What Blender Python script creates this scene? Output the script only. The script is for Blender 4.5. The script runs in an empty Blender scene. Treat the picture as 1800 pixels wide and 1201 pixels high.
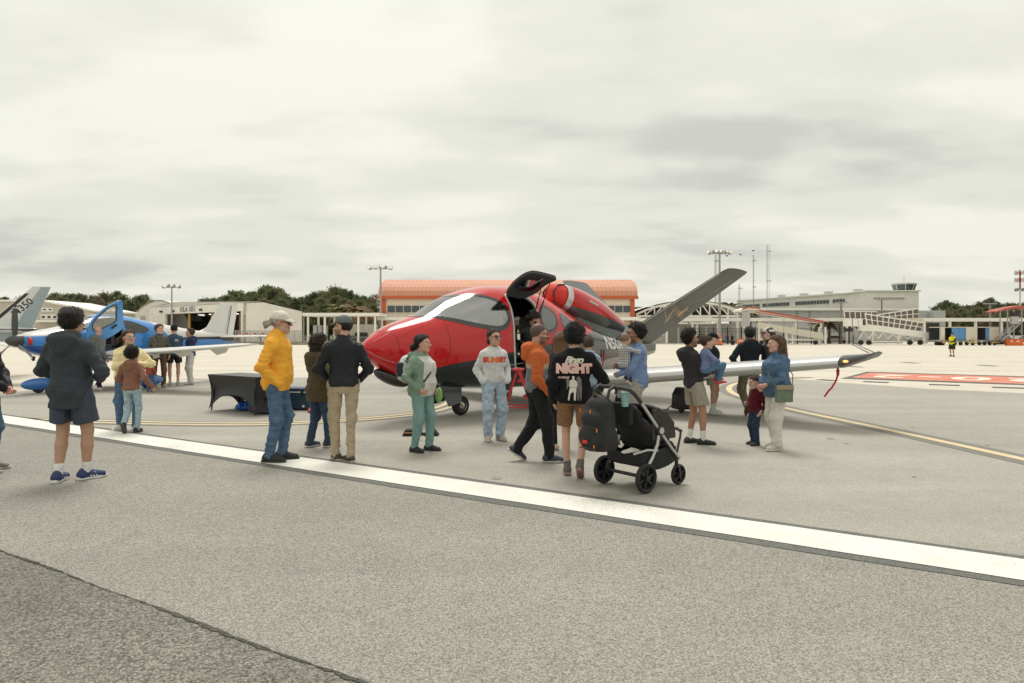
import bpy, bmesh, math, random
import numpy as np
from mathutils import Vector, Matrix, Euler
R = math.radians
random.seed(7); RNG = np.random.default_rng(7)
SC = bpy.context.scene
COL = SC.collection

# ------------------------------------------------------------------ camera
EYE = 1.57; FPX = 1200.0; HZ = 589.0        # eye height, focal length and horizon in photo pixels
cam_data = bpy.data.cameras.new('camera')
cam_data.lens = 24.0; cam_data.sensor_width = 36.0; cam_data.sensor_fit = 'HORIZONTAL'
cam_data.shift_y = -(600.5 - HZ) / 1800.0
cam_data.clip_start = 0.1; cam_data.clip_end = 6000
cam = bpy.data.objects.new('camera', cam_data); COL.objects.link(cam)
cam.location = (0, 0, EYE); cam.rotation_euler = (R(90), 0, 0)
SC.camera = cam
SC.view_settings.view_transform = 'Standard'; SC.view_settings.look = 'None'
SC.view_settings.gamma = 1.0; SC.view_settings.use_curve_mapping = False
SC.view_settings.exposure = 0.58

# ------------------------------------------------------------------ overcast sky
SUN_EL, SUN_AZ = R(64), R(350)               # azimuth clockwise from +Y: beyond the jet, veiled by cloud
world = bpy.data.worlds.new('World'); SC.world = world; world.use_nodes = True
def build_sky():
    nt = world.node_tree; N = nt.nodes; L = nt.links; N.clear()
    def nd(t, **k):
        n = N.new(t)
        for a, b in k.items(): setattr(n, a, b)
        return n
    def math_(op, a, b=None, clamp=False):
        n = nd('ShaderNodeMath', operation=op, use_clamp=clamp)
        for i, v in enumerate((a, b)):
            if v is None: continue
            if isinstance(v, (int, float)): n.inputs[i].default_value = v
            else: L.new(v, n.inputs[i])
        return n.outputs[0]
    tc = nd('ShaderNodeTexCoord'); sep = nd('ShaderNodeSeparateXYZ'); L.new(tc.outputs['Generated'], sep.inputs[0])
    z = math_('MAXIMUM', sep.outputs[2], 0.0)
    den = math_('ADD', z, 0.16)
    u = math_('DIVIDE', sep.outputs[0], den); v = math_('DIVIDE', sep.outputs[1], den)
    cmb = nd('ShaderNodeCombineXYZ'); L.new(math_('MULTIPLY', u, 0.62), cmb.inputs[0]); L.new(v, cmb.inputs[1])
    def noise(scale, detail, rough, off, dist=0.0):
        mp = nd('ShaderNodeMapping'); mp.inputs['Location'].default_value = off; L.new(cmb.outputs[0], mp.inputs[0])
        n = nd('ShaderNodeTexNoise'); L.new(mp.outputs[0], n.inputs['Vector'])
        n.inputs['Scale'].default_value = scale; n.inputs['Detail'].default_value = detail
        n.inputs['Roughness'].default_value = rough; n.inputs['Distortion'].default_value = dist
        return n.outputs[0]
    n1 = noise(1.05, 4.0, 0.48, (5.6, 3.2, 0.0), 0.15); n2 = noise(2.9, 5.0, 0.50, (7.4, 2.2, 1.0), 0.1)
    s = math_('ADD', math_('MULTIPLY', n1, 0.66), math_('MULTIPLY', n2, 0.34))
    ramp = nd('ShaderNodeValToRGB'); L.new(s, ramp.inputs[0])
    e = ramp.color_ramp.elements; ramp.color_ramp.interpolation = 'EASE'
    e[0].position = 0.36; e[0].color = (0.415, 0.416, 0.375, 1)
    e[1].position = 0.60; e[1].color = (0.615, 0.608, 0.538, 1)
    m = e.new(0.485); m.color = (0.535, 0.532, 0.476, 1)
    # an overcast dome is brighter overhead than along the horizon
    grad = math_('ADD', math_('MULTIPLY', z, 0.30), 0.96)
    mul = nd('ShaderNodeVectorMath', operation='SCALE'); L.new(ramp.outputs[0], mul.inputs[0]); L.new(grad, mul.inputs['Scale'])
    sky = nd('ShaderNodeTexSky', sky_type='NISHITA'); sky.sun_disc = False
    sky.sun_elevation = SUN_EL; sky.sun_rotation = SUN_AZ
    b1 = nd('ShaderNodeBackground'); L.new(mul.outputs[0], b1.inputs[0]); b1.inputs[1].default_value = 1.0
    b2 = nd('ShaderNodeBackground'); L.new(sky.outputs[0], b2.inputs[0]); b2.inputs[1].default_value = 0.05
    mix = nd('ShaderNodeMixShader'); mix.inputs[0].default_value = 0.05      # cloud cover hides nearly all of the blue
    L.new(b1.outputs[0], mix.inputs[1]); L.new(b2.outputs[0], mix.inputs[2])
    out = nd('ShaderNodeOutputWorld'); L.new(mix.outputs[0], out.inputs[0])
build_sky()
sun_data = bpy.data.lights.new('sun', 'SUN'); sun_data.energy = 1.5; sun_data.angle = R(26); sun_data.color = (1.0, 0.965, 0.90)
sun = bpy.data.objects.new('sun', sun_data); COL.objects.link(sun)
sd = Vector((math.sin(SUN_AZ) * math.cos(SUN_EL), math.cos(SUN_AZ) * math.cos(SUN_EL), math.sin(SUN_EL)))
sun.rotation_euler = sd.to_track_quat('Z', 'Y').to_euler()

# ------------------------------------------------------------------ helpers
def gp(px, py):
    """ground point seen at a photo pixel"""
    d = FPX * EYE / (py - HZ)
    return Vector(((px - 900) / FPX * d, d, 0.0))
def at(px, py, d):
    """point at depth d seen at a photo pixel"""
    return Vector(((px - 900) / FPX * d, d, EYE - (py - HZ) / FPX * d))

_mats = {}
def M(name, col, rough=0.6, metal=0.0, var=0.0, vscale=8.0, bump=0.0, bscale=60.0, coat=0.0, sheen=0.0, spec=0.5, crease=0.0, cscale=9.0,
      emit=None, estr=0.0, alpha=None, trans=0.0, detail=4.0, stretch=(1, 1, 1), attr=None):
    if name in _mats: return _mats[name]
    m = bpy.data.materials.new(name); m.use_nodes = True; nt = m.node_tree; N = nt.nodes; L = nt.links
    b = N['Principled BSDF']; b.inputs['Base Color'].default_value = (*col, 1)
    b.inputs['Roughness'].default_value = rough; b.inputs['Metallic'].default_value = metal
    b.inputs['Specular IOR Level'].default_value = spec
    if coat: b.inputs['Coat Weight'].default_value = coat; b.inputs['Coat Roughness'].default_value = 0.04
    if sheen: b.inputs['Sheen Weight'].default_value = sheen
    if trans: b.inputs['Transmission Weight'].default_value = trans
    if emit: b.inputs['Emission Color'].default_value = (*emit, 1); b.inputs['Emission Strength'].default_value = estr
    if alpha is not None: b.inputs['Alpha'].default_value = alpha
    src = None
    if attr:
        a = N.new('ShaderNodeAttribute'); a.attribute_name = attr; src = a.outputs['Color']
        L.new(src, b.inputs['Base Color'])
    if var or bump or crease:
        tc = N.new('ShaderNodeTexCoord'); mp = N.new('ShaderNodeMapping'); mp.inputs['Scale'].default_value = stretch
        L.new(tc.outputs['Object'], mp.inputs[0])
    if var:
        n = N.new('ShaderNodeTexNoise'); n.inputs['Scale'].default_value = vscale; n.inputs['Detail'].default_value = detail
        L.new(mp.outputs[0], n.inputs['Vector'])
        mr = N.new('ShaderNodeMapRange'); mr.inputs['From Min'].default_value = 0.3; mr.inputs['From Max'].default_value = 0.7
        mr.inputs['To Min'].default_value = 1 - var; mr.inputs['To Max'].default_value = 1 + var; L.new(n.outputs[0], mr.inputs[0])
        sc = N.new('ShaderNodeVectorMath'); sc.operation = 'SCALE'
        if src is not None: L.new(src, sc.inputs[0])
        else: sc.inputs[0].default_value = col
        L.new(mr.outputs[0], sc.inputs['Scale']); L.new(sc.outputs[0], b.inputs['Base Color'])
    if bump:
        n2 = N.new('ShaderNodeTexNoise'); n2.inputs['Scale'].default_value = bscale; n2.inputs['Detail'].default_value = 3
        L.new(mp.outputs[0], n2.inputs['Vector'])
        bp = N.new('ShaderNodeBump'); bp.inputs['Strength'].default_value = bump; bp.inputs['Distance'].default_value = 0.02
        L.new(n2.outputs[0], bp.inputs['Height']); L.new(bp.outputs[0], b.inputs['Normal'])
    if crease:      # cloth creases: sharp valleys between soft ridges
        n3 = N.new('ShaderNodeTexNoise'); n3.inputs['Scale'].default_value = cscale; n3.inputs['Detail'].default_value = 2.5; n3.inputs['Distortion'].default_value = 0.9; n3.inputs['Roughness'].default_value = .55
        L.new(mp.outputs[0], n3.inputs['Vector']); a1 = N.new('ShaderNodeMath'); a1.operation = 'SUBTRACT'; L.new(n3.outputs[0], a1.inputs[0]); a1.inputs[1].default_value = .5
        a2 = N.new('ShaderNodeMath'); a2.operation = 'ABSOLUTE'; L.new(a1.outputs[0], a2.inputs[0]); a3 = N.new('ShaderNodeMath'); a3.operation = 'POWER'; L.new(a2.outputs[0], a3.inputs[0]); a3.inputs[1].default_value = .7
        b3 = N.new('ShaderNodeBump'); b3.inputs['Strength'].default_value = crease; b3.inputs['Distance'].default_value = .035; L.new(a3.outputs[0], b3.inputs['Height'])
        if bump: L.new(bp.outputs[0], b3.inputs['Normal'])
        L.new(b3.outputs[0], b.inputs['Normal'])
    _mats[name] = m
    return m

def link(o, parent=None):
    COL.objects.link(o)
    if parent is not None: o.parent = parent
    return o
def tag(o, label=None, cat=None, group=None, kind=None):
    if label: o['label'] = label
    if cat: o['category'] = cat
    if group: o['group'] = group
    if kind: o['kind'] = kind
    return o
def thing(name, label, cat, loc=(0, 0, 0), rz=0.0, group=None):
    o = bpy.data.objects.new(name, None); o.empty_display_size = 0.2
    COL.objects.link(o); o.location = loc; o.rotation_euler = (0, 0, rz)
    return tag(o, label, cat, group)
def copy_tree(o, parent=None):
    c = o.copy(); COL.objects.link(c); c.parent = parent
    for ch in o.children: copy_tree(ch, c)
    return c

class MB:
    """collects shapes, then links them as one mesh object"""
    def __init__(s): s.v = []; s.f = []
    def add(s, vs, fs):
        o = len(s.v); s.v += [tuple(map(float, p)) for p in vs]; s.f += [tuple(i + o for i in f) for f in fs]; return s
    def box(s, c, d, rz=0.0, rot=None):
        c = Vector(c); h = Vector(d) / 2
        m = rot if rot is not None else Matrix.Rotation(rz, 3, 'Z')
        vs = [c + m @ Vector((x * h.x, y * h.y, z * h.z)) for x in (-1, 1) for y in (-1, 1) for z in (-1, 1)]
        return s.add(vs, [(0, 1, 3, 2), (4, 6, 7, 5), (0, 4, 5, 1), (2, 3, 7, 6), (0, 2, 6, 4), (1, 5, 7, 3)])
    def bar(s, a, b, w, h=None, up=(0, 0, 1)):
        a = Vector(a); b = Vector(b); h = w if h is None else h
        d = (b - a); l = d.length; d.normalize()
        x = d.cross(Vector(up))
        if x.length < 1e-4: x = d.cross(Vector((1, 0, 0)))
        x.normalize(); u = x.cross(d)
        m = Matrix((x, d, u)).transposed()
        return s.box((a + b) / 2, (w, l, h), rot=m)
    def tube(s, pts, r, n=8, cap=True):
        pts = [Vector(p) for p in pts]; rs = r if isinstance(r, (list, tuple)) else [r] * len(pts)
        rings = []; prev = None
        for i, p in enumerate(pts):
            d = (pts[min(i + 1, len(pts) - 1)] - pts[max(i - 1, 0)]).normalized()
            if prev is None:
                x = d.cross(Vector((0, 0, 1)))
                if x.length < 1e-3: x = d.cross(Vector((1, 0, 0)))
            else: x = prev - d * prev.dot(d)
            x.normalize(); prev = x; y = d.cross(x)
            rings.append([p + (x * math.cos(2 * math.pi * k / n) + y * math.sin(2 * math.pi * k / n)) * rs[i] for k in range(n)])
        return s.loft(rings, cap)
    def loft(s, rings, cap=True, closed=True):
        n = len(rings[0]); vs = [p for r in rings for p in r]; fs = []
        for i in range(len(rings) - 1):
            for k in range(n if closed else n - 1):
                k2 = (k + 1) % n
                fs.append((i * n + k, i * n + k2, (i + 1) * n + k2, (i + 1) * n + k))
        if cap: fs.append(tuple(range(n - 1, -1, -1))); fs.append(tuple((len(rings) - 1) * n + k for k in range(n)))
        return s.add(vs, fs)
    def lathe(s, prof, c=(0, 0, 0), axis='Z', n=16):
        c = Vector(c); rings = []
        for r, h in prof:
            ring = []
            for k in range(n):
                a = 2 * math.pi * k / n; p = (r * math.cos(a), r * math.sin(a), h)
                if axis == 'Y': p = (p[0], p[2], -p[1])
                elif axis == 'X': p = (p[2], p[0], p[1])
                ring.append(c + Vector(p))
            rings.append(ring)
        return s.loft(rings)
    def prism(s, poly, a, b, f):
        """poly 2-D points, f(u, v, w) -> 3-D; extruded from w=a to w=b"""
        n = len(poly); vs = [f(u, v, a) for u, v in poly] + [f(u, v, b) for u, v in poly]
        fs = [tuple(range(n)), tuple(range(2 * n - 1, n - 1, -1))]
        fs += [(i, i + n, (i + 1) % n + n, (i + 1) % n) for i in range(n)]
        return s.add(vs, fs)
    def ellipsoid(s, c, r, n=12, m=8, rot=None):
        c = Vector(c); rings = []
        for i in range(m + 1):
            t = math.pi * i / m; q = max(math.sin(t), 1e-3)
            ring = []
            for k in range(n):
                a = 2 * math.pi * k / n; p = Vector((r[0] * q * math.cos(a), r[1] * q * math.sin(a), -r[2] * math.cos(t)))
                ring.append(c + (rot @ p if rot is not None else p))
            rings.append(ring)
        return s.loft(rings)
    def mesh(s, name, mat=None, smooth=False, angle=40, fix=True):
        me = bpy.data.meshes.new(name); me.from_pydata(s.v, [], s.f)
        if fix:
            bm = bmesh.new(); bm.from_mesh(me); bmesh.ops.recalc_face_normals(bm, faces=bm.faces); bm.to_mesh(me); bm.free()
        if mat is not None: me.materials.append(mat)
        if smooth:
            me.shade_smooth()
            if angle and angle < 180: me.set_sharp_from_angle(angle=R(angle))
        me.update(); return me
    def build(s, name, mat=None, parent=None, smooth=False, angle=40, bevel=0.0):
        o = bpy.data.objects.new(name, s.mesh(name, mat, smooth, angle)); link(o, parent)
        if bevel:
            md = o.modifiers.new('bevel', 'BEVEL'); md.width = bevel; md.segments = 2; md.limit_method = 'ANGLE'
        return o

def mesh_np(name, V, Fq, mat=None, smooth=True):
    """mesh from numpy vertices and an (n, 4) or (n, 3) face array"""
    me = bpy.data.meshes.new(name); V = np.asarray(V, np.float32); Fq = np.asarray(Fq, np.int32); k = Fq.shape[1]
    me.vertices.add(len(V)); me.vertices.foreach_set('co', V.ravel())
    me.loops.add(Fq.size); me.loops.foreach_set('vertex_index', Fq.ravel())
    me.polygons.add(len(Fq)); me.polygons.foreach_set('loop_start', np.arange(len(Fq), dtype=np.int32) * k)
    me.update(calc_edges=True)
    if mat is not None: me.materials.append(mat)
    if smooth: me.shade_smooth()
    return me
def obj(name, me, parent=None): return link(bpy.data.objects.new(name, me), parent)

def text_mesh(txt, size, mat=None, offset=0.0, shear=0.0, extrude=0.0, space=1.0, dens=0):
    cu = bpy.data.curves.new('txt', 'FONT'); cu.body = txt; cu.size = size; cu.align_x = 'CENTER'; cu.align_y = 'CENTER'
    cu.offset = offset; cu.shear = shear; cu.extrude = extrude; cu.space_character = space; cu.resolution_u = 3
    o = bpy.data.objects.new('txt', cu); me = bpy.data.meshes.new_from_object(o); bpy.data.objects.remove(o); bpy.data.curves.remove(cu)
    if dens:
        bm = bmesh.new(); bm.from_mesh(me)
        for _ in range(4):
            es = [e for e in bm.edges if e.calc_length() > dens]
            if not es: break
            bmesh.ops.subdivide_edges(bm, edges=es, cuts=1, use_grid_fill=False)
            bmesh.ops.triangulate(bm, faces=[f for f in bm.faces if len(f.verts) > 3])
        bm.to_mesh(me); bm.free()
    me.materials.clear()
    if mat: me.materials.append(mat)
    return me
def text_obj(name, txt, size, mat, loc, rot, parent=None, **k):
    o = obj(name, text_mesh(txt, size, mat, **k), parent); o.location = loc; o.rotation_euler = rot
    return o

# shared materials
m_tyre = M('tyre_rubber', (0.018, 0.018, 0.018), 0.75, bump=0.2, bscale=120)
m_alu = M('brushed_metal', (0.55, 0.55, 0.54), 0.35, metal=0.9)
m_whitepaint = M('gloss_white', (0.72, 0.71, 0.67), 0.3, coat=0.6)
m_blackpl = M('black_plastic', (0.018, 0.019, 0.020), 0.45, var=0.15)
m_dark = M('dark_grey_lining', (0.035, 0.042, 0.045), 0.7, var=0.1)
m_blackgl = M('gloss_black', (0.012, 0.013, 0.014), 0.15, coat=0.7)
m_redfab = M('red_fabric', (0.62, 0.030, 0.018), 0.65, var=0.12, vscale=14, bump=0.6, bscale=18)
m_line_dark = M('panel_seam', (0.05, 0.006, 0.006), 0.6)
m_copper = M('copper_stripe', (0.52, 0.27, 0.12), 0.3, metal=0.3, coat=0.5)
m_silver = M('silver_paint', (0.47, 0.47, 0.455), 0.38, metal=0.1, coat=0.35, var=0.03, vscale=1.5)
m_gun = M('gunmetal_paint', (0.052, 0.055, 0.055), 0.38, metal=0.0, coat=0.3)
# ================================================================== the ground and its markings
def ground_mat(name, base, speck, sc1=85.0, dark=None, bump=0.5, patch=0.12, rough=0.9, streak=0.0):
    m = bpy.data.materials.new(name); m.use_nodes = True; nt = m.node_tree; N = nt.nodes; L = nt.links
    b = N['Principled BSDF']; b.inputs['Roughness'].default_value = rough; b.inputs['Specular IOR Level'].default_value = 0.25
    tc = N.new('ShaderNodeTexCoord')
    def noise(scale, det=3.0, vec=None, rough_=0.55):
        n = N.new('ShaderNodeTexNoise'); n.inputs['Scale'].default_value = scale; n.inputs['Detail'].default_value = det
        n.inputs['Roughness'].default_value = rough_; L.new(vec or tc.outputs['Object'], n.inputs['Vector']); return n
    def mr(src, a, b_, lo, hi):
        k = N.new('ShaderNodeMapRange'); L.new(src, k.inputs[0])
        for i, x in zip(('From Min', 'From Max', 'To Min', 'To Max'), (a, b_, lo, hi)): k.inputs[i].default_value = x
        return k.outputs[0]
    def mul(a, c):
        k = N.new('ShaderNodeMath'); k.operation = 'MULTIPLY'; L.new(a, k.inputs[0]); L.new(c, k.inputs[1]); return k.outputs[0]
    vor = N.new('ShaderNodeTexVoronoi'); vor.inputs['Scale'].default_value = sc1; L.new(tc.outputs['Object'], vor.inputs['Vector'])
    sepc = N.new('ShaderNodeSeparateColor'); L.new(vor.outputs['Color'], sepc.inputs[0])
    stone = mr(sepc.outputs[0], 0, 1, 1 - speck, 1 + speck)
    gaps = mr(vor.outputs['Distance'], 0.25, 0.75, 1.0, 1 - speck * 0.8)
    fine = mr(noise(sc1 * 2.4, 2).outputs[0], 0.3, 0.7, 1 - speck * .5, 1 + speck * .5)
    big = mr(noise(0.35, 5).outputs[0], 0.3, 0.7, 1 - patch, 1 + patch)
    mid = mr(noise(3.1, 4).outputs[0], 0.3, 0.7, 1 - patch * .5, 1 + patch * .5)
    f = mul(mul(stone, gaps), mul(mul(big, mid), fine))
    if streak:
        mp = N.new('ShaderNodeMapping'); mp.inputs['Scale'].default_value = (0.05, 0.9, 1); L.new(tc.outputs['Object'], mp.inputs[0])
        f = mul(f, mr(noise(1.0, 5, mp.outputs[0]).outputs[0], 0.35, 0.65, 1 - streak, 1 + streak * .5))
    sc = N.new('ShaderNodeVectorMath'); sc.operation = 'SCALE'; sc.inputs[0].default_value = base
    L.new(f, sc.inputs['Scale']); L.new(sc.outputs[0], b.inputs['Base Color'])
    bp = N.new('ShaderNodeBump'); bp.inputs['Strength'].default_value = bump; bp.inputs['Distance'].default_value = 0.006
    L.new(vor.outputs['Distance'], bp.inputs['Height']); bp.invert = True; L.new(bp.outputs[0], b.inputs['Normal'])
    return m
m_asph = ground_mat('asphalt_weathered', (0.352, 0.334, 0.292), 0.40, sc1=120, bump=0.5, patch=0.07, streak=0.05)
m_asph2 = ground_mat('asphalt_rough', (0.25, 0.238, 0.202), 0.50, sc1=80, bump=0.9, patch=0.16)
m_asph3 = ground_mat('asphalt_apron', (0.40, 0.38, 0.332), 0.22, sc1=110, bump=0.35, patch=0.08, streak=0.10)
m_conc = ground_mat('apron_concrete', (0.61, 0.56, 0.475), 0.06, sc1=40, bump=0.1, patch=0.06, streak=0.07)
m_grass = M('far_grass', (0.09, 0.10, 0.05), 0.95, var=0.3, vscale=0.5)

def sheet(name, pts, z, mat, label=None):
    mb = MB(); mb.add([(p[0], p[1], z) for p in pts], [tuple(range(len(pts)))])
    o = mb.build(name, mat); tag(o, kind='structure'); return o
# one sheet to the horizon, then each surface 4 mm over the one below
sheet('ground', [(-3000, -60), (3000, -60), (3000, 4500), (-3000, 4500)], -0.012, m_grass)
sheet('apron', [(-160, -30), (170, -30), (170, 150), (-160, 150)], -0.008, m_conc)
def jag(a, b, n, amp, seed):
    rr = random.Random(seed); a = Vector(a); b = Vector(b); d = (b - a).normalized(); nrm = Vector((-d.y, d.x, 0))
    return [a.lerp(b, i / n) + nrm * (rr.uniform(-amp, amp) + amp * 1.5 * math.sin(i * .21 + seed)) for i in range(n + 1)]
# asphalt field nearer than the concrete apron: its far edge runs from the left (behind the blue aeroplane) to the right
edge = [gp(0, 690), gp(300, 672), gp(700, 657), gp(1100, 652), gp(1250, 657), gp(1420, 668), gp(1640, 684), gp(1800, 691), gp(2300, 720)]
e0 = [Vector((-40, 20.5, 0))] + [edge[0]] + edge[1:]
sheet('taxiway', [(-40, -25, 0), (40, -25, 0)] + [(e.x, e.y, 0) for e in reversed(e0)], -0.004, m_asph3)
# white edge line and the darker sealed strips each side of it
def band(name, a0, a1, b0, b1, z, mat, ext=1.0):
    """strip between two straight edges, each given by two ground points"""
    def grow(p, q): d = (q - p); return p - d * ext, q + d * ext
    a0, a1 = grow(a0, a1); b0, b1 = grow(b0, b1)
    return sheet(name, [a0, a1, b1, b0], z, mat)
wl0, wl1 = gp(0, 730), gp(1800, 985)
wh0, wh1 = gp(0, 745), gp(1800, 1017)
ldir = (wl1 - wl0).normalized(); lnor = Vector((-ldir.y, ldir.x, 0))
if lnor.y > 0: lnor = -lnor                    # towards the camera
def worn_paint(name, col, under, amount=.56, sc=55.0):
    """road paint worn through to the stones in places"""
    m = M(name, col, .78, var=.07, vscale=2.5, bump=.25, bscale=90); nt = m.node_tree; N = nt.nodes; L = nt.links; b = N['Principled BSDF']; src = b.inputs['Base Color'].links[0].from_socket
    tc = N.new('ShaderNodeTexCoord'); n1 = N.new('ShaderNodeTexNoise'); n1.inputs['Scale'].default_value = sc; n1.inputs['Detail'].default_value = 4; n2 = N.new('ShaderNodeTexNoise'); n2.inputs['Scale'].default_value = .9; n2.inputs['Detail'].default_value = 5
    for n in (n1, n2): L.new(tc.outputs['Object'], n.inputs['Vector'])
    a = N.new('ShaderNodeMath'); a.operation = 'MULTIPLY'; L.new(n1.outputs[0], a.inputs[0]); a.inputs[1].default_value = .55; c = N.new('ShaderNodeMath'); c.operation = 'MULTIPLY_ADD'; L.new(n2.outputs[0], c.inputs[0]); c.inputs[1].default_value = .45; L.new(a.outputs[0], c.inputs[2])
    r = N.new('ShaderNodeMapRange'); r.inputs['From Min'].default_value = amount; r.inputs['From Max'].default_value = amount + .06; L.new(c.outputs[0], r.inputs[0]); k = N.new('ShaderNodeMath'); k.operation = 'MULTIPLY'; L.new(r.outputs[0], k.inputs[0]); k.inputs[1].default_value = .7
    mx = N.new('ShaderNodeMix'); mx.data_type = 'RGBA'; L.new(k.outputs[0], mx.inputs[0]); L.new(src, mx.inputs[6]); mx.inputs[7].default_value = (*under, 1); L.new(mx.outputs[2], b.inputs['Base Color']); return m
m_line = worn_paint('white_line_paint', (0.74, 0.72, 0.655), (.42, .40, .35), .575)
m_seal = ground_mat('sealed_strip', (0.165, 0.168, 0.155), 0.26, sc1=90, bump=0.4, patch=0.06)
def lined(name, p, w0, w1, l0, l1, z, mat, amp=0.006, seed=1):
    n = 260; a = p + ldir * l0; b = p + ldir * l1
    e1 = jag(a + lnor * w0, b + lnor * w0, n, amp, seed); e2 = jag(a + lnor * w1, b + lnor * w1, n, amp, seed + 9)
    mb = MB(); mb.add([(q.x, q.y, z) for q in e1] + [(q.x, q.y, z) for q in e2], [(i, i + 1, n + 2 + i, n + 1 + i) for i in range(n)])
    o = mb.build(name, mat); tag(o, kind='structure'); return o
LW = abs((wh0 - wl0).dot(lnor)); LW = 0.5 * (LW + abs((wh1 - wl1).dot(lnor)))
# near asphalt: the strip on the camera's side of the white line, then the rough older surface at lower left
n1 = jag(wl0 + lnor * (LW / 2) - ldir * 30, wl0 + lnor * (LW / 2) + ldir * 45, 2, 0, 1)
sheet('near_taxiway', [n1[0], n1[-1], n1[-1] + lnor * 30, n1[0] + lnor * 30], 0.0, m_asph)
lined('sealed_strip', wl0, -0.11, LW + 0.13, -30, 45, 0.004, m_seal, 0.008, 3)
lined('edge_line', wl0, 0.0, LW, -30, 45, 0.008, m_line, 0.004, 5)
pa, pb = gp(0, 970), gp(560, 1178)
dd = (pb - pa).normalized(); pe = jag(pa - dd * 8, pb + dd * 8, 420, 0.005, 12)
nn = Vector((-dd.y, dd.x, 0)); nn = nn if nn.y < 0 else -nn
sheet('rough_shoulder', [*pe, pe[-1] + nn * 14, pe[0] + nn * 14], 0.012, m_asph2)
m_joint = ground_mat('crumbled_joint', (0.105, 0.100, 0.082), 0.4, sc1=70, bump=0.8, patch=0.3)
rj = random.Random(4); wid = [max(0.004, 0.010 + 0.012 * math.sin(i * .13) * math.sin(i * .047 + 1) + rj.uniform(-.008, .010)) for i in range(len(pe))]
mb = MB(); n = len(pe) - 1
mb.add([(p.x - nn.x * w * .5, p.y - nn.y * w * .5, 0.016) for p, w in zip(pe, wid)] + [(p.x + nn.x * w, p.y + nn.y * w, 0.016) for p, w in zip(pe, wid)], [(i, i + 1, n + 2 + i, n + 1 + i) for i in range(n)])
tag(mb.build('crumbled_joint', m_joint), kind='structure')

def smooth_path(pts, n=14):
    pts = [Vector(p) for p in pts]; out = []
    P = [pts[0] * 2 - pts[1]] + pts + [pts[-1] * 2 - pts[-2]]
    for i in range(1, len(P) - 2):
        for k in range(n):
            t = k / n; a, b, c, d = P[i - 1:i + 3]
            out.append(0.5 * ((2 * b) + (c - a) * t + (2 * a - 5 * b + 4 * c - d) * t * t + (3 * b - a - 3 * c + d) * t ** 3))
    return out + [pts[-1]]
def stripe(name, path, w, z, mat, off=0.0, path_is_smooth=False):
    path = path if path_is_smooth else smooth_path(path); A, B = [], []
    for i, p in enumerate(path):
        d = (path[min(i + 1, len(path) - 1)] - path[max(i - 1, 0)]); d.z = 0; d.normalize(); nr = Vector((-d.y, d.x, 0))
        A.append(p + nr * (off - w / 2)); B.append(p + nr * (off + w / 2))
    n = len(path); mb = MB(); mb.add([(q.x, q.y, z) for q in A] + [(q.x, q.y, z) for q in B], [(i, i + 1, n + i + 1, n + i) for i in range(n - 1)])
    o = mb.build(name, mat); tag(o, kind='structure'); return o
m_yel = worn_paint('yellow_line_paint', (0.66, 0.53, 0.33), (.40, .37, .30), .55, 70)
m_seal2 = ground_mat('line_border', (0.24, 0.235, 0.21), 0.18, sc1=110, bump=0.3, patch=0.06)
ylp = [gp(20, 738), gp(160, 741), gp(300, 744.5), gp(440, 745.5), gp(560, 741.5), gp(660, 735), gp(740, 726), gp(785, 714), gp(800, 703), gp(790, 694), gp(740, 686)]
stripe('line_border', ylp, 0.62, 0.0, m_seal2)
stripe('taxi_line', ylp, 0.13, 0.004, m_yel, -0.13); stripe('taxi_line', ylp, 0.13, 0.004, m_yel, 0.13)
yrp = [gp(1420, 663), gp(1345, 667), gp(1300, 673), gp(1282, 681), gp(1290, 692), gp(1330, 705), gp(1400, 722), gp(1500, 743), gp(1650, 775), gp(1800, 808), gp(2000, 853), gp(2600, 988), gp(3800, 1258)]
stripe('line_border', yrp, 0.55, 0.0, m_seal2); stripe('taxi_line', yrp, 0.17, 0.004, m_yel)
flp = [gp(150, 642), gp(330, 643), gp(520, 642), gp(640, 640)]
stripe('taxi_line', flp, 0.14, 0.004, m_yel)
# red surface-painted location panel, its figures upside down from here
m_red = worn_paint('red_panel_paint', (0.60, 0.18, 0.11), (.55, .40, .32), .52, 9)
m_wht = M('panel_white_paint', (0.78, 0.72, 0.62), 0.8, var=0.06, vscale=2)
m_black = M('panel_black_paint', (0.10, 0.10, 0.095), 0.85, var=0.1, vscale=2)
rp = [gp(1495, 664), gp(1530, 655.5), gp(2100, 672), gp(2150, 688)]
sheet('panel_border', [gp(1478, 665.5), gp(1524, 653.5), gp(2120, 671), gp(2170, 690)], 0.0, m_black)
sheet('painted_panel', rp, 0.004, m_red)
def gtext(txt, size, c, xdir, z, mat, stretch=1.0):
    me = text_mesh(txt, size, mat, offset=0.05, dens=0); o = obj('painted_figure', me); tag(o, kind='structure')
    o.location = (c.x, c.y, z); o.rotation_euler = (0, 0, math.atan2(xdir.y, xdir.x)); o.scale = (1, stretch, 1)
    return o
pdir = (gp(2100, 680) - gp(1512, 659.5)).normalized()
for ch, px, py in (('2', 1565, 661.5), ('-', 1632, 663.3), ('0', 1708, 665.6), ('2', 1806, 668.5)):
    gtext(ch, 2.5, gp(px, py), -pdir, 0.008, m_wht, 1.15)
for px, py, w in ((1540, 672, 44), (1660, 677, 54), (1775, 682, 62), (1454, 668.5, 30), (1600, 638, 26), (1735, 643, 30), (1500, 645, 30)):
    a, b = gp(px - w / 2, py - 1.2), gp(px + w / 2, py + .6); d = (b - a).normalized(); nr = Vector((-d.y, d.x, 0)) * 0.22
    sheet('painted_dash', [a - nr, b - nr, b + nr, a + nr], 0.004, m_black)
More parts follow.
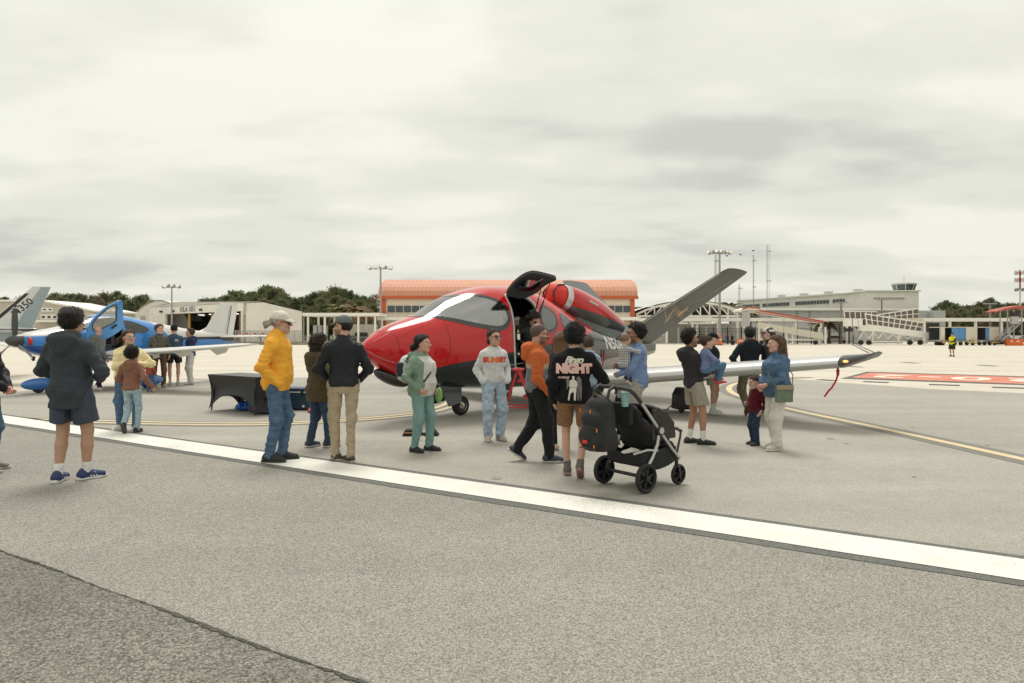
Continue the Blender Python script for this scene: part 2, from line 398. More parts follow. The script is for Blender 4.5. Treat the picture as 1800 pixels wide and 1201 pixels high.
for k in (0, 1):
    a, b = gp(1496 + 8 * k, 604.5 + .3 * k), gp(1527 + 11 * k, 620.5)
    d = (b - a).normalized(); nr = Vector((-d.y, d.x, 0)) * 0.12
    sheet('tyre_mark', [a - nr, b - nr, b + nr, a + nr], 0.0, m_black)
# slab joints of the concrete apron, recessed dark seams
m_seam = M('slab_joint', (0.30, 0.265, 0.22), 0.95)
for k in range(12):
    y = 30 + k * 9.5; sheet('slab_joint', [(-150, y - .03), (160, y - .03), (160, y + .03), (-150, y + .03)], -0.0055, m_seam)

# oil spots on the taxiway
m_oil = ground_mat('oil_spot', (0.335, 0.318, 0.278), 0.22, sc1=110, bump=0.3, patch=0.2)
ro = random.Random(8)
for k in range(16):
    c = gp(ro.uniform(250, 1750), ro.uniform(690, 850)); r0 = ro.uniform(.02, .07); n = 16
    sheet('oil_spot', [(c.x + r0 * (1 + .35 * math.sin(3 * a + k) + ro.uniform(-.1, .1)) * math.cos(a), c.y + r0 * 1.4 * (1 + .35 * math.cos(2 * a + k)) * math.sin(a)) for a in [2 * math.pi * i / n for i in range(n)]], 0.0005, m_oil)
# ================================================================== buildings, trees and airfield furniture behind
m_cream = M('cream_cladding', (0.74, 0.65, 0.51), 0.8, var=0.04, vscale=0.6)
m_trim = M('orange_trim', (0.50, 0.105, 0.035), 0.6, var=0.05, vscale=1)
m_roofo = M('orange_metal_roof', (0.60, 0.29, 0.19), 0.7, var=0.05, vscale=0.7)
m_white = M('white_cladding', (0.80, 0.775, 0.70), 0.75, var=0.05, vscale=0.5)
m_white2 = M('painted_steel_white', (0.82, 0.80, 0.73), 0.6, var=0.04, vscale=0.8)
m_wgrey = M('grey_cladding', (0.46, 0.46, 0.44), 0.75, var=0.06, vscale=0.7)
m_win = M('far_window_glass', (0.045, 0.060, 0.068), 0.12, coat=0.4)
m_steel = M('galvanised_steel', (0.33, 0.33, 0.315), 0.55, metal=0.3, var=0.08, vscale=3)
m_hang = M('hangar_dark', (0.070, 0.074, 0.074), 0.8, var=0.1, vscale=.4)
m_roofg = M('weathered_roof', (0.27, 0.24, 0.205), 0.85, var=0.10, vscale=.3)
m_ochre = M('ochre_steel', (0.50, 0.29, 0.09), 0.6)
m_brown = M('smoked_panel', (0.155, 0.125, 0.10), 0.25, coat=0.3, var=0.08, vscale=.5)
m_redw = M('red_paint', (0.42, 0.085, 0.06), 0.6)
m_orange = M('safety_orange', (0.78, 0.15, 0.025), 0.6)
m_blackst = M('black_steel', (0.022, 0.023, 0.024), 0.6)
m_curt = M('blue_curtain', (0.10, 0.27, 0.50), 0.7, var=0.2, vscale=2.5, bump=.8, bscale=4, stretch=(4, 4, .4))
def wall_box(name, mat, parent, a, b, z0, z1, thick=0.4):
    """upright slab from plan point a to b; its front face lies on a-b"""
    a = Vector((a[0], a[1], 0)); b = Vector((b[0], b[1], 0)); d = (b - a).normalized(); n = Vector((-d.y, d.x, 0))
    vs = []
    for p in (a, b, b + n * thick, a + n * thick): vs += [(p.x, p.y, z0), (p.x, p.y, z1)]
    mb = MB(); mb.add(vs, [(0, 2, 3, 1), (2, 4, 5, 3), (4, 6, 7, 5), (6, 0, 1, 7), (1, 3, 5, 7), (0, 6, 4, 2)])
    return mb.build(name, mat, parent)
def zat(py, d): return EYE + (HZ - py) / FPX * d
def xat(px, d): return (px - 900) / FPX * d
def window_row(parent, px0, px1, py0, py1, d, n, frame=m_white2, name='window', gap=.12, pane=m_win):
    x0, x1 = xat(px0, d), xat(px1, d); z1, z0 = zat(py0, d), zat(py1, d); w = (x1 - x0) / n
    for i in range(n):
        f = MB().box((x0 + w * (i + .5), d - .06, (z0 + z1) / 2), (w - .01, .12, z1 - z0)).build(name, frame, parent)
        MB().box((x0 + w * (i + .5), d - .14, (z0 + z1) / 2), (w - gap, .06, z1 - z0 - gap)).build('pane', pane, f)
# ---- terminal wing with the barrel-vaulted orange roof
def orange_building():
    d = 120.0; b = thing('airport_building', 'cream airport building with barrel-vaulted orange metal roof', 'building')
    x0, x1 = xat(671, d), xat(1115, d); ze = zat(524, d); dep = 22.0; zr = 12.0
    MB().box(((x0 + x1) / 2, d + dep / 2, ze / 2), (x1 - x0, dep, ze)).build('wall', m_cream, b)
    prof = []
    for i in range(17): t = math.pi * i / 16; prof.append((d - .6 + (dep + 1.2) * (1 - math.cos(t)) / 2, ze + .25 + (zr - ze - .25) * math.sin(t) ** .8))
    mb = MB(); n = len(prof); mb.add([(x0 - .5, *p) for p in prof] + [(x1 + .5, *p) for p in prof], [(i, i + 1, n + i + 1, n + i) for i in range(n - 1)] + [tuple(range(n)), tuple(range(2 * n - 1, n - 1, -1))])
    rf = mb.build('roof', m_roofo, b)
    ns = 62
    seam = MB(); ring = [(x, y, z + .0) for x in (-.045, .045) for y, z in prof[:9]]
    for i in range(8):
        p, q = prof[i], prof[i + 1]; seam.bar((0, p[0], p[1] + .02), (0, q[0], q[1] + .0), .05, .05)
    sm = seam.mesh('roof_seam', M('orange_roof_seam', (.55, .235, .14), .7))
    for i in range(ns + 1): o = obj('roof_seam', sm, rf); o.location.x = x0 + (x1 - x0) * i / ns
    MB().box(((x0 + x1) / 2, d - .55, ze + .05), (x1 - x0 + 1.2, .35, .55)).build('fascia', m_trim, b)
    for x in (x0 + .35, x1 - .35): MB().box((x, d - .12, ze / 2 - .1), (.75, .3, ze - .4)).build('corner_column', m_trim, b)
    for a, c, k in ((681, 752, 5), (765, 836, 5), (980, 1050, 5), (1052, 1109, 4)): window_row(b, a, c, 537, 550, d - .1, k)
    for a, c, k in ((692, 722, 2), (745, 790, 3), (1062, 1108, 3)): window_row(b, a, c, 572, 590, d - .1, k)
    MB().box(((x0 + x1) / 2, d - 1.6, zat(561, d)), (x1 - x0 + .4, 3.0, .55)).build('canopy', m_white2, b)
    for i in range(9): MB().box((x0 + .6 + (x1 - x0 - 1.2) * i / 8, d - 2.9, zat(561, d) / 2), (.28, .28, zat(561, d) - .3)).build('post', m_white2, b)
    return b
orange_building()
# ---- open shelter left of it
def shelter():
    d = 112.0; b = thing('covered_walkway', 'white flat-roofed open shelter left of the orange-roofed building', 'shelter'); x0, x1 = xat(533, d), xat(668, d); zt = zat(553, d)
    MB().box(((x0 + x1) / 2, d + 3, zt), (x1 - x0, 7, .5)).build('roof', m_white2, b)
    for i in range(5):
        for yy in (d, d + 6): MB().box((x0 + .8 + (x1 - x0 - 1.6) * i / 4, yy, zt / 2 - .12), (.30, .30, zt - .26)).build('post', m_white2, b)
    MB().box((xat(625, d + 6.5), d + 6.8, 1.7), (7.5, .3, 3.4)).build('back_wall', m_white, b)
    for k in range(3): MB().box((xat(547 + 9 * k, d), d + 2.5, 1.6), (.62, .8, 3.2)).build('locker', m_wgrey, b)
shelter()
tag(MB().box((xat(622, 113.5), 114.0, .95), (5.2, 1.4, 1.0)).box((xat(634, 113.5), 114.0, 1.6), (2.0, 1.2, .8)).build('baggage_tug', m_blackpl, bevel=.15), 'dark baggage equipment parked under the white open shelter', 'equipment')
def barrier(px0, px1, d, label):
    t = thing('crowd_barrier', label, 'barrier'); x0, x1 = xat(px0, d), xat(px1, d); n = max(6, int((x1 - x0) / .3)); fr = MB()
    for z in (.25, 1.25): fr.tube([(x0, d, z), (x1, d, z)], .035, 6)
    fr.build('rail', m_steel, t); b = MB()
    bm_ = MB().tube([(0, 0, .25), (0, 0, 1.25)], .022, 5).mesh('bar', m_steel)
    for i in range(n + 1): o = obj('bar', bm_, t); o.location = (x0 + (x1 - x0) * i / n, d, 0)
barrier(524, 560, 104, 'grey steel barrier left of the open shelter'); barrier(612, 652, 104, 'grey steel barrier near the jet nose')
# ---- the open hangar at left, its arched neighbour and the beige block
def hangar():
    b = thing('hangar', 'white hangar with wide open front and number over the opening', 'hangar')
    A = Vector((xat(262, 150), 150, 0)); Bp = Vector((xat(428, 126), 126, 0)); zf = 7.5; zo = 6.0
    d = (Bp - A).normalized(); n = Vector((-d.y, d.x, 0)); L = (Bp - A).length; DP = 13.0; C = Bp + n * DP
    wall_box('fascia', m_white, b, A, Bp, zo, zf, .6)
    wall_box('door_leaf', m_white, b, A, A + d * L * .20, 0, zo, .4)
    for k in range(3): wall_box('door_leaf', m_white2, b, A + d * L * (.0 + .066 * k) - n * .12, A + d * L * (.062 + .066 * k) - n * .12, .1, zo - .1, .1)
    wall_box('end_post', m_white, b, Bp - d * .9, Bp, 0, zo, .5)
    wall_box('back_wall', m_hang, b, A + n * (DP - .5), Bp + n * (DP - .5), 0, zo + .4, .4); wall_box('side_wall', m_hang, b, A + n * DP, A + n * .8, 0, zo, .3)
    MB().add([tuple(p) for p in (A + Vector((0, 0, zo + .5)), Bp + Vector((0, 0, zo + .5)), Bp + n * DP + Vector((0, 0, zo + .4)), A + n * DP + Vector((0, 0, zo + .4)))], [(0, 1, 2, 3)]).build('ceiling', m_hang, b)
    for t in (.42, .66, .70): p = A + d * L * t + n * (1.0 if t != .70 else 6.0); MB().box((p.x, p.y, zo / 2), (.42, .42, zo)).build('column', m_ochre, b)
    for t in (.45, .55, .63, .75, .82, .88):
        p = A + d * L * t + n * random.Random(int(t * 100)).uniform(3, 11); MB().box((p.x, p.y, zo - .1), (1.1, .5, .12)).build('ceiling_lamp', M('hangar_lamp', (.8, .8, .75), .5, emit=(1, .97, .9), estr=1.4), b)
    wall_box('side_wall', m_white, b, Bp, C, 0, 6.0, .3)
    MB().add([tuple(p) for p in (Bp + Vector((0, 0, 6.0)), C + Vector((0, 0, 6.0)), C + Vector((0, 0, 6.15)), Bp + n * 4 + Vector((0, 0, 7.75)), Bp + Vector((0, 0, zf)))], [(0, 1, 2, 3, 4)]).build('gable', m_white, b)
    ridge0 = A + n * 5 + Vector((0, 0, 9.0)); ridge1 = Bp + n * 4 + Vector((0, 0, 7.9)); f0 = A - d * .3 + Vector((0, 0, zf + .05)); f1 = Bp + d * .3 + Vector((0, 0, zf + .05)); k0 = A + n * (DP + .4) + Vector((0, 0, 6.2)); k1 = C + n * .4 + Vector((0, 0, 6.2))
    MB().add([tuple(p) for p in (f0, f1, ridge1, ridge0, k1, k0)], [(0, 1, 2, 3), (3, 2, 4, 5)]).build('roof', m_roofg, b)
    o = text_obj('hangar_number', 'KILA 1051', 1.5, M('sign_blue', (.10, .14, .20), .7), A + d * L * .455 - n * .05 + Vector((0, 0, zf - .75)), (R(90), 0, math.atan2(d.y, d.x)), b, offset=.02)
    for t in (.16, .30, .60): p = A + d * L * t - n * .25; MB().box((p.x, p.y, zo + .55), (.5, .4, .4)).build('flood_lamp', m_blackst, b)
    # arched hangar at its left
    a2 = thing('arched_hangar', 'white hangar with curved roof and folding doors at far left', 'hangar'); D = 152.0; xa, xb = xat(230, D), xat(332, D); pts = []
    for i in range(19): t = i / 18; pts.append((xa + (xb - xa) * t, 4.6 + 4.6 * math.sin(math.pi * t) ** .75))
    mb = MB(); m = len(pts); V = [(xa, D, 0)] + [(x, D, z) for x, z in pts] + [(xb, D, 0)]; mb.add(V, [tuple(range(len(V)))]); mb.build('front_wall', m_white, a2)
    mb = MB(); mb.add([(x, D - .4, z + .15) for x, z in pts] + [(x, D + 26, z + .15) for x, z in pts], [(i, i + 1, m + i + 1, m + i) for i in range(m - 1)]); mb.build('roof', m_white2, a2)
    for k in range(4): MB().box((xat(240 + 8.2 * k, D) + .5, D - .15, 2.9), (.95, .2, 5.8)).build('door_leaf', m_wgrey if k % 2 else m_white2, a2)
    MB().box((xat(235, D), D - .12, 3.2), (.7, .15, 1.2)).build('vent', m_wgrey, a2)
    # beige block
    c = thing('office_block', 'pale two-storey office block behind the far left tail fin', 'building'); D = 130.0; x0, x1 = xat(-30, D), xat(166, D); zl, zr = zat(531, D), zat(549, D); m_b = M('beige_render', (.52, .47, .40), .85, var=.05, vscale=.4)
    xm = xat(76, D); vs = [(x0, 0), (x1, 0), (x1, zr), (xm, zl), (x0, zl)]
    MB().prism(vs, D, D + 14, lambda u, v, w: (u, w, v)).build('wall', m_b, c)
    MB().prism([(x1 + .4, zr + .02), (xm, zl + .05), (x0, zl + .05), (x0, zl + .4), (xm, zl + .4), (x1 + .4, zr + .35)], D - .5, D + 14.5, lambda u, v, w: (u, w, v)).build('roof', m_white2, c)
    for a_, b_, y0, y1, k in ((74, 94, 541, 548, 2), (72, 112, 553, 562, 4), (118, 132, 553, 562, 1)): window_row(c, a_, b_, y0, y1, D - .05, k, gap=.5)
    MB().box((xat(92, D), D - 1.2, zat(565, D)), (5, 2.4, .35)).build('balcony', m_white, c)
hangar()
# ---- chain link fence with red warning signs
def fence():
    d = 108.0; f = thing('chain_link_fence', 'chain link fence with red warning signs in front of the hangar', 'fence'); x0, x1 = xat(336, d), xat(531, d); n = 15
    pm = MB().tube([(0, 0, 0), (0, 0, 2.3)], .05, 6).mesh('post', m_steel)
    for i in range(n + 1): o = obj('post', pm, f); o.location = (x0 + (x1 - x0) * i / n, d, 0)
    MB().tube([(x0, d, 2.25), (x1, d, 2.25)], .035, 5).build('top_rail', m_steel, f)
    mesh_m = bpy.data.materials.new('chain_link'); mesh_m.use_nodes = True; N = mesh_m.node_tree.nodes; L = mesh_m.node_tree.links; N.clear(); o_ = N.new('ShaderNodeOutputMaterial'); tr = N.new('ShaderNodeBsdfTransparent'); df = N.new('ShaderNodeBsdfDiffuse'); df.inputs[0].default_value = (.32, .32, .30, 1); mx = N.new('ShaderNodeMixShader'); mx.inputs[0].default_value = .28; L.new(tr.outputs[0], mx.inputs[1]); L.new(df.outputs[0], mx.inputs[2]); L.new(mx.outputs[0], o_.inputs[0])
    MB().box(((x0 + x1) / 2, d, 1.15), (x1 - x0, .02, 2.2)).build('wire_mesh', mesh_m, f)
    MB().box(((x0 + x1) / 2, d + 1.2, .25), (x1 - x0 + 4, .4, .5)).build('kerb', M('brown_kerb', (.33, .24, .16), .9), f)
    for px in (340, 352, 365, 378, 421.5, 434, 448, 462, 474, 487):
        s = MB().box((xat(px, d - .1), d - .10, 1.62), (.62, .03, .62)).build('warning_sign', m_white2, f); MB().box((xat(px, d - .1), d - .13, 1.76), (.54, .02, .28)).build('sign_band', m_redw, s)
fence()
# ---- poles, floodlights, masts
def flood_pole(px, py_top, d, heads, label, r=.16, spread=2.6):
    x = xat(px, d); zt = zat(py_top, d); t = thing('floodlight_pole', label, 'light pole', (x, d, 0))
    MB().tube([(0, 0, 0), (0, 0, zt)], [r * 1.2, r * .7], 8).build('pole', m_steel, t, True)
    MB().tube([(-spread / 2, 0, zt - .3), (spread / 2, 0, zt - .3)], .07, 6).build('cross_arm', m_steel, t)
    for i in range(heads):
        u = -spread / 2 + spread * i / (heads - 1); h = MB().lathe([(.02, -.25), (.22, -.2), (.38, .15), (.40, .28), (.30, .28)], (0, 0, 0), 'Y', 12).build('lamp_head', m_steel, t, True, 50)
        h.location = (u, -.1, zt + .05 - .25 * abs(2 * i / (heads - 1) - 1)); h.rotation_euler = (R(35), 0, R(random.Random(i + px).uniform(-70, 70) + 180))
        MB().lathe([(.01, .24), (.36, .26), (.36, .29), (.01, .29)], (0, 0, 0), 'Y', 12).build('lens', m_white2, h)
flood_pole(302, 503, 128, 4, 'slim floodlight pole in front of the open hangar', .17, 3.0)
flood_pole(669, 470, 118, 5, 'tall floodlight pole at the left end of the orange roof', .20, 3.6)
flood_pole(1265, 443, 112, 6, 'tall floodlight pole beside the raised jet tail', .22, 3.4)
def mast(px, py, d, label, w=.5, red=False):
    x = xat(px, d); zt = zat(py, d); t = thing('radio_mast', label, 'mast', (x, d, 0)); m = m_steel
    for sx, sy in ((-w / 2, 0), (w / 2, 0), (0, w * .8)): MB().tube([(sx, sy, 0), (sx, sy, zt)], .055, 5).build('mast_leg', m, t)
    n = int(zt / (w * 2.2)); br = MB()
    bm_ = MB().bar((-w / 2, 0, 0), (w / 2, 0, w * 1.1), .04).mesh('brace', m)
    for i in range(n): o = obj('brace', bm_, t); o.location = (0, 0, i * w * 2.2)
    for z in (zt * .93, zt * .62): MB().box((.3, 0, z), (1.3, .1, .25)).build('antenna', m, t)
    return t
mast(1258.5, 448, 165, 'thin lattice mast left of the tall floodlight pole'); mast(1350, 430, 200, 'tallest lattice radio mast right of the floodlight pole', .7); mast(1324.5, 448, 240, 'faint thin mast between floodlight pole and lattice mast', .3); mast(1299.5, 500, 200, 'short aerial on the terminal roof', .3)
def cell_tower():
    d = 210.0; t = thing('cell_tower', 'red and white antenna tower at the right edge', 'tower', (xat(1793, d), d, 0)); zt = zat(474, d); z = 0; i = 0
    while z < zt: h = min(5.2, zt - z); MB().tube([(0, 0, z), (0, 0, z + h)], .22, 8).build('section', (m_redw if i % 2 else m_white2), t, True); z += h; i += 1
    for zz in (zt - 1.0, zt - 3.2):
        for k in range(8): a = k * math.pi / 4; MB().box((1.2 * math.cos(a), 1.2 * math.sin(a), zz), (.32, .32, 1.3), rz=a).build('antenna', m_redw if k % 2 else m_white2, t)
        MB().tube([(1.1 * math.cos(k * .785), 1.1 * math.sin(k * .785), zz) for k in range(9)], .07, 5, False).build('ring', m_redw, t)
    for k in range(4): a = k * math.pi / 2 + .4; MB().box((1.2 * math.cos(a), 1.2 * math.sin(a), zt - 6.2), (.5, .5, .9)).build('antenna', m_steel, t)
cell_tower()
# ---- truss canopy of the terminal entrance
def truss_canopy():
    d = 128.0; t = thing('arched_canopy', 'white arched truss canopy of the terminal entrance', 'canopy'); x0, x1 = xat(1118, d), xat(1312, d); zb = zat(556, d); za = zat(531, d); n = 12
    arc = lambda u: zb + .3 + (za - zb - .3) * math.sin(math.pi * u) ** .8
    P_ = [(x0 + (x1 - x0) * i / n, d, arc(i / n)) for i in range(n + 1)]
    for i in range(n): MB().bar(P_[i], P_[i + 1], .35, .35).build('top_chord', m_white2, t)
    MB().bar((x0, d, zb), (x1, d, zb), .35, .38).build('bottom_chord', m_white2, t)
    for i in range(1, n): MB().bar((P_[i][0], d, zb + .2), (P_[i][0], d, P_[i][2] - .2), .20, .20).build('strut', m_white2, t)
    for i in range(1, n - 1):
        a, b = ((P_[i][0], d, zb + .2), P_[i + 1]) if i < n / 2 else (P_[i], (P_[i + 1][0], d, zb + .2)); MB().bar(a, b, .18, .18).build('diagonal', m_white2, t)
    mb = MB(); q = [(x0 - 1 + (x1 - x0 + 2) * i / 24, arc(min(max((i / 24), 0), 1)) + .3) for i in range(25)]; mb.add([(x, d - .2, z) for x, z in q] + [(x, d + 24, z) for x, z in q], [(i, i + 1, 26 + i, 25 + i) for i in range(24)]); mb.build('roof', m_white, t)
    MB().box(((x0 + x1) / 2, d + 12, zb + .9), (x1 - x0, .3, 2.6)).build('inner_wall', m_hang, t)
    for px in (1124, 1172, 1225, 1296): MB().box((xat(px, d), d + .05, zb / 2), (.42, .42, zb)).build('column', m_white2, t)
    s = MB().box((xat(1206, d), d - .5, zat(564, d)), (9.4, .25, 1.25)).build('sign_board', m_white2, t)
    text_obj('sign_lettering', 'Exit / Bag Claim', 1.05, M('sign_black', (.05, .05, .05), .6), (xat(1206, d), d - .64, zat(564, d)), (R(90), 0, 0), s, offset=.012)
truss_canopy()
def flat_canopy():
    d = 118.0; t = thing('walkway_canopy', 'long flat white walkway canopy in front of the terminal', 'canopy'); x0, x1 = xat(1116, d), xat(1800, d) + 6; z = zat(562, d)
    MB().box(((x0 + x1) / 2, d + 1.5, z), (x1 - x0, 4, .55)).build('roof', m_white2, t); pm = MB().box((0, 0, z / 2 - .14), (.32, .32, z - .28)).mesh('post', m_white2)
    for i in range(17): o = obj('post', pm, t); o.location = (x0 + 1 + (x1 - x0 - 2) * i / 16, d, 0)
    pm2 = MB().box((0, 0, 1.5), (.30, .30, 3.0)).mesh('post', m_wgrey)
    for i in range(28): o = obj('rear_post', pm2, t); o.location = (x0 + 2 + (x1 - x0 - 4) * i / 27, d + 9, 0)
flat_canopy()
def iron_fence():
    d = 115.0; t = thing('iron_fence', 'black railing fence along the terminal walkway', 'fence'); x0, x1 = xat(1205, d), xat(1500, d)
    for z in (.5, 2.1, 2.6): MB().box(((x0 + x1) / 2, d, z), (x1 - x0, .05, .06)).build('rail', m_blackst, t)
    pm = MB().box((0, 0, 1.5), (.12, .12, 3.0)).mesh('post', m_blackst); bm_ = MB().box((0, 0, 1.4), (.035, .035, 2.6)).mesh('picket', m_blackst)
    for i in range(13): o = obj('post', pm, t); o.location = (x0 + (x1 - x0) * i / 12, d, 0)
    for i in range(120): o = obj('picket', bm_, t); o.location = (x0 + (x1 - x0) * (i + .5) / 120, d, 0)
iron_fence()
tag(MB().box((xat(1405, 126), 133, 1.9), (46, .4, 3.8)).build('screen_wall', m_wgrey), 'grey wall behind the terminal walkway posts', 'wall')
# ---- terminal with the control tower
def terminal():
    t = thing('terminal_building', 'long white terminal with a row of upper windows and control tower', 'building')
    # upper storey recedes to the left
    a = Vector((xat(1296, 260), 260, 0)); b = Vector((xat(1527, 205), 205, 0)); d = (b - a).normalized(); n = Vector((-d.y, d.x, 0)); L = (b - a).length
    wall_box('upper_wall', m_white, t, a, b, 6, 14.4, 12); nw = 44
    wm = MB().box((0, -.1, 0), (L / nw * .72, .2, 1.15)).mesh('window', m_win)
    for i in range(nw):
        if i in (9, 20, 21, 33): continue
        p = a + d * L * (i + .8) / (nw + .5); o = obj('window', wm, t); o.location = (p.x, p.y, 12.3); o.rotation_euler = (0, 0, math.atan2(d.y, d.x))
    wall_box('parapet', m_white2, t, a - n * .3, b - n * .3, 14.3, 14.8, 13)
    for u in (.30, .48, .66, .86): p = a + d * L * u + n * 5; MB().box((p.x, p.y, 15.5), (2.4, 1.6, .9)).build('roof_unit', m_wgrey, t)
    c0, c1 = xat(1523, 200), xat(1615, 200); MB().box(((c0 + c1) / 2, 208, 7.2), (c1 - c0, 16, 14.4)).build('tower_block', m_white, t)
    MB().box(((c0 + c1) / 2, 207.8, 14.5), (c1 - c0 + .8, 16.8, .35)).build('parapet', m_white2, t)
    window_row(t, 1536, 1590, 522.5, 526, 199.9, 14, gap=.25)
    # control cab: eight-sided, wider at the top
    cx, cy = xat(1589, 206), 206
    def ring(r, z): return [(cx + r * math.cos(math.pi / 8 + k * math.pi / 4), cy + r * math.sin(math.pi / 8 + k * math.pi / 4), z) for k in range(8)]
    z0, z1 = zat(511.5, 206), zat(501, 206)
    MB().loft([ring(2.9, 14.6), ring(2.9, z0)]).build('cab_base', m_white, t); lo, hi = ring(2.75, z0), ring(3.3, z1)
    for k in range(8): MB().add([lo[k], lo[(k + 1) % 8], hi[(k + 1) % 8], hi[k]], [(0, 1, 2, 3)]).build('cab_window', M('tower_glass', (.035, .060, .058), .15, coat=.3), t); MB().bar(lo[k], hi[k], .10).build('mullion', m_white2, t)
    MB().loft([ring(3.45, z1), ring(3.45, z1 + .35), ring(2.9, z1 + .6)]).build('cab_roof', m_wgrey, t); MB().tube([(cx, cy, z1), (cx, cy, z1 + 2.6)], .06, 5).build('aerial', m_steel, t)
    # lower hall with a sloped metal roof
    g0, g1 = xat(1330, 165), xat(1662, 165); zl, zh = zat(546, 165), zat(535, 172)
    MB().box(((g0 + g1) / 2, 175, zl / 2), (g1 - g0, 20, zl)).build('hall_wall', m_wgrey, t)
    MB().prism([(164.2, zl + .05), (200, 8.9), (200, 9.3), (164.2, zl + .4)], g0 - 1, xat(1600, 165), lambda u, v, w: (w, u, v)).build('hall_roof', m_white2, t)
    MB().box((xat(1651, 163), 165, zat(550, 163) - 1.4), (xat(1662, 163) - xat(1640, 163), 4, 3.4)).build('roof_plant', m_wgrey, t)
    for px in (1352, 1424, 1402): MB().box((xat(px, 164.8), 164.8, zl / 2), (.2, .2, zl)).build('downpipe', m_steel, t)
terminal()
# ---- boarding ramps
def ramp_white():
    d = 108.0; t = thing('boarding_ramp', 'white covered boarding ramp with red roof edge', 'boarding ramp'); X = lambda px: xat(px, d); Z = lambda py: zat(py, d)
    MB().prism([(X(1326), Z(545)), (X(1448), Z(566)), (X(1448), Z(568)), (X(1326), Z(548.5))], d - .1, d + 2.6, lambda u, v, w: (u, w, v)).build('roof', m_white2, t)
    MB().bar((X(1326), d - .2, Z(544.6)), (X(1448), d - .2, Z(565.6)), .12, .22).build('roof_edge', m_redw, t); MB().bar((X(1326), d - .2, Z(548.8)), (X(1448), d - .2, Z(568.6)), .12, .12).build('roof_edge', m_redw, t)
    MB().prism([(X(1299), Z(545)), (X(1312), Z(541)), (X(1330), Z(543)), (X(1330), Z(546)), (X(1312), Z(544.5)), (X(1299), Z(548))], d - 1.2, d + 3, lambda u, v, w: (u, w, v)).build('hood', m_white2, t)
    MB().bar((X(1299), d - 1.3, Z(544.6)), (X(1312), d - 1.3, Z(540.6)), .1, .2).build('hood_edge', m_redw, t); MB().bar((X(1312), d - 1.3, Z(540.6)), (X(1331), d - 1.3, Z(543)), .1, .2).build('hood_edge', m_redw, t)
    for k in range(5):
        p0, p1 = 1332 + 23.2 * k, 1355 + 23.2 * k; y = lambda p: 566 + (p - 1332) / 116 * 20; e = lambda p: 577 + (p - 1332) / 116 * 20.5
        MB().prism([(X(p0), Z(y(p0))), (X(p1) - .06, Z(y(p1))), (X(p1) - .06, Z(e(p1))), (X(p0), Z(e(p0)))], d, d + .12, lambda u, v, w: (u, w, v)).build('side_panel', M('ramp_cream', (.64, .60, .50), .7), t)
        MB().bar((X(p1), d, Z(y(p1))), (X(p1), d, Z(545 + (p1 - 1326) / 122 * 21)), .06).build('post', m_steel, t)
    for px in (1337, 1385, 1396, 1443, 1454): MB().box((X(px), d + .6, Z(575) / 2), (.24, .24, Z(575))).build('leg', m_white2, t)
    MB().box((X(1308), d - .8, Z(560)), (1.2, .4, 2.6)).box((X(1306), d - 1.0, Z(552.5)), (.7, .3, .7)).build('lift_head', m_wgrey, t)
    for k in range(2): MB().bar((X(1336), d + .4, Z(595 + 2 * k)), (X(1442), d + .4, Z(597.5 + k)), .12).build('chassis_rail', m_white2, t)
    for px in (1340, 1435): MB().lathe([(.05, -.14), (.34, -.14), (.34, .14), (.05, .14)], (X(px), d + .3, .36), 'Y', 14).build('wheel', m_tyre_far, t)
m_tyre_far = M('far_tyre', (.02, .02, .02), .8)
ramp_white()
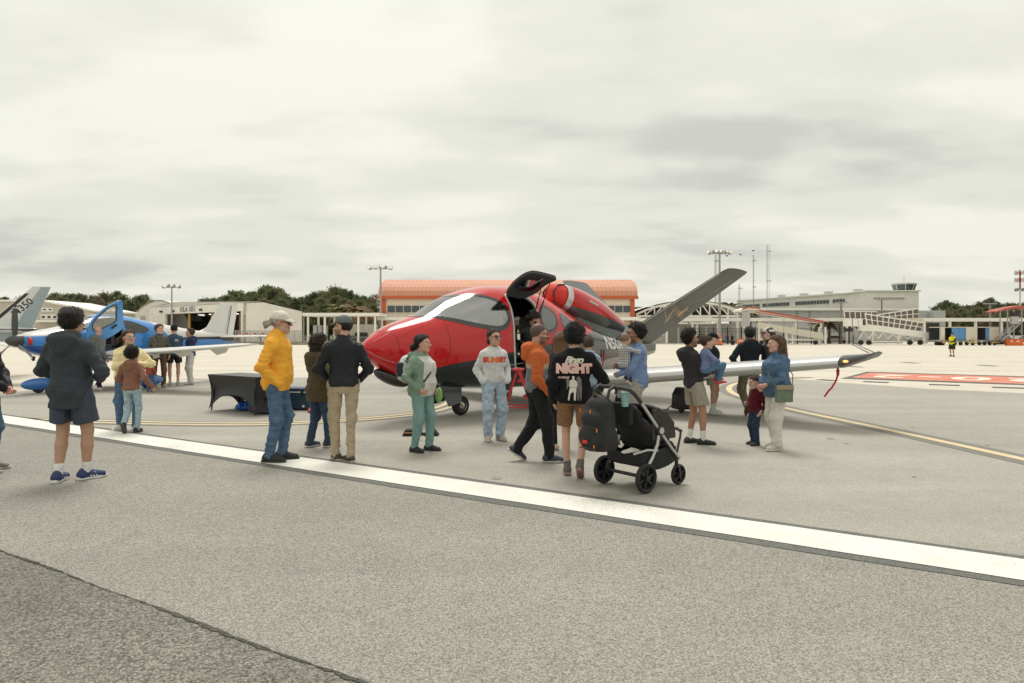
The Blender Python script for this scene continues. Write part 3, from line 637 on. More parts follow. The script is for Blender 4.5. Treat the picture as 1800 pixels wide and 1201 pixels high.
def ramp_glazed():
    d = 106.0; t = thing('glazed_ramp', 'switchback boarding ramp with brown glazed walls and white frame', 'boarding ramp'); X = lambda px: xat(px, d); Z = lambda py: zat(py, d)
    def bay(top0, top1, bot0, bot1, y, n, name='glazed_panel'):
        for i in range(n):
            u0, u1 = i / n, (i + 1) / n; L_ = lambda a, b, u: (a[0] + (b[0] - a[0]) * u, a[1] + (b[1] - a[1]) * u)
            q = [L_(top0, top1, u0), L_(top0, top1, u1), L_(bot0, bot1, u1), L_(bot0, bot1, u0)]; V = [(X(a), y, Z(b)) for a, b in q]; m = [((q[0][0] + q[3][0]) / 2, (q[0][1] + q[3][1]) / 2), ((q[1][0] + q[2][0]) / 2, (q[1][1] + q[2][1]) / 2)]
            W = [(a, y + .08, z) for a, _, z in V]; MB().add(V + W, [(0, 1, 2, 3), (7, 6, 5, 4), (0, 4, 5, 1), (1, 5, 6, 2), (2, 6, 7, 3), (3, 7, 4, 0)]).build(name, m_brown, t)
            MB().bar((V[0][0], y - .08, V[0][2]), (V[3][0], y - .08, V[3][2]), .16, .12, up=(1, 0, 0)).build('mullion', m_white2, t)
            MB().bar((X(m[0][0]), y - .08, Z(m[0][1])), (X(m[1][0]), y - .08, Z(m[1][1])), .12, .12).build('transom', m_white2, t)
        for a, b in ((top0, top1), (bot0, bot1)): MB().bar((X(a[0]), y - .08, Z(a[1])), (X(b[0]), y - .08, Z(b[1])), .18, .18).build('rail', m_white2, t)
    bay((1501, 546), (1560, 547), (1503, 572), (1560, 574), d + 3.2, 6); bay((1540, 556), (1637, 541), (1545, 562), (1637, 560), d + 3.4, 9)
    bay((1520, 552), (1624, 568), (1524, 571), (1616, 583), d, 10)
    MB().prism([(X(1508), Z(572)), (X(1540), Z(572)), (X(1634), Z(585)), (X(1634), Z(596)), (X(1540), Z(582.5)), (X(1508), Z(582))], d - .5, d + .1, lambda u, v, w: (u, w, v)).build('side_skirt', m_white2, t)
    MB().prism([(X(1600), Z(559)), (X(1642), Z(558)), (X(1642), Z(566)), (X(1625), Z(566))], d + 2.8, d + 3.0, lambda u, v, w: (u, w, v)).build('landing_skirt', m_cream, t)
    MB().box((X(1639.5), d, Z(582.5)), (1.1, 1.6, 2.6)).build('doorway', m_blackst, t)
    for px, w in ((1487, .9), (1496, .9), (1506, .6)): MB().box((X(px), d - .6, Z(567.5)), (w, 1.2, 1.15)).build('cabinet', m_white2, t)
    MB().box((X(1488), d - .6, Z(580)), (1.0, .8, .5)).build('control_box', m_blackst, t)
    MB().bar((X(1498), d, Z(576)), (X(1506), d, .2), .25).bar((X(1512), d, Z(584)), (X(1502), d, .2), .2).build('jack', m_steel, t)
    for k in range(14): p0, p1 = 1510 + 8.6 * k, 1518.6 + 8.6 * k; y0 = 583 + max(0, (p0 - 1540)) * .115; MB().bar((X(p0), d + .1, Z(y0 if k % 2 else 596)), (X(p1), d + .1, Z(596 if k % 2 else y0 + 1)), .10).build('lattice', m_white2, t)
    MB().bar((X(1506), d, .55), (X(1640), d, .55), .2, .16).build('chassis_rail', m_white2, t)
    for px in (1512, 1526, 1598, 1616): MB().lathe([(.05, -.14), (.38, -.14), (.38, .14), (.05, .14)], (X(px), d - .2, .40), 'Y', 14).build('wheel', m_tyre_far, t)
ramp_glazed()
# ---- baggage carts, barriers, cones, boarding stair
def cart(px0, px1, label, curtain):
    d = 103.0; t = thing('baggage_cart', label, 'baggage cart', group='baggage carts by the walkway'); x0, x1 = xat(px0, d), xat(px1, d); zt = zat(575.5, d); zb = .75; w = 1.7; cw = (x1 - x0)
    mc = M('cart_cream', (.66, .61, .50), .6)
    MB().box(((x0 + x1) / 2, d + w / 2, zt), (cw, w, .12)).build('roof', mc, t); MB().box(((x0 + x1) / 2, d + w / 2, zb), (cw, w, .14)).build('deck', m_steel, t)
    MB().box((x1 - cw * .22, d + .05, (zt + zb) / 2), (cw * .44, .08, zt - zb - .14)).build('side_panel', mc, t); MB().box(((x0 + x1) / 2, d + w - .05, (zt + zb) / 2), (cw, .06, zt - zb - .14)).build('back_panel', m_blackst, t)
    if curtain: 
        n = 2 if curtain == 1 else 1
        for i in range(n): MB().box((x0 + cw * .56 * (i + .5) / n if curtain == 1 else x0 + cw * .47, d + .02, (zt + zb) / 2), (cw * (.27 if curtain == 1 else .16), .1, zt - zb - .25)).build('curtain', m_curt, t)
    for u in (.15, .38, .62, .85): MB().lathe([(.05, -.12), (.27, -.12), (.27, .12), (.05, .12)], (x0 + cw * u, d + .2, .28), 'Y', 12).build('wheel', m_tyre_far, t)
    MB().bar((x1 - cw * .3, d - .3, .5), (x1 - cw * .16, d - .3, 1.25), .1).bar((x1 - cw * .42, d - .25, .42), (x1 - cw * .05, d - .25, .42), .16).build('tow_bar', M('cart_yellow', (.62, .38, .10), .6), t)
cart(1645, 1661, 'cream baggage cart end next to the ramp doorway', 0); cart(1673, 1718, 'baggage cart with pale blue curtains drawn shut', 1); cart(1717.5, 1756, 'baggage cart with its blue curtain half open', 2)
def water_barrier(px0, px1, d, label):
    x0, x1 = xat(px0, d), xat(px1, d); t = thing('plastic_barrier', label, 'barrier', ((x0 + x1) / 2, d, 0)); h = 1.0; L = x1 - x0
    MB().prism([(-.3, 0), (.3, 0), (.3, .25), (.14, .45), (.12, h), (-.12, h), (-.14, .45), (-.3, .25)], -L / 2, L / 2, lambda u, v, w: (w, u, v)).build('body', m_orange, t)
    for u in (-.2, .18): MB().box((u * L, -.16, .62), (.35, .06, .22)).build('slot', m_white2, t)
water_barrier(1768, 1797, 102, 'orange plastic barrier at right below the antenna tower'); water_barrier(1297, 1306, 110, 'orange plastic barrier left of the man in black hoodie'); water_barrier(1328, 1338, 112, 'orange plastic barrier right of the man in black hoodie')
for px, py, l in ((1262.5, 600, 'left of the two orange traffic cones by the entrance'), (1266.5, 599, 'right of the two orange traffic cones by the entrance')):
    d = 104.0; t = thing('traffic_cone', l, 'traffic cone', (xat(px, d), d, 0)); MB().box((0, 0, .05), (.7, .7, .1)).build('base', m_blackst, t); MB().lathe([(.28, .1), (.05, 1.7)], (0, 0, 0), 'Z', 12).build('cone', m_orange, t, True); MB().lathe([(.185, .8), (.135, 1.15)], (0, 0, 0), 'Z', 12).build('band', m_white2, t, True)
d = 105.0; t = thing('flat_trolley', 'low dark flatbed trolley beside the traffic cones', 'trolley', (xat(1272, d), d, 0)); MB().box((0, 0, .6), (3.2, 1.4, .2)).build('deck', m_blackst, t)
for x in (-1.2, 1.2): MB().lathe([(.05, -.1), (.3, -.1), (.3, .1), (.05, .1)], (x, -.6, .3), 'Y', 12).build('wheel', m_tyre_far, t)
def stair():
    d = 101.0; t = thing('boarding_stairs', 'mobile boarding stairs with red canopy at the right edge', 'boarding stairs'); X = lambda px: xat(px, d); Z = lambda py: zat(py, d)
    MB().prism([(X(1752), Z(547)), (X(1768), Z(542)), (X(1795), Z(537)), (X(1815), Z(540)), (X(1815), Z(543)), (X(1795), Z(540)), (X(1770), Z(545)), (X(1752), Z(549))], d, d + 2.4, lambda u, v, w: (u, w, v)).build('canopy', m_redw, t)
    for a, b in ((1758, 1758), (1771, 1771), (1782, 1782), (1796, 1796)): MB().bar((X(a), d, Z(544)), (X(b), d, Z(596)), .12).build('post', m_steel, t)
    MB().box((X(1783), d, Z(563)), (1.0, .6, 1.1)).build('machine_box', m_wgrey, t); MB().box((X(1783), d - .1, Z(553)), (.8, .5, .6)).build('black_box', m_blackst, t)
    for k in range(12): MB().box((X(1764 + 2.4 * k), d + .8, Z(597 - 2.6 * k)), (.5, 1.6, .10)).build('step', m_steel, t)
    MB().bar((X(1762), d, Z(590)), (X(1796), d, Z(556)), .10).bar((X(1762), d, Z(598)), (X(1796), d, Z(566)), .16).build('handrail', m_steel, t)
stair()
def far_car(px, d, label, col, rz=0.0):
    t = thing('parked_car', label, 'car', (xat(px, d), d, 0), rz); m = M('car_%d' % px, col, .25, coat=.8)
    MB().prism([(-2.2, .35), (2.2, .35), (2.25, .75), (1.5, .95), (.8, 1.45), (-1.0, 1.48), (-1.9, .98), (-2.25, .85)], -.85, .85, lambda u, v, w: (u, w, v)).build('body', m, t, bevel=.08)
    MB().prism([(1.30, .98), (.75, 1.38), (-.95, 1.40), (-1.6, 1.0)], -.87, .87, lambda u, v, w: (u, w, v)).build('side_window', m_win, t)
    for x in (-1.4, 1.4):
        for y in (-.8, .8): MB().lathe([(.05, -.1), (.32, -.1), (.32, .1), (.05, .1)], (x, y, .32), 'Y', 14).build('wheel', m_tyre_far, t)
far_car(1758, 112, 'dark car parked behind the baggage carts', (.03, .032, .035), .3); far_car(1786, 116, 'silver car parked behind the boarding stairs', (.35, .36, .36), .2); far_car(1800, 113, 'grey car cut off by the right edge behind the stairs', (.16, .17, .17), .1); far_car(1467, 126, 'white van parked behind the railing fence', (.6, .6, .58), 0)
def tpole(px, py, d, label):
    t = thing('lamp_post', label, 'lamp post', (xat(px, d), d, 0)); z = zat(py, d); MB().tube([(0, 0, 0), (0, 0, z)], .17, 7).build('pole', M('weathered_pole', (.24, .20, .17), .85), t, True); MB().box((0, 0, z), (2.2, .4, .18)).build('lamp_arm', m_steel, t)
tpole(1478.5, 532, 120, 'brown lamp post in front of the terminal hall'); tpole(1740.5, 534, 118, 'brown lamp post before the trees at right'); tpole(1550, 527, 160, 'lamp post standing on the terminal roof line')
# ---- trees
def leaf_mat(name, c):
    m = M(name, c, .85, var=.40, vscale=.9, spec=.1); nt = m.node_tree; b = nt.nodes['Principled BSDF']; o = nt.nodes['Material Output']; tr = nt.nodes.new('ShaderNodeBsdfTranslucent'); tr.inputs[0].default_value = (c[0] * 1.2, c[1] * 1.25, c[2], 1); mx = nt.nodes.new('ShaderNodeMixShader'); mx.inputs[0].default_value = .35
    nt.links.new(b.outputs[0], mx.inputs[1]); nt.links.new(tr.outputs[0], mx.inputs[2]); nt.links.new(mx.outputs[0], o.inputs[0]); return m
LEAF = [leaf_mat('pine_needles', (.15, .18, .11)), leaf_mat('oak_leaves', (.17, .185, .105)), leaf_mat('bare_brown', (.23, .185, .135)), leaf_mat('olive_leaves', (.18, .18, .105))]
m_bark = M('bark', (.12, .095, .075), .9, var=.3, vscale=3)
def crown_mesh(name, seed, mat, h, rx, clumps, leaves, trunk_frac, size, shape):
    rg = np.random.default_rng(seed); V = []
    z0 = h * trunk_frac
    for i in range(clumps):
        t = rg.uniform(0, 1) ** .8; r = shape(t) * rx; a = rg.uniform(0, 6.283); q = math.sqrt(rg.uniform(.15, 1)); c = np.array((r * q * math.cos(a), r * q * math.sin(a), z0 + (h - z0) * t)); cr = rg.uniform(.5, 1.15) * (size * 3.2)
        p = c + rg.normal(size=(leaves, 3)) * cr * np.array((.5, .5, .36)); n = rg.normal(size=(leaves, 3)); n[:, 2] += .8; n /= np.linalg.norm(n, axis=1, keepdims=True)
        u = np.cross(n, rg.normal(size=(leaves, 3))); u /= np.linalg.norm(u, axis=1, keepdims=True); v = np.cross(n, u); s = (size * rg.uniform(.35, .75, (leaves, 1)))
        V.append(np.stack([p - u * s - v * s * .5, p + u * s - v * s * .5, p + u * s * .5 + v * s * .6, p - u * s * .5 + v * s * .6], 1).reshape(-1, 3))
    V = np.concatenate(V); F = np.arange(len(V)).reshape(-1, 4); return mesh_np(name, V, F, mat, False)
def trunk_mesh(seed, h, top, mat=m_bark, limbs=5):
    rr = random.Random(seed); mb = MB(); mb.tube([(0, 0, 0), (rr.uniform(-.2, .2), 0, h * .4), (rr.uniform(-.4, .4), rr.uniform(-.3, .3), h * top)], [.32, .24, .10], 7)
    for k in range(limbs): a = rr.uniform(0, 6.28); z = h * rr.uniform(.45, top * .9); mb.tube([(0, 0, z), (math.cos(a) * 1.2, math.sin(a) * 1.2, z + .9), (math.cos(a) * 2.4, math.sin(a) * 2.4, z + 1.5)], [.12, .09, .04], 5)
    return mb.mesh('trunk', mat, True)
round_top = lambda t: (1 - abs(2 * t - .9) ** 2.2 * .8) if t < 1 else .1
cone_top = lambda t: (.55 + .6 * math.sin(math.pi * min(1, .25 + t * .7))) * (1 - t ** 3 * .75)
VAR = []
for i, (mi, h, rx, cl, lv, tf, sz, sh_) in enumerate(((0, 17, 3.6, 70, 60, .32, .36, cone_top), (0, 16, 3.0, 58, 60, .40, .34, round_top), (1, 13, 5.2, 95, 60, .18, .40, round_top), (2, 12, 4.2, 70, 50, .2, .28, round_top), (3, 12, 4.6, 85, 60, .15, .36, round_top), (0, 18, 4.2, 76, 60, .42, .36, round_top))):
    VAR.append((crown_mesh('crown', 50 + i, LEAF[mi], h, rx, cl, lv, tf, sz, sh_), trunk_mesh(i, h, .85), h))
def tree(px, py_top, d, var, label, group, name='pine_tree', rz=None):
    cr, tr, h = VAR[var]; t = thing(name, label, 'tree', (xat(px, d), d, -.1), group=group); s = zat(py_top, d) / h; rr = random.Random(int(px * 7 + d)); t.scale = (s * rr.uniform(.9, 1.15), s, s); t.rotation_euler = (0, 0, rr.uniform(0, 6.28))
    obj('trunk', tr, t); obj('crown', cr, t)
rt = random.Random(21)
def skyline(px):      # top of the tree belt along the left half of the picture
    return float(np.interp(px, [-40, 0, 30, 60, 100, 140, 180, 205, 225, 262, 285, 340, 352, 400, 440, 470, 500, 522, 545, 580, 600, 640, 670], [530, 523, 524, 528, 520, 519, 520, 513, 522, 524, 540, 540, 530, 518, 514, 508, 514, 526, 516, 509, 506, 518, 518]))
px = -30.0
while px < 668:
    y = skyline(px) + rt.uniform(-2, 5); inn = 505 < px < 540
    k = rt.choices([0, 1, 5, 2, 3, 4], [3, 3, 2, 2, 1, 1])[0] if px > 400 else rt.choices([0, 1, 2, 3, 4, 5], [1, 1, 3, 2, 2, 1])[0]
    tree(px, y, rt.uniform(215, 240), k, {0: 'tall dark green pine in the belt behind the hangars', 1: 'slender dark green pine in the belt behind the hangars', 5: 'high-crowned pine in the belt behind the hangars', 2: 'broad green oak in the belt behind the hangars', 3: 'brownish bare-looking tree in the belt behind the hangars', 4: 'olive green leafy tree in the belt behind the hangars'}[k], 'tree belt behind the hangars')
    px += rt.uniform(8, 13)
px = 395.0
while px < 668:      # lower, nearer row that closes the gaps under the crowns
    tree(px, skyline(px) + rt.uniform(14, 26), rt.uniform(185, 205), rt.choice([2, 3, 4]), 'low bushy tree in front of the pine belt', 'low trees in front of the pine belt', 'bushy_tree'); px += rt.uniform(11, 17)
px = 1655.0
while px < 1830:
    y = float(np.interp(px, [1655, 1668, 1690, 1715, 1740, 1765, 1790, 1830], [532, 528, 538, 534, 526, 532, 533, 530])) + rt.uniform(-1, 4)
    tree(px, y, rt.uniform(205, 230), rt.choice([2, 4, 5, 0]), 'tree in the belt at right beyond the terminal', 'tree belt at right'); px += rt.uniform(8, 12)
px = 1650.0
while px < 1830: tree(px, 545 + rt.uniform(-3, 3), rt.uniform(178, 190), rt.choice([3, 4]), 'low brown-green tree before the right tree belt', 'low trees at right', 'bushy_tree'); px += rt.uniform(12, 16)
# palms: a bare trunk and arching fronds
def palm(px, py_top, d, label, col, fr=1.0):
    z = zat(py_top, d); t = thing('palm_tree', label, 'palm tree', (xat(px, d), d, 0)); rr = random.Random(int(px)); MB().tube([(0, 0, 0), (.1, 0, z * .5), (0, 0, z - 1.6)], [.28, .22, .2], 8).build('trunk', m_bark, t, True); m = M('palm_%d' % int(col[0] * 1000), col, .8, var=.3, vscale=2)
    for k in range(34):
        a = rr.uniform(0, 6.28); el = rr.uniform(-.3, 1.3); L = rr.uniform(1.6, 2.4) * fr; mb = MB(); P_ = []
        for i in range(6): u = i / 5; r = L * u * math.cos(el * (1 - .5 * u)); P_.append(Vector((r * math.cos(a), r * math.sin(a), z - 1.6 + L * u * math.sin(el) - 1.3 * L * .5 * u * u)))
        sd = Vector((-math.sin(a), math.cos(a), 0)); V = []
        for i, p in enumerate(P_): w = .34 * math.sin(math.pi * (.12 + .85 * i / 5)) ; V += [p - sd * w - Vector((0, 0, w * .6)), p, p + sd * w - Vector((0, 0, w * .6))]
        mb.add(V, [f for i in range(5) for f in ((3*i, 3*i+1, 3*i+4, 3*i+3), (3*i+1, 3*i+2, 3*i+5, 3*i+4))]); mb.build('frond', m, t)
for px, py, d, c, l in ((344, 531, 190, (.07, .075, .035), 'palm rising over the hangar roof'), (596, 530, 135, (.16, .145, .05), 'yellowish palm above the open shelter'), (622, 532, 135, (.21, .14, .065), 'larger brown palm above the open shelter'), (636, 536, 135, (.20, .13, .06), 'small brown palm nearest the orange-roofed building'), (1283, 527, 140, (.10, .095, .035), 'palm left of the white ramp hood'), (1318, 531, 122, (.14, .115, .05), 'palm directly behind the white ramp hood'), (1443, 551, 124, (.10, .095, .05), 'palm before the grey terminal wall'), (1457, 554, 124, (.13, .10, .055), 'low palm before the grey terminal wall'), (1491, 549, 124, (.10, .085, .045), 'palm left of the glazed ramp')): palm(px, py, d, l, c, 1.5 if d > 130 else 1.25)
# birds
m_bird = M('bird_dark', (.03, .03, .03), .8)
for px, py, l in ((1278, 450, 'lowest of three small birds right of the floodlights'), (1302, 448, 'middle of three small birds right of the floodlights'), (1324, 441, 'highest of three small birds near the lattice mast')):
    p = at(px, py, 60); b = thing('bird', l, 'bird', p); MB().ellipsoid((0, 0, 0), (.07, .17, .06), 8, 6).build('body', m_bird, b, True)
    for sx in (-1, 1): MB().prism([(0, -.05), (0, .06), (sx * .22, .0)], -.006, .006, lambda u, v, w: (u, v, .04 + abs(u) * .2 + w)).build('wing', m_bird, b)
# ================================================================== aircraft helpers
def pchip(xs, ys, x):
    h = np.diff(xs); d = np.diff(ys) / h; m = np.zeros(len(xs))
    for i in range(1, len(xs) - 1):
        if d[i - 1] * d[i] > 0:
            w1 = 2 * h[i] + h[i - 1]; w2 = h[i] + 2 * h[i - 1]; m[i] = (w1 + w2) / (w1 / d[i - 1] + w2 / d[i])
    m[0] = d[0]; m[-1] = d[-1]
    x = np.clip(x, xs[0], xs[-1]); k = np.clip(np.searchsorted(xs, x) - 1, 0, len(xs) - 2); t = (x - xs[k]) / h[k]; h0 = h[k]
    return (2*t**3-3*t**2+1)*ys[k]+(t**3-2*t**2+t)*h0*m[k]+(-2*t**3+3*t**2)*ys[k+1]+(t**3-t**2)*h0*m[k+1]
class Hull:
    """fuselage surface: x aft from the nose, phi round the section (0 top, + left side), y right, z up"""
    def __init__(s, st, ex=.88): s.st = np.array(st); s.ex = ex
    def P(s, x, phi, off=0.0):
        x = np.asarray(x, float); phi = np.asarray(phi, float)
        if off:
            e = 1e-3; p = s.P(x, phi); n = np.cross(s.P(x + e, phi) - s.P(x - e, phi), s.P(x, phi - e) - s.P(x, phi + e))
            return p + off * n / (np.linalg.norm(n, axis=-1, keepdims=True) + 1e-12)
        zt, zb, w, zm = [pchip(s.st[:, 0], s.st[:, i], x) for i in (1, 2, 3, 4)]
        c = np.cos(phi); q = np.sin(phi)
        cc = np.sign(c) * np.abs(c) ** s.ex; ss = np.sign(q) * np.abs(q) ** s.ex
        return np.stack([x * np.ones_like(phi), -w * ss, np.where(c > 0, zm + (zt - zm) * cc, zm + (zm - zb) * cc)], -1)
    def shell(s, name, xs, nphi, mat, parent, holes=(), off=0.0, phis=None, flip=False, caps=True):
        ph = np.linspace(-math.pi, math.pi, nphi + 1)[:-1] + math.pi / nphi if phis is None else phis
        closed = phis is None
        X, PH = np.meshgrid(xs, ph, indexing='ij'); V = s.P(X, PH, off).reshape(-1, 3); n = len(ph); f = []
        xs = np.asarray(xs); bbs = [(min(p[0] for p in h), max(p[0] for p in h), min(p[1] for p in h), max(p[1] for p in h)) for h in holes]
        for i in range(len(xs) - 1):
            for k in range(n if closed else n - 1):
                k2 = (k + 1) % n; cx = (xs[i] + xs[i + 1]) / 2; cp = (ph[k] + (ph[k2] if k2 else ph[k] + 2 * math.pi / nphi)) / 2
                if any(b[0] < cx < b[1] and b[2] < cp * .95 < b[3] and inside(cx, cp * .95, h) for h, b in zip(holes, bbs)): continue
                q = (i * n + k, (i + 1) * n + k, (i + 1) * n + k2, i * n + k2); f.append(q[::-1] if flip else q)
        mb = MB(); mb.v = [tuple(p) for p in V]; mb.f = f
        if caps and closed:
            for i in (0, len(xs) - 1):
                mb.v.append(tuple(V[i * n:(i + 1) * n].mean(0))); c = len(mb.v) - 1
                for k in range(n): mb.f.append((i * n + k, i * n + (k + 1) % n, c))
        me = mb.mesh(name, mat, True, 180, fix=caps)
        return obj(name, me, parent)
    def patch(s, name, loops, off, mat, parent, dens=.06, thick=0.0, Rm=.95):
        bm = bmesh.new()
        for lp in loops:
            vs = [bm.verts.new((x, p * Rm, 0)) for x, p in lp]
            for i in range(len(vs)): bm.edges.new((vs[i], vs[(i + 1) % len(vs)]))
        bmesh.ops.triangle_fill(bm, edges=bm.edges[:], use_beauty=True, use_dissolve=False)
        for _ in range(6):
            es = [e for e in bm.edges if e.calc_length() > dens and not (e.is_boundary and e.calc_length() < dens * 2)]
            if not es: break
            bmesh.ops.subdivide_edges(bm, edges=es, cuts=1); bmesh.ops.triangulate(bm, faces=[f for f in bm.faces if len(f.verts) > 3])
            bmesh.ops.beautify_fill(bm, faces=bm.faces[:], edges=[e for e in bm.edges if not e.is_boundary])
        co = np.array([v.co[:] for v in bm.verts]); Q = s.P(co[:, 0], co[:, 1] / Rm, off)
        for v, q in zip(bm.verts, Q): v.co = q
        bm.normal_update(); bm.faces.ensure_lookup_table()
        f = bm.faces[0]; c = f.calc_center_median()
        zc = float(pchip(s.st[:, 0], s.st[:, 4], np.array([c.x]))[0])
        if f.normal.dot(Vector((0, c.y, c.z - zc))) < 0: bmesh.ops.reverse_faces(bm, faces=bm.faces[:])
        me = bpy.data.meshes.new(name); bm.to_mesh(me); bm.free(); me.materials.append(mat); me.shade_smooth()
        o = obj(name, me, parent)
        if thick: md = o.modifiers.new('thick', 'SOLIDIFY'); md.thickness = thick; md.offset = -1
        return o
    def strip(s, name, path, w, off, mat, parent, n=40, Rm=.95):
        p = resample([(x, q * Rm) for x, q in path], n); A, B = [], []
        for i in range(len(p)):
            d = np.array(p[min(i + 1, len(p) - 1)]) - np.array(p[max(i - 1, 0)]); d /= np.linalg.norm(d) + 1e-9
            nr = np.array((-d[1], d[0])) * w / 2; A.append(np.array(p[i]) + nr); B.append(np.array(p[i]) - nr)
        A = np.array(A); B = np.array(B); m = len(A)
        V = np.concatenate([s.P(A[:, 0], A[:, 1] / Rm, off), s.P(B[:, 0], B[:, 1] / Rm, off)])
        return obj(name, mesh_np(name, V, [(i, i + 1, m + i + 1, m + i) for i in range(m - 1)], mat), parent)
    def text(s, name, txt, size, x0, p0, off, mat, parent, Rm=.6, slant=0.0, **k):
        me = text_mesh(txt, size, mat, dens=size * .25, **k); n = len(me.vertices); co = np.empty(n * 3, np.float32); me.vertices.foreach_get('co', co); co = co.reshape(-1, 3)
        Q = s.P(x0 + co[:, 0] + slant * co[:, 1], p0 - co[:, 1] / Rm, off); me.vertices.foreach_set('co', Q.astype(np.float32).ravel()); me.update()
        return obj(name, me, parent)
def inside(x, y, poly):
    c = False; n = len(poly)
    for i in range(n):
        x1, y1 = poly[i]; x2, y2 = poly[i - 1]
        if (y1 > y) != (y2 > y) and x < (x2 - x1) * (y - y1) / (y2 - y1) + x1: c = not c
    return c
def resample(p, n):
    p = np.array(p, float); P = np.vstack([2 * p[0] - p[1], p, 2 * p[-1] - p[-2]]); out = []
    for u in np.linspace(0, len(p) - 1.000001, n):
        i = int(u); t = u - i; a, b, c, d = P[i:i + 4]
        out.append(0.5 * (2*b + (c-a)*t + (2*a-5*b+4*c-d)*t*t + (3*b-a-3*c+d)*t**3))
    return out
def closed_curve(p, n):
    p = np.array(p, float); m = len(p); out = []
    for u in np.linspace(0, m, n, endpoint=False):
        i = int(u); t = u - i; a, b, c, d = p[(i - 1) % m], p[i % m], p[(i + 1) % m], p[(i + 2) % m]
        out.append(tuple(0.5 * (2*b + (c-a)*t + (2*a-5*b+4*c-d)*t*t + (3*b-a-3*c+d)*t**3)))
    return out
def offset_poly(p, d, Rm=.95):
    """grow a closed (x, phi) outline by d metres"""
    q = [np.array((x, f * Rm)) for x, f in p]; n = len(q); ar = sum(q[i][0] * q[(i + 1) % n][1] - q[(i + 1) % n][0] * q[i][1] for i in range(n)); sg = 1 if ar > 0 else -1; out = []
    for i in range(n):
        t = q[(i + 1) % n] - q[i - 1]; t /= np.linalg.norm(t) + 1e-9; r = q[i] + sg * d * np.array((t[1], -t[0])); out.append((r[0], r[1] / Rm))
    return out
def airfoil(chord, tc, n=13):
    x = 0.5 * (1 - np.cos(np.linspace(0, math.pi, n)))
    yt = 5 * tc * (.2969 * np.sqrt(x) - .126 * x - .3516 * x**2 + .2843 * x**3 - .1036 * x**4); cam_ = .02 * 4 * x * (1 - x)
    up = np.stack([x, cam_ + yt], -1)[::-1]; lo = np.stack([x, cam_ - yt * .85], -1)[1:-1]
    return np.vstack([up, lo]) * chord
def wing_mesh(sections, n=13, sub=6):
    """sections: (le x, y, z, chord, t/c, cant) lofted spanwise; cant tilts the section's thickness direction"""
    mb = MB(); rings = []
    for a, b in zip(sections[:-1], sections[1:]):
        for k in range(sub):
            t = k / sub; rings.append([u + (v - u) * t for u, v in zip(a, b)])
    rings.append(list(sections[-1])); R_ = []
    for lx, y, z, c, tc, cant in rings:
        af = airfoil(c, tc, n); R_.append([(lx + p[0], y - math.sin(cant) * p[1], z + math.cos(cant) * p[1]) for p in af])
    mb.loft(R_); return mb
def ramp_mask(N, L, coord, axis_x, axis_v, pts, xmax, vmax):
    """1 where v is under the broken line pts over x"""
    mx = N.new('ShaderNodeMath'); mx.operation = 'DIVIDE'; L.new(axis_x, mx.inputs[0]); mx.inputs[1].default_value = xmax
    cr = N.new('ShaderNodeValToRGB'); L.new(mx.outputs[0], cr.inputs[0]); e = cr.color_ramp.elements
    while len(e) > 1: e.remove(e[0])
    e[0].position = pts[0][0] / xmax; e[0].color = (pts[0][1] / vmax,) * 3 + (1,)
    for x, v in pts[1:]: k = e.new(x / xmax); k.color = (v / vmax,) * 3 + (1,)
    ml = N.new('ShaderNodeMath'); ml.operation = 'MULTIPLY'; L.new(cr.outputs[0], ml.inputs[0]); ml.inputs[1].default_value = vmax
    lt = N.new('ShaderNodeMath'); lt.operation = 'LESS_THAN'; L.new(axis_v, lt.inputs[0]); L.new(ml.outputs[0], lt.inputs[1])
    return lt.outputs[0]
def paint_mat(name, base, layers, xmax, vmax, rough=0.22, coat=1.0, metal=0.0):
    """car-like paint whose scheme is drawn in the aircraft's own side view: layers = [(colour, broken line)]"""
    m = bpy.data.materials.new(name); m.use_nodes = True; nt = m.node_tree; N = nt.nodes; L = nt.links; b = N['Principled BSDF']
    tc = N.new('ShaderNodeTexCoord'); sp = N.new('ShaderNodeSeparateXYZ'); L.new(tc.outputs['Object'], sp.inputs[0])
    col = None
    for c, pts in layers:
        mk = ramp_mask(N, L, None, sp.outputs[0], sp.outputs[2], pts, xmax, vmax)
        mx = N.new('ShaderNodeMix'); mx.data_type = 'RGBA'; L.new(mk, mx.inputs[0])
        if col is None: mx.inputs[6].default_value = (*base, 1)
        else: L.new(col, mx.inputs[6])
        mx.inputs[7].default_value = (*c, 1); col = mx.outputs[2]
    if col is not None: L.new(col, b.inputs['Base Color'])
    else: b.inputs['Base Color'].default_value = (*base, 1)
    b.inputs['Roughness'].default_value = rough; b.inputs['Coat Weight'].default_value = coat; b.inputs['Coat Roughness'].default_value = 0.10; b.inputs['Specular IOR Level'].default_value = 0.1
    b.inputs['Metallic'].default_value = metal
    return m
def glass_mat(name, tint, refl=0.22, rough=0.09):
    m = bpy.data.materials.new(name); m.use_nodes = True; nt = m.node_tree; N = nt.nodes; L = nt.links; N.clear()
    o = N.new('ShaderNodeOutputMaterial'); tr = N.new('ShaderNodeBsdfTransparent'); tr.inputs[0].default_value = (*tint, 1)
    gl = N.new('ShaderNodeBsdfGlossy'); gl.inputs['Roughness'].default_value = rough; lw = N.new('ShaderNodeLayerWeight'); lw.inputs[0].default_value = 0.35
    mr = N.new('ShaderNodeMapRange'); mr.inputs['To Min'].default_value = refl; mr.inputs['To Max'].default_value = 1.0; L.new(lw.outputs['Fresnel'], mr.inputs[0])
    mx = N.new('ShaderNodeMixShader'); L.new(mr.outputs[0], mx.inputs[0]); L.new(tr.outputs[0], mx.inputs[1]); L.new(gl.outputs[0], mx.inputs[2]); L.new(mx.outputs[0], o.inputs[0])
    return m
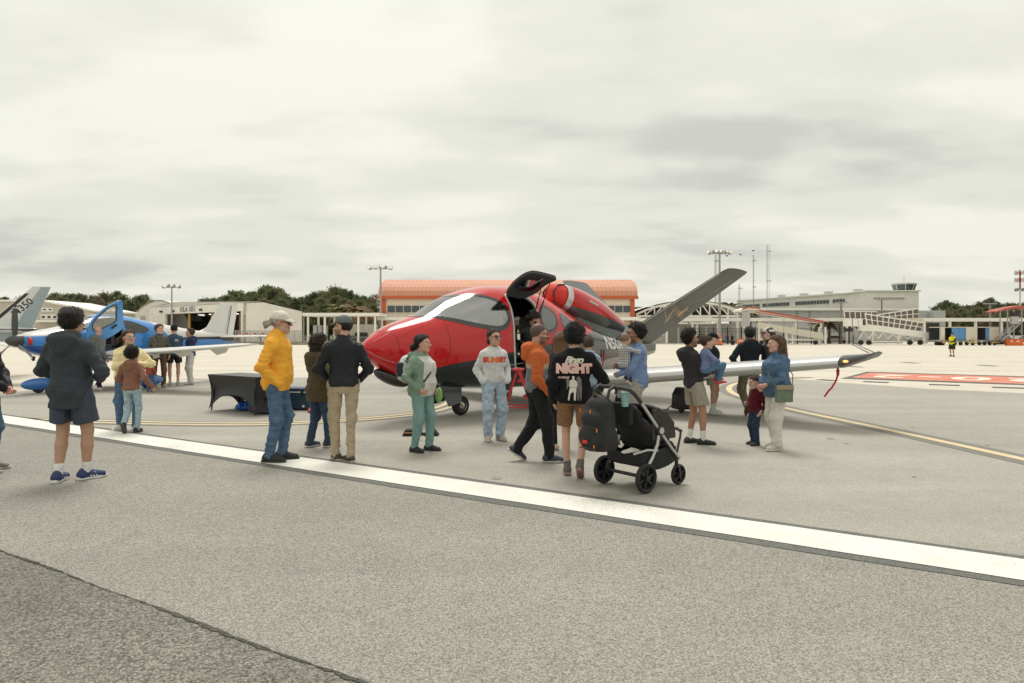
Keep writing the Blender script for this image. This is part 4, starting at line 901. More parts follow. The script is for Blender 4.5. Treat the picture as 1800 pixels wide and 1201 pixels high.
def wheel_parts(parent, c, r, w, axis='Y', hub=None, name='wheel'):
    """wheel > rim; tyre is the wheel mesh itself"""
    pr = [(r * .55, -w * .42), (r * .80, -w * .5), (r * .95, -w * .38), (r, -w * .15), (r, w * .15), (r * .95, w * .38), (r * .80, w * .5), (r * .55, w * .42)]
    t = MB().lathe(pr, c, axis, 28).build(name, m_tyre, parent, True, 50)
    hubm = MB().lathe([(r * .08, -w * .46), (r * .30, -w * .44), (r * .50, -w * .36), (r * .58, -w * .45), (r * .58, w * .45), (r * .50, w * .36), (r * .30, w * .44), (r * .08, w * .46)], c, axis, 20)
    hubm.build('rim', hub or m_alu, t, True, 40)
    return t
m_glass = glass_mat('aircraft_glass', (0.85, 0.87, 0.85), 0.36)
m_tint = glass_mat('tinted_glass', (0.35, 0.37, 0.37), 0.20)
m_smoke = glass_mat('dark_tinted_glass', (0.10, 0.10, 0.10), 0.07)

# ================================================================== the red jet
def build_jet():
    A = R(45); xg = 2.2
    ca, sa = math.cos(A), math.sin(A)
    org = Vector((-1.024 - xg * ca, 13.36 - xg * sa, 0))
    jet = thing('private_jet', 'glossy red and black single-engine jet with its door raised', 'aeroplane', org, A)
    H = Hull([(0, 1.36, 1.30, .03, 1.33), (.06, 1.45, 1.20, .14, 1.32), (.20, 1.56, 1.08, .26, 1.30), (.50, 1.73, .90, .43, 1.28), (.90, 1.87, .74, .58, 1.26),
              (1.20, 1.97, .66, .67, 1.26), (1.75, 2.27, .57, .77, 1.28), (2.30, 2.46, .52, .83, 1.32), (2.90, 2.56, .49, .87, 1.36), (3.50, 2.58, .48, .87, 1.38),
              (4.20, 2.46, .47, .84, 1.36), (5.00, 2.15, .47, .75, 1.30), (5.80, 1.86, .52, .62, 1.22), (6.60, 1.65, .62, .48, 1.18), (7.40, 1.52, .78, .34, 1.18),
              (8.20, 1.46, .94, .22, 1.22), (8.90, 1.42, 1.08, .12, 1.26)])
    shield = [(1.087, .246), (1.219, .443), (1.425, .788), (1.748, 1.068), (2.204, 1.248), (2.542, 1.298), (2.718, 1.232), (2.777, 1.125), (2.747, .944), (2.63, .78), (2.439, .624), (2.174, .435), (1.969, .279), (1.895, .156)]
    sl = resample(shield, 46); sl = [tuple(p) for p in sl]
    sh = [(1.05, 0)] + sl + [(1.87, 0)] + [(x, -p) for x, p in reversed(sl)]
    door = [(2.909, .62), (3.10, .585), (3.30, .59), (3.50, .68), (3.62, .84), (3.62, 1.02), (3.56, 1.35), (3.53, 1.70), (3.50, 1.98), (3.40, 2.08), (3.10, 2.10), (2.94, 2.02), (2.86, 1.75), (2.835, 1.50), (2.855, 1.216), (2.875, .936)]
    dr = closed_curve(door, 80)
    w1 = closed_curve([(3.87, .86), (4.08, .90), (4.20, 1.04), (4.19, 1.20), (4.06, 1.33), (3.84, 1.38), (3.70, 1.30), (3.68, 1.14), (3.76, .96)], 44)
    w2 = closed_curve([(4.45, .90), (4.62, .91), (4.73, 1.02), (4.73, 1.16), (4.62, 1.27), (4.46, 1.28), (4.37, 1.18), (4.38, 1.02)], 36)
    mir = lambda p: [(x, -f) for x, f in p]
    met = lambda p: [(x, f * .95) for x, f in p]
    holes = [met(q) for q in (sh, dr, w1, w2, mir(w1), mir(w2))]
    bnd = [(0.0, .2), (.55, .55), (1.058, .96)]
    for x, p in ((1.44, 1.865), (1.836, 1.783), (2.718, 1.676), (3.129, 1.643), (4.231, 1.52), (5.01, 1.339)): bnd.append((x, float(H.P(x, p)[2])))
    bnd += [(5.6, 1.62), (6.1, 1.80), (6.3, 2.9), (9.2, 2.9)]
    silv = [(0, .1), (4.6, .1), (5.0, .85), (6.5, 1.03), (9.0, 1.18)]
    red = paint_mat('red_gloss_paint', (0.50, 0.004, 0.007), [((0.014, 0.022, 0.022), bnd), ((0.055, 0.058, 0.057), [(0, .05), (4.7, .05), (5.2, 2.9 if False else 1.35), (5.6, 1.62), (6.1, 1.80), (6.3, 2.9), (9.2, 2.9)]), ((0.33, 0.325, 0.305), silv)], 9.2, 3.0)
    xs = np.concatenate([np.linspace(0, .3, 14)[:-1] ** 1.0, np.linspace(.3, 8.9, 250)])
    hull = H.shell('fuselage', xs, 150, red, jet, holes)
    H.shell('cabin_lining', np.linspace(1.1, 5.0, 110), 110, m_dark, jet, [met(offset_poly(q, .012)) for q in (sh, dr, w1, w2, mir(w1), mir(w2))], off=-.05, caps=False)
    # glazing: pane, then the black surround
    ws = H.patch('windshield', [sh], .001, m_glass, jet); H.patch('windshield_surround', [offset_poly(sh, .045), offset_poly(sh, -.035)], .005, m_blackgl, ws)
    H.strip('centre_post', [(1.21, .43), (1.6, .34), (1.98, .26)], .02, .006, m_blackgl, ws)
    H.strip('centre_post', [(1.21, -.43), (1.6, -.34), (1.98, -.26)], .02, .006, m_blackgl, ws)
    for q in (w1, w2, mir(w1), mir(w2)):
        w = H.patch('cabin_window', [q], .001, m_tint, jet); H.patch('window_seal', [offset_poly(q, .022), offset_poly(q, -.03)], .004, m_blackgl, w)
    fr = H.patch('door_frame', [offset_poly(dr, .008), offset_poly(dr, -.035)], .003, m_silver, jet, thick=.05)
    # the raised door: the same skin swung up about its upper edge
    up = closed_curve([(2.93, .64), (3.10, .61), (3.30, .61), (3.48, .70), (3.60, .86), (3.60, 1.02), (3.60, 1.24), (3.60, 1.36), (3.54, 1.44), (3.30, 1.46), (2.98, 1.45), (2.88, 1.40), (2.86, 1.30), (2.862, 1.216), (2.885, .936)], 64)
    dwin = closed_curve([(3.04, .90), (3.25, .85), (3.44, .90), (3.50, 1.04), (3.43, 1.19), (3.22, 1.26), (3.02, 1.20), (2.95, 1.05)], 40)
    skin = H.patch('door', [up, dwin], 0.0, paint_mat('door_red', (0.50, .004, .007), [], 9, 3), jet)
    lin = H.patch('door_lining', [offset_poly(up, -.006), dwin], -.075, m_dark, skin)
    H.patch('door_edge', [offset_poly(up, .004), offset_poly(up, -.05)], -.02, m_dark, skin, thick=.05)
    H.patch('door_pane', [offset_poly(dwin, .01)], -.03, glass_mat('clear_pane', (.86, .88, .86), .05), skin)
    H.patch('pane_surround', [offset_poly(dwin, .04), offset_poly(dwin, -.012)], -.079, m_blackpl, skin)
    hb = MB(); p = H.P(3.22, 1.40, -.10); q = H.P(3.22, 1.12, -.10); hb.tube([p, (p + q) / 2, q], .014); hb.build('door_latch', m_alu, skin, True)
    a = Vector(H.P(2.93, .60)); b = Vector(H.P(3.52, .66)); ax = (b - a).normalized()
    DOOR_T = Matrix.Translation(a) @ Matrix.Rotation(R(-96), 4, ax) @ Matrix.Translation(-a)
    skin.matrix_local = DOOR_T
    for x0, x1, f in ((3.58, 3.56, 1.05), (3.60, 3.50, .88)):
        p = Vector(H.P(x0, f + .12, -.02)); q = DOOR_T @ Vector(H.P(x1, f + .25, -.08))
        MB().tube([p, p.lerp(q, .5)], .014).tube([p.lerp(q, .5), q], .008).build('gas_strut', m_blackpl, jet, True)
    # cabin: floor, seats, panel
    MB().prism([(2.0, .80), (4.9, .80), (4.9, .86), (2.0, .86)], -.62, .62, lambda u, v, w: (u, w, v)).build('cabin_floor', m_dark, jet)
    m_seat = M('pale_leather', (0.42, 0.39, 0.34), 0.55, var=0.06)
    for sx, sy in ((2.55, -.36), (2.55, .36), (4.1, -.36), (4.1, .36)):
        st = MB().box((sx, sy, 1.14), (.50, .46, .16)).box((sx + .26, sy, 1.48), (.14, .44, .62)).box((sx + .30, sy, 1.86), (.10, .28, .20))
        st.build('seat', m_seat, jet, bevel=.04)
    MB().prism([(1.55, 1.30), (1.75, 1.30), (1.75, 1.86), (1.45, 1.80)], -.58, .58, lambda u, v, w: (u, w, v)).build('instrument_panel', m_blackpl, jet)
    # seams, pinstripes, rivet rows, decals
    sm = M('seam', (.10, .004, .004), .5)
    for path in ([(.30, .0), (.36, .5), (.455, 1.0), (.47, 1.4), (.52, 1.9)], [(.30, 0), (.36, -.5), (.455, -1.0), (.47, -1.4)], [(.46, 1.1), (.8, .85), (1.366, .66)], [(1.36, .70), (1.37, 1.1), (1.38, 1.5), (1.30, 1.85)], [(2.86, 1.75), (2.82, 1.45), (2.85, 1.2), (2.87, .9)]):
        H.strip('panel_seam', path, .008, .002, sm, jet)
    for path in ([(.055, .75), (.16, .72), (.30, .66), (.40, .62)], [(.03, 1.9), (.12, 2.05), (.25, 2.12), (.42, 2.12)]):
        H.strip('pinstripe', path, .014, .003, m_whitepaint, jet)
    H.strip('pinstripe', [(2.55, 1.98), (2.9, 1.95), (3.6, 1.88), (4.4, 1.80)], .012, .003, m_silver, jet)
    H.patch('belly_step', [closed_curve([(1.90, 2.02), (2.16, 2.02), (2.40, 2.30), (2.30, 2.36), (2.10, 2.12)], 30)], .003, m_silver, jet)
    H.text('registration', 'N508', .40, 6.62, 1.24, .004, m_whitepaint, jet, Rm=.52, slant=-.10, offset=.012)
    MB().ellipsoid(H.P(2.96, 1.72, .01), (.03, .02, .03)).build('door_button', m_alu, jet, True)
    H.patch('warning_decal', [[(2.925, 1.42), (3.00, 1.42), (3.00, 1.50), (2.925, 1.50)]], .004, m_whitepaint, jet)
    H.patch('warning_triangle', [[(2.935, 1.40), (2.985, 1.40), (2.96, 1.34)]], .004, M('decal_yellow', (.7, .5, .15), .5), jet)
    # engine on the spine: nacelle, lip, fabric plug with straps, pylon fairing
    def nac(t): return np.array((5.15 + 2.25 * t, 0, 2.42 - .66 * t))
    tilt = math.atan2(-.66, 2.25); dx = np.array((math.cos(tilt), 0, math.sin(tilt))); up_ = np.array((-math.sin(tilt), 0, math.cos(tilt)))
    def ring(t, r, n=36, sy=1.0): c = nac(t); return [Vector(c + r * (np.array((0, sy, 0)) * math.cos(2*math.pi*k/n) + up_ * math.sin(2*math.pi*k/n))) for k in range(n)]
    npaint = paint_mat('nacelle_paint', (0.50, .004, .007), [((.060, .062, .061), [(4.9, 2.30), (5.5, 2.17), (6.4, 2.00), (7.2, 1.83), (7.5, 1.80)])], 9.2, 3.0)
    mb = MB(); mb.loft([ring(t, r) for t, r in ((.03, .315), (.08, .345), (.18, .375), (.32, .39), (.5, .385), (.66, .35), (.80, .295), (.92, .235), (1.0, .20))], cap=False)
    nc = mb.build('engine_nacelle', npaint, jet, True, 60)
    MB().loft([ring(.055, .27), ring(.0, .285), ring(-.012, .305), ring(.005, .325), ring(.055, .335)], cap=False).build('inlet_lip', m_alu, nc, True, 60)
    pl = MB().loft([ring(.05, .28), ring(-.01, .285), ring(-.07, .27), ring(-.13, .22), ring(-.15, .10), ring(-.152, .01)]).build('inlet_cover', m_redfab, jet, True, 60)
    for a0 in (.25, .75):
        st = MB(); y = -.16 if a0 < .5 else .14
        pts = [Vector(nac(-.02)) + Vector((0, y, 0)) + Vector(up_) * v + Vector(dx) * u for v, u in ((.27, -.02), (.2, -.22), (.0, -.34), (-.2, -.24), (-.26, -.05))]
        for i in range(len(pts) - 1): st.bar(pts[i], pts[i + 1], .035, .012, up=(0, 1, 0))
        st.build('strap', m_blackpl, pl)
    MB().loft([ring(.96, .19), ring(1.02, .17), ring(.98, .12)], cap=True).build('exhaust_nozzle', m_gun, nc, True)
    pyl = MB(); rr = []
    for x, w, z0, z1 in ((5.2, .10, 1.9, 2.14), (5.6, .30, 1.75, 2.05), (6.3, .34, 1.55, 1.90), (7.0, .28, 1.45, 1.74), (7.6, .16, 1.42, 1.60), (8.0, .04, 1.42, 1.50)):
        rr.append([(x, -w, z0), (x, -w * .7, z1), (x, w * .7, z1), (x, w, z0)])
    pyl.loft(rr); pyl.build('engine_pylon', m_gun, jet, True, 50)
    MB().box((5.95, -.36, 2.30), (.34, .05, .06), rot=Matrix.Rotation(-tilt, 3, 'Y')).build('cooling_scoop', m_alu, nc, bevel=.02)
    # wings
    for sgn, nm in ((-1, 'wing'), (1, 'wing')):
        w = wing_mesh([(4.20, sgn * .55, .56, 1.95, .19, 0), (4.50, sgn * 2.2, .70, 1.75, .20, 0), (5.20, sgn * 6.02, 1.10, 1.15, .20, 0)], sub=8).build(nm, m_silver, jet, True, 50)
        tip = wing_mesh([(5.20, sgn * 6.03, 1.102, 1.15, .20, 0), (5.34, sgn * 6.16, 1.14, 1.0, .18, -sgn * .2), (5.58, sgn * 6.30, 1.19, .74, .17, -sgn * .35), (5.86, sgn * 6.38, 1.26, .42, .15, -sgn * .5)], sub=4).build('wing_tip', m_gun, w, True, 50)
        MB().ellipsoid((5.27, sgn * 6.12, 1.135), (.035, .045, .022)).build('navigation_light', M('nav_light', (.9, .25, .08), .3, emit=(1, .32, .08), estr=1.5), tip, True)
        MB().tube([(5.30, sgn * 6.04, 1.17), (5.55, sgn * 6.05, 1.21), (5.9, sgn * 6.08, 1.20)], .008).build('tip_stripe', m_copper, tip)
        MB().bar((5.72 - .45, sgn * .9, .66), (6.20 - .2, sgn * 3.8, .93), .006, .003).build('flap_seam', m_gun, w)
        for yy, xx, zz in ((3.1, 5.9, .72), (1.9, 5.7, .62)):
            MB().ellipsoid((xx, sgn * yy, zz), (.42, .10, .10)).build('flap_track_fairing', m_gun, w, True)
        # main gear
        leg = MB().tube([(4.95, sgn * 1.72, .62), (4.98, sgn * 1.75, .34)], .045).tube([(4.98, sgn * 1.75, .36), (5.14, sgn * 1.75, .21)], .035).build('main_gear', m_whitepaint, jet, True)
        wheel_parts(leg, (5.16, sgn * 1.75, .205), .205, .15)
        MB().box((4.95, sgn * 1.92, .46), (.40, .02, .32)).build('gear_door', m_silver, leg)
    # V tail
    for sgn in (-1, 1):
        sec = [(6.75, sgn * .10, 1.33, 1.90, .11, -sgn * .62), (8.10, sgn * 2.44, 3.05, 1.15, .10, -sgn * .62)]
        vt = wing_mesh(sec, sub=8).build('tail_fin', m_gun, jet, True, 50)
        wing_mesh([(8.10, sgn * 2.44, 3.05, 1.15, .10, -sgn * .62), (8.18, sgn * 2.50, 3.10, 1.04, .05, -sgn * .62)], sub=2).build('fin_cap', m_gun, vt, True, 50)
        def fp(t, u, off):       # point on the fin's outer face: t along span, u along chord
            a_ = np.array(sec[0][:3]) * (1 - t) + np.array(sec[1][:3]) * t; c = sec[0][3] * (1 - t) + sec[1][3] * t; tc = .10
            yt = 5 * tc * (.2969 * math.sqrt(u) - .126 * u - .3516 * u**2 + .2843 * u**3 - .1036 * u**4) * .85 * c - .02 * 4 * u * (1 - u) * c + off
            cant = -sgn * .62; return Vector((a_[0] + u * c, a_[1] + math.sin(cant) * yt, a_[2] - math.cos(cant) * yt))
        def fstrip(nm, t0, u0, t1, u1, w, mt):
            V = []; 
            for i in range(13):
                s_ = i / 12; t = t0 + (t1 - t0) * s_; u = u0 + (u1 - u0) * s_; V += [fp(t, max(0.01, u - w / 2), .004), fp(t, u + w / 2, .004)]
            mb = MB(); mb.add(V, [(2*i, 2*i+1, 2*i+3, 2*i+2) for i in range(12)]); mb.build(nm, mt, vt)
        fstrip('edge_highlight', .04, .03, .98, .03, .05, m_silver); fstrip('ruddervator_seam', .06, .66, .93, .66, .018, m_blackpl)  # silver strip paints the bright highlight along the fin's front edge
        fstrip('copper_stripe', .34, .58, .52, .30, .05, m_copper); fstrip('silver_stripe', .30, .62, .50, .52, .012, m_alu)
        fstrip('silver_stripe', .60, .64, .92, .80, .014, m_alu); fstrip('silver_stripe', .40, .42, .50, .10, .012, m_alu)
        mb = MB(); mb.add([fp(.40, .70, .006), fp(.48, .58, .006), fp(.56, .60, .006), fp(.50, .72, .006)], [(0, 1, 2, 3)]); mb.build('copper_stripe', m_copper, vt)
    MB().prism([(7.4, .80), (8.0, .98), (8.5, .72), (8.15, .66)], -.01, .01, lambda u, v, w: (u, -.10 + w - (v - .9) * -.35, v)).build('ventral_fin', m_gun, jet)
    # nose gear with doors, and the landing light under the nose
    ng = MB().tube([(2.10, 0, .62), (2.12, 0, .34)], .04).tube([(2.12, 0, .36), (2.10, -.09, .30), (2.22, -.10, .20)], .028).tube([(2.12, 0, .36), (2.10, .09, .30), (2.22, .10, .20)], .028)
    ng = ng.build('nose_gear', m_whitepaint, jet, True); MB().tube([(2.12, 0, .52), (2.30, 0, .36), (2.22, 0, .24)], .018).build('torque_link', m_alu, ng, True)
    MB().tube([(2.02, 0, .56), (2.04, 0, .30), (2.14, 0, .26)], .022).build('shimmy_damper', m_alu, ng, True)
    wheel_parts(ng, (2.22, 0, .19), .19, .14)
    for y in (-.22, .22): MB().prism([(1.52, .62), (2.06, .60), (2.02, .28), (1.72, .22)], -.012, .012, lambda u, v, w: (u, y + w + (.55 - v) * (.10 if y > 0 else -.10), v)).build('gear_door', m_blackgl, jet)
    MB().ellipsoid((.60, 0, .80), (.40, .13, .13), 20, 12, rot=Matrix.Rotation(R(20), 3, 'Y')).build('chin_scoop', m_blackgl, jet, True)
    MB().ellipsoid((.05, -.08, 1.14), (.04, .04, .04)).build('landing_light', m_alu, jet, True)
    MB().tube([(7.2, 0, 1.55), (7.3, 0, 2.2)], .006).build('aerial', m_blackpl, jet)
    return jet, H, A, org
JET, JHULL, JA, JORG = build_jet()
def jet_pt(p): return Vector((JORG.x + p[0] * math.cos(JA) - p[1] * math.sin(JA), JORG.y + p[0] * math.sin(JA) + p[1] * math.cos(JA), p[2]))
# warning streamers hang from the pitot tube and a static port: things of their own
def streamer(name, top, pts, label):
    t = thing(name, label, 'streamer', top); m = M('streamer_red', (.50, .015, .02), .7)
    rel = [Vector(p) for p in pts]
    MB().tube([(0, 0, .05), (0, 0, -.06)], .018).build('cover', m_blackpl, t, True)
    MB().tube([(0, 0, -.06), (0, 0, -.16)], [.03, .022]).build('sleeve', m, t, True)
    mb = MB()
    for i in range(len(rel) - 1): mb.bar(rel[i], rel[i + 1], .030, .008, up=(0, 1, 0))
    mb.build('ribbon', m, t); return t
tp = jet_pt((5.55, -5.9, 1.04))
streamer('warning_streamer', tp, [(0, 0, -.14), (-.03, 0, -.24), (-.10, 0, -.36), (-.16, 0, -.42), (-.22, .02, -.52)], 'red warning streamer blowing under the silver wing tip')
sp_ = jet_pt((6.0, -.62, 1.18))
streamer('warning_streamer', sp_, [(0, 0, -.14), (-.02, 0, -.26), (-.06, 0, -.36), (-.10, 0, -.44)], 'red warning streamer on the jet flank behind the man in the black sweatshirt')
# ================================================================== the blue propeller aeroplane
def build_blue():
    A = R(66); org = Vector((-13.15, 17.7, 0))
    pl = thing('propeller_aeroplane', 'blue and white single-propeller aeroplane with raised cabin door', 'aeroplane', org, A)
    H = Hull([(.34, 1.50, 1.34, .10, 1.42), (.40, 1.58, 1.20, .26, 1.41), (.60, 1.65, 1.08, .38, 1.38), (.95, 1.72, .98, .48, 1.34), (1.3, 1.79, .90, .55, 1.30), (1.55, 1.85, .84, .59, 1.28), (1.95, 2.03, .80, .62, 1.28), (2.30, 2.15, .78, .63, 1.30), (2.75, 2.19, .78, .63, 1.32), (3.25, 2.15, .80, .60, 1.34),
              (3.95, 2.02, .84, .52, 1.36), (5.0, 1.86, .92, .38, 1.38), (6.0, 1.72, 1.06, .24, 1.40), (7.0, 1.64, 1.20, .13, 1.42), (7.6, 1.58, 1.34, .05, 1.46)], .82)
    blue = (.045, .235, .62); deep = (.012, .085, .33); wht = (.66, .65, .61); blk = (.02, .02, .022)
    pm = paint_mat('blue_white_paint', wht, [(blue, [(0, 1.52), (.7, 1.54), (1.2, 1.58), (1.5, 1.70), (1.75, 2.5), (3.5, 2.5), (4.1, 1.92), (4.6, 1.50), (7.7, 1.50)]), (wht, [(0, .2), (3.2, .2), (3.9, 1.10), (4.5, 1.50), (4.7, 1.54), (7.7, 1.56)]),
        (blk, [(0, .2), (4.4, .2), (4.8, 1.40), (5.2, 1.50), (7.7, 1.53)]), (blue, [(0, .2), (4.4, .2), (4.8, 1.34), (5.2, 1.42), (6.9, 1.42), (7.1, 1.36), (7.7, 1.36)]), (deep, [(0, 1.30), (1.2, 1.26), (2.6, 1.15), (3.6, 1.05), (4.0, .7), (7.7, .7)]), (wht, [(0, 1.0), (1.2, .98), (3.0, .86), (5.0, .9), (7.7, 1.2)])], 8.0, 3.0)
    shield = [(1.55, .0), (1.57, .35), (1.65, .65), (1.80, .90), (1.95, 1.02), (2.02, .90), (2.08, .6), (2.14, .3), (2.16, 0)]
    half = [tuple(p) for p in resample(shield, 30)]; sh = half + [(x, -f) for x, f in reversed(half[1:-1])]
    door = closed_curve([(2.12, .62), (2.4, .56), (2.72, .58), (2.84, .75), (2.86, 1.1), (2.88, 1.5), (2.80, 1.75), (2.25, 1.78), (2.02, 1.70), (1.96, 1.4), (2.02, 1.0)], 60)
    w = closed_curve([(3.02, .72), (3.42, .80), (3.74, .98), (3.78, 1.12), (3.62, 1.22), (3.22, 1.28), (3.02, 1.22), (2.98, .95)], 44)
    mir = lambda p: [(x, -f) for x, f in p]; met = lambda p: [(x, f * .95) for x, f in p]
    rw = closed_curve([(2.16, .75), (2.5, .68), (2.75, .75), (2.80, .95), (2.78, 1.18), (2.4, 1.22), (2.12, 1.18), (2.08, .95)], 40)
    holes = [met(q) for q in (sh, door, w, mir(w), mir(rw))]
    xs = np.concatenate([np.linspace(.34, .6, 10)[:-1], np.linspace(.6, 7.6, 190)]); H.shell('fuselage', xs, 120, pm, pl, holes)
    H.shell('cabin_lining', np.linspace(1.45, 4.0, 70), 80, m_dark, pl, [met(offset_poly(q, .012)) for q in (sh, door, w, mir(w), mir(rw))], off=-.04, caps=False)
    ws = H.patch('windshield', [sh], .001, m_glass, pl); H.patch('windshield_surround', [offset_poly(sh, .03), offset_poly(sh, -.02)], .004, m_blackgl, ws)
    for q in (w, mir(w), mir(rw)): g = H.patch('cabin_window', [q], .001, m_smoke, pl); H.patch('window_seal', [offset_poly(q, .016), offset_poly(q, -.03)], .004, m_blackgl, g)
    H.patch('door_frame', [offset_poly(door, .006), offset_poly(door, -.045)], .002, m_dark, pl, thick=.05)
    MB().prism([(1.7, 1.02), (3.9, 1.02), (3.9, 1.08), (1.7, 1.08)], -.45, .45, lambda u, v, ww: (u, ww, v)).build('cabin_floor', m_dark, pl)
    for sx, sy in ((2.40, -.28), (2.40, .28), (3.1, -.28), (3.1, .28)): MB().box((sx, sy, 1.22), (.45, .44, .18)).box((sx + .24, sy, 1.52), (.13, .42, .55)).box((sx + .27, sy, 1.85), (.09, .24, .17)).build('seat', m_dark, pl, bevel=.04)
    MB().box((1.75, 0, 1.55), (.2, 1.0, .42)).build('instrument_panel', m_blackpl, pl)
    # spinner, propeller, cowl inlets
    sp = MB().lathe([(.005, 0), (.06, .03), (.12, .10), (.165, .22), (.18, .36), (.18, .40)], (0, 0, 1.42), 'X', 24).build('spinner', m_gun, pl, True)
    for k, a in enumerate((R(90), R(210), R(330))):
        blade = []
        for r, c, th, tw in ((.14, .10, .05, 60), (.30, .15, .035, 42), (.55, .165, .024, 30), (.80, .14, .016, 22), (.98, .07, .008, 18)):
            ca_, sa_ = math.cos(R(tw)), math.sin(R(tw)); blade.append([Vector((.24 + u * c * sa_ + v * th * ca_, 0, 0)) + Vector((0, math.cos(a), math.sin(a))) * r + Vector((0, -math.sin(a), math.cos(a))) * (u * c * ca_ - v * th * sa_) for u, v in ((-.5, 0), (0, .5), (.5, 0), (0, -.5))])
        b = MB().loft(blade).build('propeller_blade', m_gun, pl, True, 60); b.location = (0, 0, 1.42)
        for r in (.86, .92): q = Vector((.24, math.cos(a) * r, math.sin(a) * r)); MB().box(q, (.05, .13, .02), rot=Matrix.Rotation(a - R(90), 3, 'X')).build('tip_band', m_whitepaint if r < .9 else m_blackpl, b)
    for y in (-.27, .27): pg = MB().lathe([(.10, -.01), (.105, .02), (.10, .05), (.02, .055)], (.42, y, 1.40), 'X', 20).build('inlet_plug', m_redfab, pl, True); pg.rotation_euler = (0, 0, 0)
    # wings with fairings, flap hinges
    for sg in (-1, 1):
        wg = wing_mesh([(2.15, sg * .45, .98, 1.55, .16, 0), (2.35, sg * 3.0, 1.13, 1.18, .15, 0), (2.58, sg * 5.2, 1.28, .80, .14, 0), (2.76, sg * 5.6, 1.32, .40, .12, 0)], sub=6).build('wing', m_whitepaint, pl, True, 50)
        for yy in (1.3, 2.6, 4.1): MB().prism([(3.0, .0), (3.72, .02), (3.6, -.14), (3.3, -.20)], -.02, .02, lambda u, v, ww: (u - .05 * yy, sg * yy + ww, 1.0 + .06 * (yy - .5) + v)).build('flap_hinge', m_whitepaint, wg)
        for k in range(6): MB().bar((3.36 - .035 * k, sg * (3.9 + .16 * k), 1.27 + .01 * k), (3.50 - .035 * k, sg * (3.9 + .16 * k), 1.30 + .01 * k), .02, .04).build('vortex_strip', m_gun, wg)
        leg = MB().tube([(3.0, sg * .55, .86), (3.05, sg * 1.0, .58), (3.05, sg * 1.35, .28)], .05).build('main_gear', m_whitepaint, pl, True); wheel_parts(leg, (3.05, sg * 1.42, .19), .19, .14)
        MB().ellipsoid((3.08, sg * 1.42, .25), (.48, .14, .17), 16, 10).build('wheel_fairing', M('fairing_blue', (.03, .16, .48), .3, coat=.8), leg, True)
        wing_mesh([(6.85, sg * .08, 1.50, .82, .10, 0), (7.15, sg * 1.95, 1.53, .50, .09, 0)], sub=4).build('tailplane', m_whitepaint, pl, True, 50)
    ng = MB().tube([(1.2, 0, .90), (1.0, 0, .62), (.86, 0, .34)], .045).build('nose_gear', m_whitepaint, pl, True); wheel_parts(ng, (.84, 0, .17), .17, .12)
    MB().ellipsoid((.88, 0, .24), (.50, .14, .17), 16, 10).build('wheel_fairing', _mats['fairing_blue'], ng, True)
    # fin
    fin = MB(); rings = []
    for z, le, ch, tk in ((1.50, 5.55, 2.00, .08), (1.66, 6.05, 1.55, .09), (1.85, 6.42, 1.22, .09), (2.3, 6.72, 1.02, .085), (2.62, 6.92, .88, .08), (2.72, 7.02, .76, .04)):
        rings.append([(le + p[0], p[1], z) for p in airfoil(ch, tk, 11) * np.array((1, 1)) - np.array((0, .0))])
    fin.loft(rings); fo = fin.build('tail_fin', m_whitepaint, pl, True, 50); MB().bar((7.25, -.062, 1.60), (7.48, -.036, 2.62), .008, .03).build('rudder_seam', m_gun, fo)
    MB().ellipsoid((7.2, 0, 1.30), (.45, .05, .10)).build('tail_skid_fairing', _mats['fairing_blue'], pl, True); MB().lathe([(.02, -.03), (.06, -.03), (.06, .03), (.02, .03)], (7.2, 0, 1.16), 'Y', 12).build('tail_bumper', m_tyre, pl)
    MB().tube([(2.8, 0, 2.17), (3.15, 0, 2.62)], .012).build('aerial', m_whitepaint, pl)
    # raised door: swings up and forward on its front hinge
    out = [(.0, 0), (.0, .35), (.10, .62), (.34, .98), (.62, 1.22), (.74, 1.24), (.84, .92), (.92, .60), (.90, .35), (.55, .0), (.35, -.10), (.12, -.10)]; win = [(.09, .40), (.18, .62), (.38, .92), (.60, 1.10), (.66, .86), (.70, .62), (.50, .42), (.26, .22), (.14, .22)]
    o3 = closed_curve(out, 60); w3 = closed_curve(win, 44)
    def plate(name, loops, y0, y1, mat, parent):
        bm = bmesh.new()
        for lp in loops:
            vs = [bm.verts.new((u, 0, v)) for u, v in lp]
            for i in range(len(vs)): bm.edges.new((vs[i], vs[(i + 1) % len(vs)]))
        bmesh.ops.triangle_fill(bm, edges=bm.edges[:], use_beauty=True); me = bpy.data.meshes.new(name); bm.to_mesh(me); bm.free(); me.materials.append(mat); ob = obj(name, me, parent); ob.location.y = y0; md = ob.modifiers.new('t', 'SOLIDIFY'); md.thickness = y1 - y0; md.offset = 0; return ob
    dm = M('door_blue', (.060, .27, .62), .25, coat=.9); do = plate('cabin_door', [o3, w3], 0, .06, dm, pl)
    plate('door_pane', [offset_poly(w3, .01, 1)], 0, .012, m_glass, do); plate('pane_seal', [offset_poly(w3, .012, 1), offset_poly(w3, -.018, 1)], 0, .07, m_blackgl, do)
    MB().bar((.62, -.05, .36), (.74, -.05, .50), .03, .05).build('door_handle', m_blackpl, do)
    do.scale = (.92, 1, .92); do.location = (1.72, -.64, 1.54); do.rotation_euler = (R(8), R(10), R(-16))
    return pl
build_blue()
